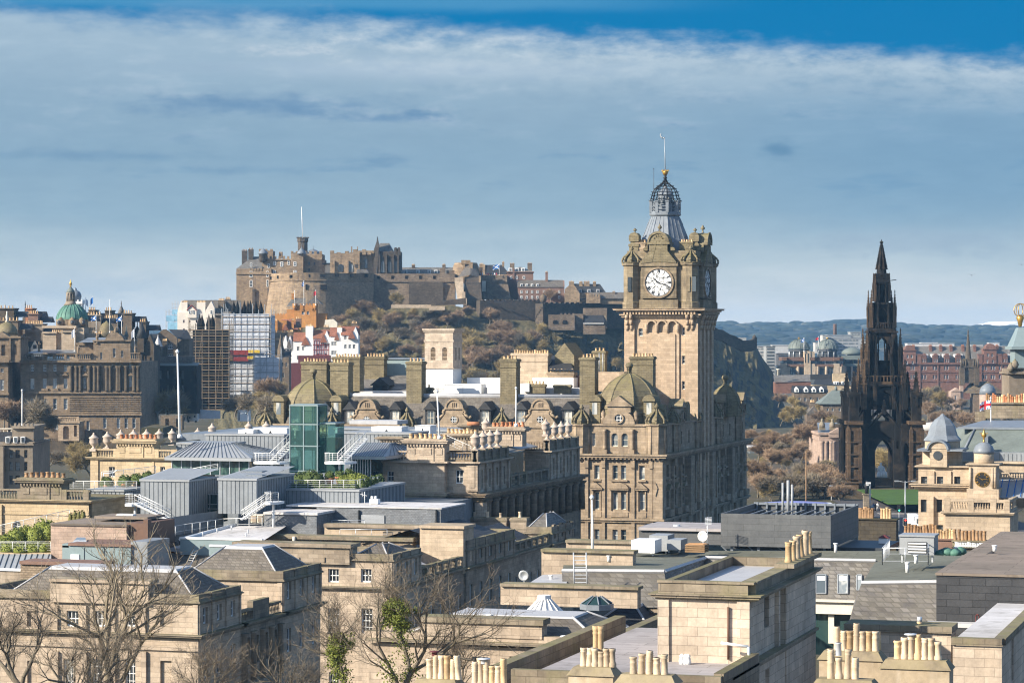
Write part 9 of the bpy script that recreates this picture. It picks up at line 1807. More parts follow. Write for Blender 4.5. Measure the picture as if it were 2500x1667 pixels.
def slate_house():
 o=tH('slate_plant_house','blue-grey slate-hung plant house with white flat roof and louvred doors','building',(ox(773,312),312,70));b=MB();fb(b,645,773,1258,1330,306,8);fb(b,773,1076,1243,1330,312,oX(1134,0,ox(1076,312)).y-312);b.bU('slate_wall',M['slate_wall'],o)
 b=MB();a,c=ox(700,312),ox(1076,312);zt=oz(1076,1243,312);y1=oX(1134,0,c).y;b.box(a,c+.15,311.85,y1,zt+.02,zt+.18);fb(b,643,775,1252,1257.5,305.8,8);b.bU('roof',M['white_roof'],o)
 b=MB();n=14
 for k in range(n):fb(b,882,938,1258+k*2,1259.3+k*2,311.85,.12)
 b.bU('louvres',M['steel'],o);b=MB();fb(b,787,796,1256,1296,311.9,.08);b.bU('door',M['zinc'],o);b=MB();fb(b,874,877,1245,1290,311.7,.25);fb(b,1063,1066,1245,1290,311.7,.25);b.bU('downpipe',M['black_iron'],o);b=MB();rR(b,[oY(810,1290,309),oY(890,1290,309)],1,2);b.bU('rail',M['steel'],o)
 o=sI('tv_aerial','thin white television aerial behind the slate plant house','aerial',[('mast','white',lambda b:(b.tube(oY(890,1232,316),oY(890,1200,316),.05,.04,5),b.tube(oY(880,1206,316),oY(896,1210,316),.03,.03,4),b.tube(oY(884,1201,316),oY(886,1212,316),.03,.03,4)))])
 sI('roof_vent','small white twin-capped roof vent on the plant house','vent',[('box','white',lambda b:(fb(b,902,922,1218,1230,316,1),fb(b,905,909,1211,1218,316.3,.4),fb(b,914,918,1211,1218,316.3,.4)))])
 def wr(b):z=oz(600,1320,296);b.pO([oY(440,1318,290),oY(645,1318,290),oY(700,1283,306),oY(575,1283,306)])
 sI('white_flat_roof','white membrane flat roof with small roof anchors and teal fascia','roof',[('membrane','white_roof',wr),('fascia','teal_clad',lambda b:(fb(b,440,700,1320,1360,289.7,.3),fb(b,510,700,1335,1360,288,.3))),('upstand','white',lambda b:(fb(b,438,640,1315,1320,289.6,.4),b.tube(oY(440,1316,290),oY(575,1281,306),.22,.22,6),fb(b,510,600,1331,1336,287.9,.4))),('anchors','steel',lambda b:[b.cyl((oY(p,y,294).x,oY(p,y,294).y),.09,oY(p,y,294).z-.2,oY(p,y,294).z+.35,6)for p,y in((470,1311),(495,1304),(530,1296),(565,1289),(600,1308),(605,1299))])])
 P=[oY(360,1320,296),oY(430,1305,301),oY(545,1288,310)]
 def scr(b):
  for p,q in zip(P,P[1:]):
   n=8
   for k in range(n):u,v=p.lerp(q,k/n),p.lerp(q,(k+.94)/n);b.pO([u,v,v+Vector((0,0,2.2)),u+Vector((0,0,2.2))]);b.pO([u+Vector((0,.1,0)),v+Vector((0,.1,0)),v+Vector((0,.1,2.2)),u+Vector((0,.1,2.2))][::-1])
 sI('timber_screen','curving grey boarded screen below the long steel stair','screen',[('boards','zinc',scr)])
 Q=[oY(362,1320,292),oY(450,1304,298),oY(545,1290,306),oY(640,1287,306)];sI('railing','curving white pipe railing in front of the boarded screen','railing',[('rails','white',lambda b:rR(b,Q,1.2,1.6,.045,1))])
 for k in range(9):
  p=375+k*20;sI('condenser','dark condenser unit in the row below the pipe railing','air unit',[('casing','dark_metal',lambda b:fb(b,p,p+13,1326-k*2.5,1338-k*2.5,292+k*1.5,1)),('feet','steel',lambda b:fb(b,p+1,p+12,1338-k*2.5,1341-k*2.5,292+k*1.5,.4))],'condensers below the pipe railing')
 for k,p in enumerate((612,628)):sI('fan_unit',('left','right')[k]+' cream fan unit beside the slate plant house','air unit',[('casing','cream',lambda b:fb(b,p,p+14,1256,1276,307,1.2)),('grille','buff_dark',lambda b:fb(b,p+1.5,p+12.5,1258,1274,306.9,.12))])
 sI('slate_roof','brown slate slope behind the nearest terrace hip roof with ladder','roof',[('slates','slate_brown',lambda b:b.pO([oY(355,1395,285),oY(500,1392,285),oY(520,1345,291),oY(355,1352,291)])),('ridge','lead_pale',lambda b:fb(b,352,640,1343,1351,291,3)),('ladder','white',lambda b:[b.tube(oY(450+d,1385,284),oY(474+d,1338,290),.05,.05,5)for d in(0,12)]+[b.tube(oY(450+24*t/8,1385-47*t/8,284+6*t/8),oY(462+24*t/8,1385-47*t/8,284+6*t/8),.03,.03,4)for t in range(9)])])
 o=tH('pink_block','pink stone stair block with dark slate return at left','building',(ox(310,284),284,66));b=MB();fb(b,124,309,1285,1420,284,9);b.bU('wall',M['pink_stone'],o);b=MB();fb(b,309,357,1277,1420,284.6,8);fb(b,350,361,1268,1420,284.2,1);b.bU('slate_return',M['brown_band'],o);b=MB();fb(b,122,310,1281,1285.5,283.8,9.4);fb(b,230,360,1262,1268,288,5);b.bU('coping',M['felt_brown'],o);b=MB();[b.box(ox(p,290)-.3,ox(p,290)+.3,290,290.6,oz(p,1285,290),oz(p,1256,290))for p in(288,303,319)];b.bU('flues',M['cream'],o)
 b=MB();fb(b,285,324,1255,1262,289.7,.9);b.bU('flue_caps',M['white'],o)
 o=tH('teal_hut','teal panelled roof hut with white door and small rooflight','building',(ox(320,276),276,66));b=MB();fb(b,152,319,1335,1400,276,6);fb(b,152,168,1327,1336,276,6);b.bU('panels',M['teal_clad'],o);b=MB();fb(b,319.2,360,1322,1400,276.3,6);b.bU('slate_return',M['zinc'],o);b=MB();fb(b,166,320,1329,1335,275.8,6.5);b.bU('roof',M['brick_red'],o);b=MB();fb(b,172,193,1353,1384,275.9,.1);b.bU('door',M['white'],o);b=MB();P=[oY(172,1328,277),oY(213,1328,277),oY(208,1311,280),oY(188,1311,280)];b.pO(P);b.pO([P[1],oY(216,1322,281),P[2]]);b.bU('rooflight',M['glass_pale'],o)
 for p in(205,254):b=MB();fb(b,p-.4,p+.4,1336,1400,275.93,.08);b.bU('panel_joint',M['zinc_seam'],o)
 sI('zinc_slope','pale ribbed zinc roof slope below conifer bed','roof',[('slope','zinc_pale',lambda b:b.pO([oY(-40,1392,277),oY(125,1392,277),oY(125,1352,284),oY(-40,1352,284)])),('seams','zinc_seam',lambda b:[b.tube(oY(p-14,1392,277)+Vector((0,0,.05)),oY(p,1352,284)+Vector((0,0,.05)),.05,.05,4)for p in range(-20,126,14)]),('wall','buff_dark',lambda b:fb(b,-40,125,1396,1440,277,2)),('gutter','white',lambda b:fb(b,-40,126,1390,1396,276.8,.4))])
 sI('stone_stub_wall','square brown ashlar wall with rusty cope left of the teal hut','wall',[('wall','rubble',lambda b:fb(b,50,243,1382,1450,262,3)),('cope','brick_red',lambda b:fb(b,47,246,1374,1382,261.7,3.6))])
slate_house()
def right_house():
 Y=330.0;A=lambda p:ox(p,Y);z=lambda y:oz(2375,y,Y);MT='clock_house';X1=A(2545)
 o=tH('clock_building','pale stone corner building with lead dome, black clock turret and balustraded terrace','building',(A(2375),Y,55));b=MB();W=[fw(p,1163,1184,15,Y,cL=2)for p in(2256,2295,2337)]+[fw(p,1219,1250,14,Y,cL=2)for p in(2255,2293)]+[fw(2294,1281,1310,16,Y)]
 fA(b,o,'F',Y,A(2242),A(2375),50,z(1142),W,.3,fr='dark_metal',gl='glass');b.box(A(2242),A(2375),Y+.8,Y+9,50,z(1142));
 for p in(2276,2317):fb(b,p-5,p+5,1150,1187,Y-.2,.2)
 fb(b,2262,2279,1212,1330,Y-.5,.5);b.cO(A(2242),A(2375),Y,Y+9,z(1144),[(.15,.2),(.15,.4)]);b.cO(A(2242),A(2364),Y,Y+9,z(1195),[(.3,.4),(.25,.8),(.12,1.0)]);b.bU('wall',M[MT],o)
 c=(A(2292),Y+3.4);s=dP(c)/F;b=MB();b.lA(c,[(50*s,z(1140)),(50*s,z(1105)),(44*s,z(1102)),(44*s,z(1078))],8,.39,None,False);fb(b,2270,2312,1094,1140,Y-.6,3);b.exy([(A(2291)+1.15*cs(k*PI/10)*1.0,z(1096)+1.0*sn(k*PI/10))for k in range(11)],Y-.7,Y+2);b.bU('drum',M[MT],o)
 b=MB();n=16;[b.pO([(A(2291)+.55*cs(2*PI*k/n),Y-.72,z(1112)+.55*sn(2*PI*k/n))for k in range(n)])];b.bU('round_window',M['dark_metal'],o)
 b=MB();b.lA(c,[(47*s,z(1079)),(46*s,z(1075)),(38*s,z(1066)),(35*s,z(1056)),(30*s,z(1041)),(20*s,z(1027)),(7*s,z(1018)),(5*s,z(1015)),(1*s,z(1012))],8,.39,None,False);b.bU('lead_dome',M['lead'],o)
 b=MB();fb(b,2238,2270,1097,1102,Y-.8,6);fb(b,2312,2350,1097,1102,Y-.8,6);b.exy([(A(2291)+1.35*cs(k*PI/10),z(1098)+1.2*sn(k*PI/10))for k in range(11)]+[(A(2291)+1.12*cs(k*PI/10),z(1098)+.98*sn(k*PI/10))for k in range(10,-1,-1)],Y-.95,Y+1.5);b.bU('lead_hood',M['lead'],o)
 Yc=Y-3;T=lambda p:ox(p,Yc);zc=lambda y:oz(2398,y,Yc);b=MB();b.box(T(2366),T(2432),Yc,Yc+3.3,zc(1220),zc(1136));b.cO(T(2364),T(2434),Yc,Yc+3.3,zc(1138),[(.15,.1),(.15,.3)])
 for p in(2369,2424,2430):b.cyl((T(p),Yc-.12),.16,zc(1190),zc(1141),8)
 fb(b,2360,2438,1194,1222,Yc-.2,3.8);b.cyl((T(2398),Yc+1.7),24*s,zc(1136),zc(1106),16);b.bU('clock_turret',M[MT],o)
 b=MB();b.lA((T(2398),Yc+1.7),[(26*s,zc(1107)),(25*s,zc(1101)),(21*s,zc(1090)),(12*s,zc(1083)),(3*s,zc(1080))],16);b.bU('turret_dome',M['lead'],o);b=MB();fI(b,(T(2398),Yc+1.7),zc(1082),1.6,.3);b.box(T(2398)-.5,T(2398)+.5,Yc+1.65,Yc+1.75,zc(1060),zc(1058));b.box(T(2398)-.05,T(2398)+.05,Yc+1.65,Yc+1.75,zc(1064),zc(1048));b.bU('gold_finial',M['gold'],o)
 def dsk(r,d,mt,nm):
  b=MB();b.tube((T(2398),Yc,zc(1170)),(T(2398),Yc-d,zc(1170)),r,r,24);return b.bU(nm,M[mt],o)
 dsk(.9,.1,'gold','clock_rim');q=dsk(.82,.14,'black_iron','clock_face');b=MB()
 for k in range(12):
  a=k*PI/6;ca,sa=sn(a),cs(a)
  for off in((0,),(-.05,.05),(-.07,0,.07))[k%3]:b.tube((T(2398)+ca*.55+sa*off,Yc-.16,zc(1170)+sa*.55-ca*off),(T(2398)+ca*.76+sa*off,Yc-.16,zc(1170)+sa*.76-ca*off),.028,.028,4)
 for a,L in((-1.0,.42),(1.45,.62)):b.tube((T(2398)-sn(a)*.1,Yc-.18,zc(1170)-cs(a)*.1),(T(2398)+sn(a)*L,Yc-.18,zc(1170)+cs(a)*L),.045,.02,4)
 b.bU('gilt_hands',M['gold'],o)
 Yb=Y-9;b=MB();B=lambda p:ox(p,Yb);zb=lambda y:oz(2398,y,Yb);x1=B(2466);b.box(B(2308),x1,Yb,Yb+9,50,zb(1258));b.cO(B(2308),x1,Yb,Yb+9,zb(1258),[(.15,.2),(.15,.45),(.1,.55)]);b.bU('terrace_wall',M[MT],o);b=MB();bL(b,'F',Yb,B(2308),x1,zb(1250),zb(1219),.3,.11,.35,.4,None,[B(2312),B(2370),B(2425),x1-.4]);bL(b,'R',x1,Yb+.5,Yb+8,zb(1250),zb(1219),.3,.11,.35,.4,None,[Yb+3]);b.bU('balustrade',M[MT],o)
 Yr=Y+9;b=MB();P=lambda p,y,d=0:oY(p,y,Yr+d);b.pO([P(2335,1104),P(2545,1104),P(2545,1047,5),P(2378,1047,5)]);b.pO([P(2326,1104,4),P(2335,1104),P(2378,1047,5),P(2330,1046,12)]);b.bU('mansard',M['copper_grey'],o);b=MB();b.pO([P(2330,1046,5),P(2545,1046,5),P(2545,1026,18),P(2400,1026,18)]);fb(b,2338,2545,1044,1049,Yr+4.7,.5);b.tube(P(2352,1103,-.1),P(2380,1047,4.9),.15,.15,5);b.bU('lead_roof',M['lead'],o)
 b=MB();fb(b,2340,2545,1105,1131,Yr-1,2);sX(b,ox(2430,Yr-1),ox(2545,Yr-1),Yr-1,oz(2398,1131,Yr),oz(2398,1106,Yr),.5);b.bU('zinc_band',[M['zinc'],M['zinc_seam']],o);b=MB();fb(b,2330,2545,1131,1240,Yr-2.5,3);fb(b,2330,2545,1128,1133,Yr-2.9,3);b.bU('rear_wall',M[MT],o);b=MB();bL(b,'F',Yr-6,ox(2445,Yr-6),ox(2545,Yr-6),oz(2450,1169,Yr-6),oz(2450,1153,Yr-6),.3,.1,.15,.3);b.bU('balcony',M[MT],o)
 b=MB();b.pO([oY(2432,1215,Y-2),oY(2545,1215,Y-2),oY(2545,1170,Y+4),oY(2440,1170,Y+4)]);b.bU('ribbed_roof',M['zinc_pale'],o);b=MB();[b.tube(oY(2440+k*17,1213,Y-2)+Vector((0,0,.06)),oY(2448+k*17,1171,Y+4)+Vector((0,0,.06)),.06,.06,4)for k in range(5)];b.bU('ribs',M['flag_blue'],o)
 b=MB();fb(b,2400,2412,1065,1083,Yr+1.3,2.5);q=b.bU('dormer',M['lead_dark'],o)
 fP(2419,974,1102,352,'white flagpole flying union flag by the clock turret',.1,'white',('union',-1),None,1.45,1.1)
 o=tH('pot_wall','long stone chimney wall crowded with orange and buff pots at right edge','chimney',(ox(2420,380),380,80));b=MB();fb(b,2406,2560,986,1022,380,2);fb(b,2404,2560,983,987,379.7,2.6);fb(b,2380,2406,1006,1030,381,2);b.bU('wall',M['moss_stone'],o);a,c_=ox(2407,381),ox(2545,381);pS(o,a,c_,381,381,oz(2450,983,381),26,1.1,.2,('terracotta','terracotta','pot_brown','pot_buff'),('tall','roll','plain'),None,.2)
 D=520;o=cG('corner_tower','ornate stone tower with blue-grey lantern and gilded figures cut by right edge','building',2490,1000,D);b=MB();cb(b,2464,2540,900,1000,D,8);cb(b,2460,2540,908,913,D-.8,9);bL(b,'F',D-.6,cx(2462,D),cx(2540,D),ZD(908,D),ZD(898,D),.5,.14,.2,.4);b.bU('base',M['render_grey'],o);b=MB();cb(b,2478,2540,850,900,D+1,5);b.frus((cx(2471,D),cx(2545,D),D-.3,D+6),ZD(850,D),(cx(2490,D),cx(2530,D),D+1.5,D+4),ZD(800,D));cb(b,2470,2545,846,853,D-.5,7);b.bU('lantern',M['teal_clad'],o);b=MB()
 for p,y,r in((2476,882,.8),(2466,890,.7)):b.lA((cx(p,D),D-.8),[(r*.5,ZD(y+18,D)),(r,ZD(y+8,D)),(r*.6,ZD(y,D)),(r*.3,ZD(y-3,D)),(.05,ZD(y-7,D))],8)
 b.bU('statues',M['moss_stone'],o);b=MB();b.lA((cx(2497,D),D+2.7),[(.3,ZD(798,D)),(.5,ZD(785,D)),(.8,ZD(775,D)),(.3,ZD(768,D))],8);[b.path([(cx(2498,D)+1.3*cs(k*.5236)*cs(t),D+2.7+1.3*cs(k*.5236)*sn(t),ZD(757,D)+1.3*sn(k*.5236))for k in range(13)],.08,4)for t in(0,1.05,2.1)];b.bU('gilt_sphere',M['gold'],o)
 for pl,pr,pt,pb,Yc,rW,mt,lab in((2095,2188,1267,1335,250,[(2097,2132,9,'pot_brown',1.0),(2150,2176,4,'pot_buff',.95)],'dark_stone','dark mossy chimney wall with two groups of pots beside the black screen'),(2205,2300,1306,1345,226,[(2207,2290,11,'pot_brown',.8)],'brick_red','low brick stack with long row of brown pots'),(2285,2332,1316,1345,222,[(2287,2330,6,'pot_buff',.75)],'brick_red','low brick stack with six buff pots'),(2325,2420,1321,1350,219,[(2328,2408,9,'pot_brown',.8)],'moss_stone','low stack with silver-capped brown pots'),(2325,2415,1337,1360,215,[(2332,2404,12,'white',.35)],'dark_stone','low row of tiny white-capped flues'),(2440,2540,1335,1362,217,[(2447,2535,12,'pot_pale',.55)],'dark_stone','row of small silver-topped pots at right edge')):
  o=tH('chimney_stack',lab,'chimney',(ox(pr,Yc),Yc,oz(pr,pb,Yc)));b=MB();fb(b,pl,pr,pt+3,pb+25,Yc,1.2);fb(b,pl-2,pr+2,pt,pt+3,Yc-.15,1.5);b.bU('wall',M[mt],o)
  for l,r,n,pm,h in rW:pS(o,ox(l,Yc+.5),ox(r,Yc+.5),Yc+.5,Yc+.5,oz(r,pt,Yc),n,h,.15,pm,('tall','plain','roll'))
right_house()
def near():
 def pl(b,P,m=None):b.pO([oY(*p)for p in P],m)
 Y=196;o=tH('mansard_house','slate mansard building with mossy felt flat roof, roof windows and cream glazed floor','building',(ox(1975,Y),Y,60));YB=206
 b=MB();pl(b,[(1375,1482,186),(1634,1482,186),(1622,1396,189),(1372,1394,189)]);pl(b,[(1634,1482,186),(1700,1460,YB),(1722,1362,YB+3),(1622,1396,189)]);pl(b,[(1690,1470,YB),(2150,1470,YB),(2150,1368,YB+3),(1722,1362,YB+3)])
 X2=ox(2072,176);pl(b,[(2070,1529,172),(2287,1529,172),(2287,1422,175),(2103,1424,175)]);pl(b,[(2085,1470,YB),(2070,1529,172),(2103,1424,175),(2138,1372,YB+3)]);b.bU('slate_mansard',M['slate'],o)
 b=MB();pl(b,[(1372,1394,189),(1622,1396,189),(1722,1362,YB+3),(2138,1370,YB+3),(2103,1424,175),(2290,1422,175),(2420,1345,214),(1385,1343,214)]);b.bU('felt_roof',M['felt_green'],o)
 for P in(((1372,1393,188.9),(1622,1395,188.9)),((1622,1395,188.9),(1722,1362,YB+2.9)),((1722,1361,YB+2.9),(2138,1369,YB+2.9)),((2103,1423,174.9),(2290,1421,174.9))):b=MB();b.tube(oY(*P[0]),oY(*P[1]),.16,.16,4);b.bU('lead_edge',M['lead_pale'],o)
 for p,t,bt,w in((1808,1396,1420,22),(1857,1396,1420,22),(1900,1396,1420,14),(2005,1402,1448,24),(2058,1402,1448,24),(2098,1403,1440,12)):
  d0,d1=YB-.12+3*(1470-bt)/105,YB-.12+3*(1470-t)/105;b=MB();P=[oY(p-w/2,bt,d0),oY(p+w/2,bt,d0),oY(p+w/2,t,d1),oY(p-w/2,t,d1)];[b.tube(P[i],P[(i+1)%4],.06,.06,4)for i in range(4)];q=b.bU('roof_window',M['zinc'],o);b=MB();b.pO(P);b.bU('pane',M['glass_pale'],q);b=MB();b.pO([P[3].lerp(P[0],.08)+Vector((.08,-.03,0)),P[3].lerp(P[0],.3)+Vector((.08,-.03,0)),P[2].lerp(P[1],.3)+Vector((-.08,-.03,0)),P[2].lerp(P[1],.08)+Vector((-.08,-.03,0))][::-1]);b.bU('blind',M['white'],q)
 b=MB();fb(b,1960,2090,1470,1500,205.6,4);fb(b,1960,2090,1467,1471,205.3,4);fb(b,2022,2036,1500,1570,206,.3);b.bU('cream_wall',M['cream'],o);b=MB();fb(b,1960,2085,1500,1600,206.4,2);b.bU('glazing',M['glass_green'],o);b=MB();fb(b,1550,1640,1482,1560,186.2,12);fb(b,1630,1960,1470,1600,206.2,4);b.bU('lower_wall',M['buff_dark'],o)
 Y=214;o=tH('plant_screen','large charcoal panelled plant screen on steel legs over the felt roof','screen',(ox(2028,Y),Y,oz(2028,1345,Y)));a,c=ox(1760,Y),ox(2028,Y);z0,z1=oz(2028,1338,Y),oz(2028,1258,Y);y1=oX(2096,0,c).y;b=MB()
 b.box(a,c,Y,Y+.15,z0,z1);b.box(c-.15,c,Y+.15,y1,z0,z1);b.box(a,a+.15,Y+.15,y1,z0,z1);b.box(a+.15,c-.15,y1-.15,y1,z0+.5,z1);b.bU('panels',M['panel_grey'],o);b=MB()
 for k in range(11):u=a+.3+(c-a-.6)*k/10;b.box(u-.07,u+.07,y1-.4,y1-.2,z0,z1+.12);b.box(u-.06,u+.06,Y+.2,y1-.2,z1-.5,z1-.42)
 for u in(a+.8,a+3,(a+c)/2+1,c-.6):b.box(u-.1,u+.1,Y+.4,Y+.6,z0-.9,z0);b.box(u-.4,u+.4,Y+.2,Y+.8,z0-.95,z0-.85);b.tube((u,Y+.5,z0-.85),(u-.9,Y+.5,z0),.06,.06,4)
 b.box(a,c,y1-.35,y1-.25,z1-.1,z1+.1);b.bU('steel_frame',M['lead'],o)
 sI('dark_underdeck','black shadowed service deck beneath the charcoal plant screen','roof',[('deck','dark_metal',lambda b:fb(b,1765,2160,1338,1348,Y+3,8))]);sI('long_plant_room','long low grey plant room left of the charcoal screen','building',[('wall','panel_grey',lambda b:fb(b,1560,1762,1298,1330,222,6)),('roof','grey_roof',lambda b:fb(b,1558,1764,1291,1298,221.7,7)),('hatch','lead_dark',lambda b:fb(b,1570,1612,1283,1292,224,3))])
 for l,r,t,bt,Yq,lab in((1541,1598,1319,1350,208,'big white air handling box beside the aerial mast'),(1585,1630,1307,1345,212,'pale grey duct housing behind the white box'),(1628,1662,1318,1342,211,'small pale plant box at right of the duct housing')):sI('air_handling_unit',lab,'air unit',[('casing','zinc_pale' if l!=1541 else 'white',lambda b:fb(b,l,r,t,bt,Yq,2.4)),('feet','steel',lambda b:(fb(b,l+3,l+6,bt,bt+6,Yq+.3,.3),fb(b,r-6,r-3,bt,bt+6,Yq+.3,.3)))])
 sI('steel_flue','shiny steel cylindrical cowl on the long plant room','vent',[('cowl','steel',lambda b:b.cyl((ox(1652,224),224),.3,oz(1652,1291,224),oz(1652,1280,224),12))]);sI('timber_crate','brown slatted timber crate on the felt roof','crate',[('slats','plank',lambda b:[fb(b,1672,1720,1330+k*5,1333.5+k*5,209,1.6)for k in range(4)]),('lid','wood_orange',lambda b:fb(b,1674,1716,1328.5,1330,209.3,1.4))]);sI('tv_aerial','tall lattice television aerial with many bars near the white dish','aerial',[('mast','steel',lambda b:[b.tube(oY(1727,1335,212),oY(1727,1262,212),.05,.04,5)]+[b.tube(oY(1721,1264+k*3.2,212),oY(1738,1263+k*3.2,211.6),.025,.025,4)for k in range(6)])])
 def dish(p,y,Yq,r,lab,mt):sI('satellite_dish',lab,'dish',[('bowl',mt,lambda b:(b.lA((0,0),[(.01,0),(r*.6,.06),(r,.2),(r*.98,.23),(r*.6,.1),(.01,.05)],16),b.v.__setitem__(slice(None),[tuple(oY(p,y,Yq)+Vector((v[0],-v[2],v[1])))for v in b.v]))),('stand','steel',lambda b:b.tube(oY(p,y+2,Yq+.1),oY(p,y+38,Yq+.1),.05,.05,6))])
 dish(1280,1404,205,.42,'grey round satellite dish on the sandstone parapet','metal_grey');dish(1717,1308,211,.42,'white satellite dish turned sideways left of the charcoal screen','white')
 o=sI('air_handling_unit','grey louvred air handling unit inside white roof guard rail','air unit',[('casing','zinc_pale',lambda b:(fb(b,2196,2280,1311,1355,190,2.2),fb(b,2194,2282,1307,1311,189.9,2.4))),('louvres','black_iron',lambda b:fb(b,2216,2262,1323,1350,189.92,.1)),('blades','white',lambda b:[fb(b,2217,2261,1325+k*7,1328.5+k*7,189.8,.14)for k in range(4)]),('legs','steel',lambda b:[fb(b,p,p+4,1355,1372,190.3,.2)for p in(2200,2236,2274)])])
 sI('guard_rail','white pipe guard rail in front of the louvred unit','railing',[('rails','steel',lambda b:rR(b,[oY(2172,1356,195),oY(2154,1378,186),oY(2266,1378,186),oY(2266,1360,193)],1.15,1.5,.035,2))]);sI('cowled_shaft','pale square shaft with red pyramid cap by the dark chimney wall','vent',[('shaft','white',lambda b:fb(b,2145,2168,1313,1332,222,.8)),('cap','maroon',lambda b:b.hip(ox(2142,221.9),ox(2171,221.9),221.9,223,oz(2160,1313,222),oz(2160,1306,222),.4,.4))])
 for k,(p,y,Yq,h,lab)in enumerate(((2215,1397,178,24,'white pipe vent by the mansard front edge'),(2040,1348,205,22,'white pipe vent below the charcoal screen corner'),(2236,1375,186,20,'white pipe vent under the louvred unit'),(2334,1356,192,20,'white pipe vent beside the tarpaulin heap'),(1345,1420,190,16,'slim white vent on the pale lead flat'),(1486,1370,196,14,'white vent on the felt roof near the mast'),(2428,1345,172,14,'white pipe vent on the raised skylight ridge'))):sI('pipe_vent',lab,'vent',[('pipe','white',lambda b:(b.cyl((ox(p,Yq),Yq),.12,oz(p,y,Yq),oz(p,y-h,Yq),8),b.cyl((ox(p,Yq),Yq),.17,oz(p,y-h+2,Yq),oz(p,y-h-1,Yq),8)))])
 sI('tarpaulin_heap','crumpled dark green tarpaulin heap beside the louvred unit','tarpaulin',[('sheet','copper',lambda b:[b.lA((ox(2295+k*9,191),191+k%2),[(.5,oz(2300,1354,191)),(.45,oz(2300,1347-k%3*3,191)),(.05,oz(2300,1341-k%3*3,191))],6,k)for k in range(6)])])
 fP((1447,1445),1218,1365,214,'thick white flagpole standing on the felt roof edge',.13,'white');sI('access_ladder','grey steel caged ladder against the slate mansard','ladder',[('rails','steel',lambda b:[b.tube(oY(p,1434,185),oY(p-2,1348,185),.05,.05,5)for p in(1402,1433)]+[b.tube(oY(1401,1430-k*9,185),oY(1432,1430-k*9,185),.03,.03,4)for k in range(9)])])
 for l,r,t,bt,Yq,lab in((1322,1545,1352,1420,196,'long ashlar parapet wall below the felt roof left end'),(1382,1545,1328,1350,212,'upper ashlar parapet with mossy cope by the flagpole'),(1222,1556,1440,1485,182,'pinkish weathered sandstone parapet behind white skylight pyramid')):sI('parapet_wall',lab,'wall',[('wall','buff',lambda b:fb(b,l,r,t,bt,Yq,1)),('cope','moss_stone',lambda b:fb(b,l-2,r+2,t-7,t,Yq-.25,1.5))])
 sI('lead_flat','pale lead flat roof between parapet and ashlar wall','roof',[('sheet','lead_pale',lambda b:pl(b,[(1275,1433,184),(1380,1433,184),(1390,1400,194),(1325,1402,194)]))])
 Y=166;o=tH('low_stone_house','low sandstone house with flat lead roof, slate hips and blank moulded attic','building',(ox(1500,Y),Y,60));X1=ox(1470,Y);b=MB();fA(b,o,'F',Y,ox(900,Y),X1,55,oz(1300,1582,Y),[fw(1171,1602,1660,42,Y),fw(1264,1602,1660,42,Y),fw(1082,1600,1660,46,Y,blind=1)],.3,cL=3,rW=1);b.box(ox(900,Y),X1,Y+.9,Y+12,55,oz(1300,1582,Y));fb(b,890,X1 and 1470,1558,1577,Y-.1,.6);fb(b,1026,1323,1527,1560,Y-.2,1.2);b.bU('wall',M['buff'],o)
 b=MB();fb(b,890,1472,1577,1584,Y-.5,1.2);fb(b,1023,1326,1513,1527,Y-.4,1.7);b.frus((X1-.5,X1+.2,Y,Y+20),oz(1460,1590,Y),(X1-.5,X1+.2,Y,Y+20),oz(1460,1565,Y));b.bU('mossy_cope',M['moss_stone'],o)
 hI(o,ox(1000,Y+.9),X1-.6,Y+.9,Y+9,oz(1300,1560,Y),1.12,2.2,2.3);hI(o,ox(1440,Y+16),ox(1585,Y+16),Y+16,Y+24,oz(1500,1532,Y+16),1.3,1.6,2.5,'slate_dark')
 for p,t,m_,bt,rt,rb,Yq,mt,mb_,lab in((1329,1452,1463,1506,15,58,176,'white_wall','white_wall','white ribbed octagonal skylight pyramid with flat cap'),(1457,1456,1473,1486,12,38,180,'glass_green','lead','glazed octagonal lantern with lead drum')):
  c=(ox(p,Yq),Yq);s=dP(c)/F;q=tH('skylight',lab,'skylight',(*c,oz(p,bt,Yq)));b=MB();b.lA(c,[(rb*s,oz(p,bt,Yq)),(rb*s*.98,oz(p,m_ if mt!='white_wall' else bt-2,Yq)),(rt*s,oz(p,m_ if mt=='white_wall' else t,Yq))],8,.39,None,False);b.bU('glazing',M[mt],q);b=MB()
  if mt=='white_wall':b.lA(c,[(rt*s*1.1,oz(p,m_,Yq)),(rt*s*1.1,oz(p,t,Yq))],8,.39,None,False)
  else:b.lA(c,[(rb*s*1.1,oz(p,bt,Yq)),(rb*s*1.1,oz(p,m_,Yq))],8,.39,None,False)
  for k in range(16 if mt=='white_wall' else 8):a_=.39+k*PI/(8 if mt=='white_wall' else 4);b.tube((c[0]+rb*s*cs(a_),c[1]+rb*s*sn(a_),oz(p,bt if mt=='white_wall' else m_,Yq)+.04),(c[0]+rt*s*cs(a_),c[1]+rt*s*sn(a_),oz(p,m_ if mt=='white_wall' else t,Yq)+.04),.05,.05,4)
  b.bU('frame',M[mb_],q)
 sI('pipe_vent','grey mushroom vent on the low house flat roof','vent',[('pipe','white',lambda b:(b.cyl((ox(1195,168),168),.12,oz(1195,1515,168),oz(1195,1500,168),8),b.cyl((ox(1196,168),168),.25,oz(1195,1502,168),oz(1195,1498,168),10)))])
 Xr,Yr=oD(1826,0,128).x,oD(1826,0,128).y;y2=oX(1974,0,Xr).y;yw=oX(1872,0,Xr).y;z=lambda y:oz(1826,y,Yr);o=tH('stone_stair_tower','square blank ashlar stair tower with mossy parapet, nearest big block','building',(Xr,Yr,60));xl=ox(1607,Yr);b=MB()
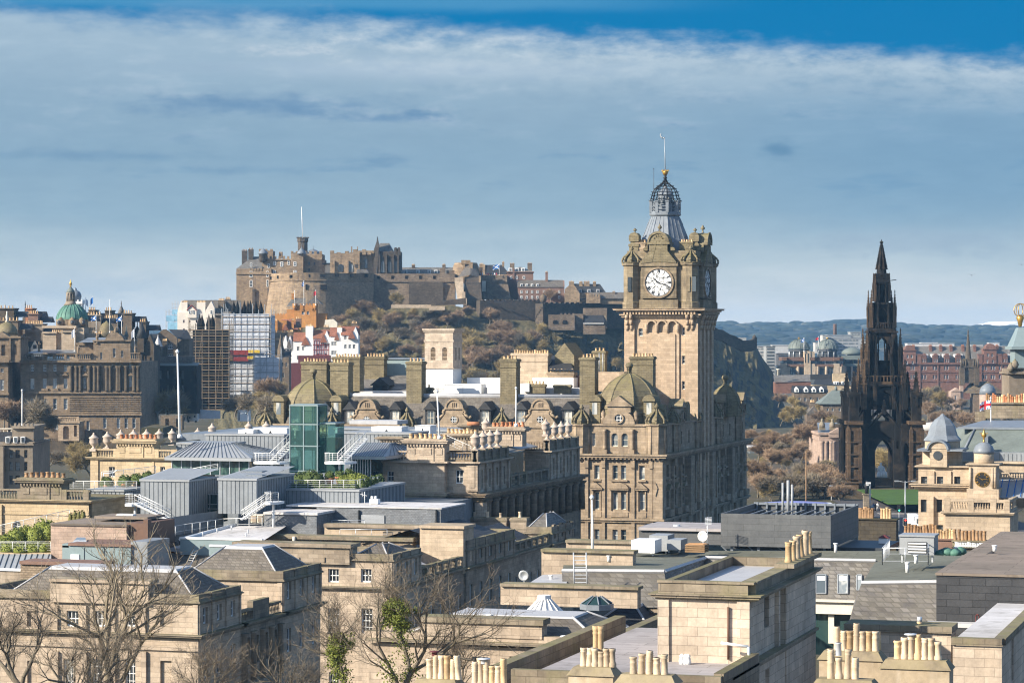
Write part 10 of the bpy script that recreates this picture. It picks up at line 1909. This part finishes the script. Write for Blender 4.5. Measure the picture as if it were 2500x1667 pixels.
 fA(b,o,'R',Xr,Yr,y2,50,z(1467),[(yw,z(1555),1.2,z(1478)-z(1555),dict(cL=2,fr='dark_metal',gl='glass'))],.25);b.wall('F',Yr,xl,Xr,50,z(1467));b.pO([(xl,y2,50),(xl,Yr,50),(xl,Yr,z(1467)),(xl,y2,z(1467))]);b.box(xl,xl+.55,Yr-.12,Yr,50,z(1467));b.box(Xr-.5,Xr+.1,Yr-.12,Yr+.3,50,z(1467));ym=oX(1903,0,Xr).y;b.box(Xr,Xr+.35,ym,y2+.2,50,z(1467));b.box(Xr,Xr+.2,ym-1.2,ym-.8,50,z(1467));b.bU('wall',M['pale_ashlar'],o)
 b=MB();zz=b.cO(xl,Xr+.3,Yr,y2,z(1467),[(.1,.12),(.12,.3),(.06,.4)]);b.box(xl,Xr,Yr,Yr+.35,zz,z(1427));b.box(Xr-.35,Xr+.3,Yr+.35,y2,zz,z(1427));b.box(xl,xl+.35,Yr+.35,y2,zz,z(1427));b.box(xl+.35,Xr-.35,y2-.35,y2,zz,z(1427));b.box(xl-.05,Xr+.3,Yr-.06,Yr+.41,z(1427),z(1421));b.box(Xr-.4,Xr+.36,Yr+.41,y2,z(1427),z(1421));zl=z(1615);b.box(Xr+.02,Xr+.55,Yr-6,y2,zl-.12,zl);b.box(Xr+.02,Xr+.4,Yr-6,y2,zl-.3,zl-.12);b.bU('mossy_parapet',M['moss_stone'],o);b=MB();b.pO([(xl,Yr,zz+.02),(Xr,Yr,zz+.02),(Xr,y2,zz+.02),(xl,y2,zz+.02)]);b.bU('roof_deck',M['lead_pale'],o)
 b=MB();b.tube((ox(1779,Yr),Yr-.1,z(1610)),(ox(1779,Yr),Yr-.1,z(1482)),.06,.06,6);b.bU('rusty_pipe',M['brown_band'],o);b=MB();b.path([(ox(1770,Yr),Yr-.9,z(1565)),(Xr+.2,Yr-.9,z(1572)),(Xr+.25,Yr-.9,z(1600))],.07,6);b.bU('white_pipe',M['white'],o);b=MB();b.path([(Xr+.3,Yr-.9,z(1600)),(Xr+.3,Yr-.9,z(1628)),(Xr+.15,Yr-1.1,z(1635)),(Xr+.15,Yr-1.1,z(1690))],.1,6);b.bU('black_pipe',M['black_iron'],o)
 b=MB();b.box(Xr-.3,Xr+.7,oX(1905,0,Xr).y,y2,z(1421),z(1410));q=b.bU('chimney',M['moss_stone'],o);pS(q,Xr+.2,Xr+.2,oX(1910,0,Xr).y,y2-.4,z(1410),6,1.15,.2,('pot_pale','pot_buff'),('tall','roll'))
 o=tH('near_flat_roof','pale grey flat roof framed by mossy stone kerbs at the foot of the tower','roof',(ox(1700,118),118,60));zr=z(1608);P=[(1330,1655,None),(1600,1565,None)];xs0,ys0=oY(1323,1640,124).x,124;b=MB();b.box(ox(1330,122),Xr+.1,Yr-8,Yr+14,zr-1.2,zr-.25);b.bU('membrane',M['grey_roof'],o);b=MB();b.box(ox(1320,122)-.1,Xr+.5,Yr-8.4,Yr-8,zr-1.5,zr+.2);b.box(Xr+.1,Xr+.55,Yr-8,Yr,zr-1.2,zr+.3);b.box(xl-6,xl-5.4,Yr-8,Yr+15,zr-1,zr+.25);b.bU('kerb',M['moss_stone'],o);b=MB();fA(b,o,'R',Xr+.3,Yr-8,y2,50,zl-.3,[(Yr-2.4,zl-2.2,1.0,1.5),(Yr+3.2,zl-2.3,1.0,1.6)],.25);b.bU('lower_wall',M['pale_ashlar'],o)
 for p in(1665,1674,1680):sI('bird','small white pigeon-sized spikes cluster on the flat roof' if 0 else 'white puffed insulation cap beside the stone tower base','vent cap',[('cap','white',lambda b:b.lA((ox(p,Yr-.8),Yr-.8),[(.12,zr-.3),(.16,zr-.1),(.1,zr+.1),(.14,zr+.15),(.02,zr+.25)],8))],'white caps at the tower base')
 Y=158;o=tH('black_tiled_block','black tile-hung block with brown felt top and raised rooflight at right edge','building',(ox(2285,Y),Y,60));b=MB();fb(b,2286,2560,1406,1560,Y,34,None);b.bU('tile_wall',M['tile_black'],o);b=MB();a,zt=ox(2284,Y),oz(2286,1404,Y);b.box(a,ox(2560,Y),Y-.1,Y+34,zt+.02,zt+.16);b.bU('felt_top',M['felt_brown'],o);b=MB();P=[oY(2374,1386,170),oY(2452,1386,170),oY(2430,1350,173),oY(2425,1350,173)];b.pO([P[0],P[1],P[2],P[3]]);b.pO([P[1],oY(2470,1380,178),P[2]]);b.tube(P[0]+Vector((0,-.05,.3)),P[3]+Vector((0,0,.1)),.1,.1,4);b.bU('rooflight',M['felt_brown'],o)
 b=MB()
 for p in(2386,2406):b.path([oY(p-4,1531,157.7),oY(p-4,1503,157.7),oY(p,1498,157.7),oY(p+4,1503,157.7),oY(p+4,1531,157.7)],.035,5)
 b.bU('hoop_handles',M['maroon'],o)
 Y=136;o=tH('right_stone_house','pale ashlar house with white gutter roof and stone cope at lower right corner','building',(ox(2444,Y),Y,60));X1=ox(2446,Y);b=MB();fA(b,o,'R',X1,Y,Y+20,55,oz(2444,1578,Y),[(oX(2472,0,X1).y,oz(2444,1690,Y),1.0,2.3,dict(fr='dark_metal'))],.25);b.wall('F',Y,ox(2326,Y),X1,55,oz(2444,1578,Y));fb(b,2150,2322,1545,1700,Y+5,2);b.bU('wall',M['pale_ashlar'],o);b=MB();fb(b,2322,2446,1560,1577,Y-.15,.6);b.box(X1-.45,X1+.15,Y+.45,Y+20,oz(2444,1577,Y),oz(2444,1560,Y));fb(b,2060,2324,1530,1546,Y+4.8,2.4);b.bU('cope',M['moss_stone'],o);b=MB();b.box(ox(2324,Y),X1-.45,Y+.5,Y+20,oz(2444,1570,Y),oz(2444,1569,Y));fb(b,2260,2560,1528,1538,Y+19,1);b.bU('roof',M['white_roof'],o)
 sI('pipe_vent','steel-capped pot on the ashlar wall below the mansard front','vent',[('pot','pot_buff',lambda b:b.cyl((ox(2245,Y+6),Y+6),.15,oz(2245,1533,Y+6),oz(2245,1517,Y+6),10)),('cap','steel',lambda b:b.cyl((ox(2245,Y+6),Y+6),.13,oz(2245,1517,Y+6),oz(2245,1505,Y+6),10))])
 for l,r,t,n,h,Yq,p0,p1,pm,lab in((1000,1118,1662,6,1.05,112,1032,1114,('pot_pale','pot_buff'),'limewashed chimney stack with six cream pots, one red-capped'),(1128,1240,1676,6,.95,108,1142,1224,('pot_pale','pot_buff'),'chimney stack at bottom edge with six close-set cream pots'),(1382,1500,1632,6,.8,112,1408,1492,('pot_pale',),'square-coped chimney stack with pale pots and tall twin pot'),(1498,1650,1652,5,.85,108,1528,1622,('pot_pale',),'broad chimney stack with five pale pots left of tower'),(1994,2156,1594,7,1.0,112,2030,2138,('pot_pale','pot_pale','pot_buff'),'upper right limewashed stack with seven tall pots'),(1975,2140,1664,4,1.0,104,2012,2090,('pot_pale',),'lowest right stack with four stout pots and steel cowl'),(2144,2322,1616,7,.9,110,2178,2292,('pot_pale','pot_buff','pot_pale'),'long right-hand stack with seven mixed pots')):
  a,c=ox(l,Yq),ox(r,Yq);z0=oz(r,t,Yq);o=tH('chimney_stack',lab,'chimney',(c,Yq,z0-6));b=MB();b.box(a+.08,c-.08,Yq+.08,Yq+1.3,z0-9,z0-.35);b.bU('wall',M['chimney_lime'],o);b=MB();b.frus((a,c,Yq,Yq+1.38),z0-.35,(a+.25,c-.25,Yq+.3,Yq+1.1),z0);b.bU('cope',M['moss_cope'],o)
  pS(o,ox(p0,Yq),ox(p1,Yq),Yq+.62,Yq+.75,z0-.02,n,h,.155,pm,('tall','roll','roll','louvre','squat'),None,.16)
  if l==1000:put(pot_mesh('cowl',.22,.16,'maroon'),'red_cowl',o,(ox(1050,Yq),Yq+.62,z0+h*.95))
  if l==1382:[put(pot_mesh('tall',1.7,.16,'pot_buff'),'chimney_pot',o,(ox(p,Yq),Yq+1.0,z0))for p in(1440,1452)]
  if l in(2144,1128):put(pot_mesh('cowl',.25,.19,'steel'),'steel_cowl',o,(ox(p0+(p1-p0)*.35,Yq),Yq+.65,z0+h*.9))
  if l==1975:put(pot_mesh('plain',.5,.13,'steel'),'steel_flue',o,(ox(2040,Yq),Yq+.65,z0+h*.9))
 o=tH('vent_pot','single white-hooded cream pot on the mossy parapet','vent',oY(1384,1595,160));put(pot_mesh('plain',.95,.24,'pot_pale'),'pot',o,oY(1384,1595,160));put(pot_mesh('cowl',.3,.3,'white'),'hood',o,oY(1384,1562,160))
near()
def near_trees():
 for seed,px,py,D,H,lab,lv,sp,tr,bk in((41,285,1800,186,24,'big sprawling leafless tree before the nearest terrace',6,.66,.2,'bark_pale'),(52,62,1820,176,19,'leafless tree at bottom left corner',6,.72,.2,'bark'),(33,180,1850,172,17,'low spreading leafless tree left of the big sprawling one',6,.75,.18,'bark'),(58,470,1850,180,15.5,'low leafless tree right of the big sprawling one',6,.75,.2,'bark_pale'),(77,700,1830,196,13,'low twiggy leafless tree before the terrace columns',6,.66,.2,'bark'),(63,965,1800,150,15,'ivy-clad leafless tree with bright green trunk',6,.62,.25,'bark'),(66,845,1790,152,11,'smaller ivy-covered leafless tree leaning left of taller ivy tree',6,.62,.26,'bark'),(91,1120,1790,158,9,'thin leafless sapling left of the low house window',5,.55,.25,'bark')):
  L,T=bare(seed,H,sp,lv-1 if lv>5 else lv,.015,3000 if H>14 else 1300,.7,.012,tr,up=.4,seg=7);p=oD(px,py,D);o=tH('bare_tree',lab,'tree',p);o.rotation_euler=(0,0,seed*.7)
  for q,nm,mt in((L,'trunk',bk),(T,'twigs','twig_fine')):c=bpy.data.objects.new(nm,q.mesh(nm,M[mt]));COL.objects.link(c);c.parent=o
  if 'ivy' in lab:
   R=random.Random(seed);b=MB();vs=[v for v in L.v if v[2]<H*.5 and math.hypot(v[0]-v[2]*.05,v[1])<H*.045+.25]
   for _ in range(6500):v=Vector(vs[R.randrange(len(vs))]);k=1.2-v.z/H*1.7;q=v+Vector((R.gauss(0,.36),R.gauss(0,.36),R.gauss(0,.3)))*k;a=Vector((R.gauss(0,1),R.gauss(0,1),R.gauss(0,1))).normalized()*.062;c=a.cross(Vector((R.gauss(0,1),R.gauss(0,1),R.gauss(0,1)))).normalized()*.05;b.pO([q-a,q+c,q+a,q-c])
   c=bpy.data.objects.new('ivy',b.mesh('ivy',M['ivy']));COL.objects.link(c);c.parent=o
near_trees()
def birds():
 for k,(p,t)in enumerate(((1911,1178),(1924,1172),(1934,1182))):sI('exhaust_flue',('left','tallest middle','right')[k]+' pale exhaust flue rising behind the charcoal plant screen','vent',[('flue','zinc_pale',lambda b:b.cyl((ox(p,226),226),.1 if k!=1 else .13,oz(p,1262,226),oz(p,t,226),8))])
 for k,(px,py)in enumerate(((2372,672),(2494,646),(1609,332))):
  o=tH('bird','tiny dark gull flying in the right sky, %s'%('the lower one','near the frame edge','x')[k],'bird',oD(px,py,520))if k<2 else None
  if o:b=MB();p=oD(px,py,520);b.lA((p.x,p.y),[(.02,p.z-.1),(.13,p.z),(.02,p.z+.1)],6);[b.pO([p,p+Vector((s*.5,.2,.25)),p+Vector((s*1.0,0,.1)),p+Vector((s*.5,-.1,.2))])for s in(-1,1)];b.bU('body',M['dark_metal'],o)
birds()
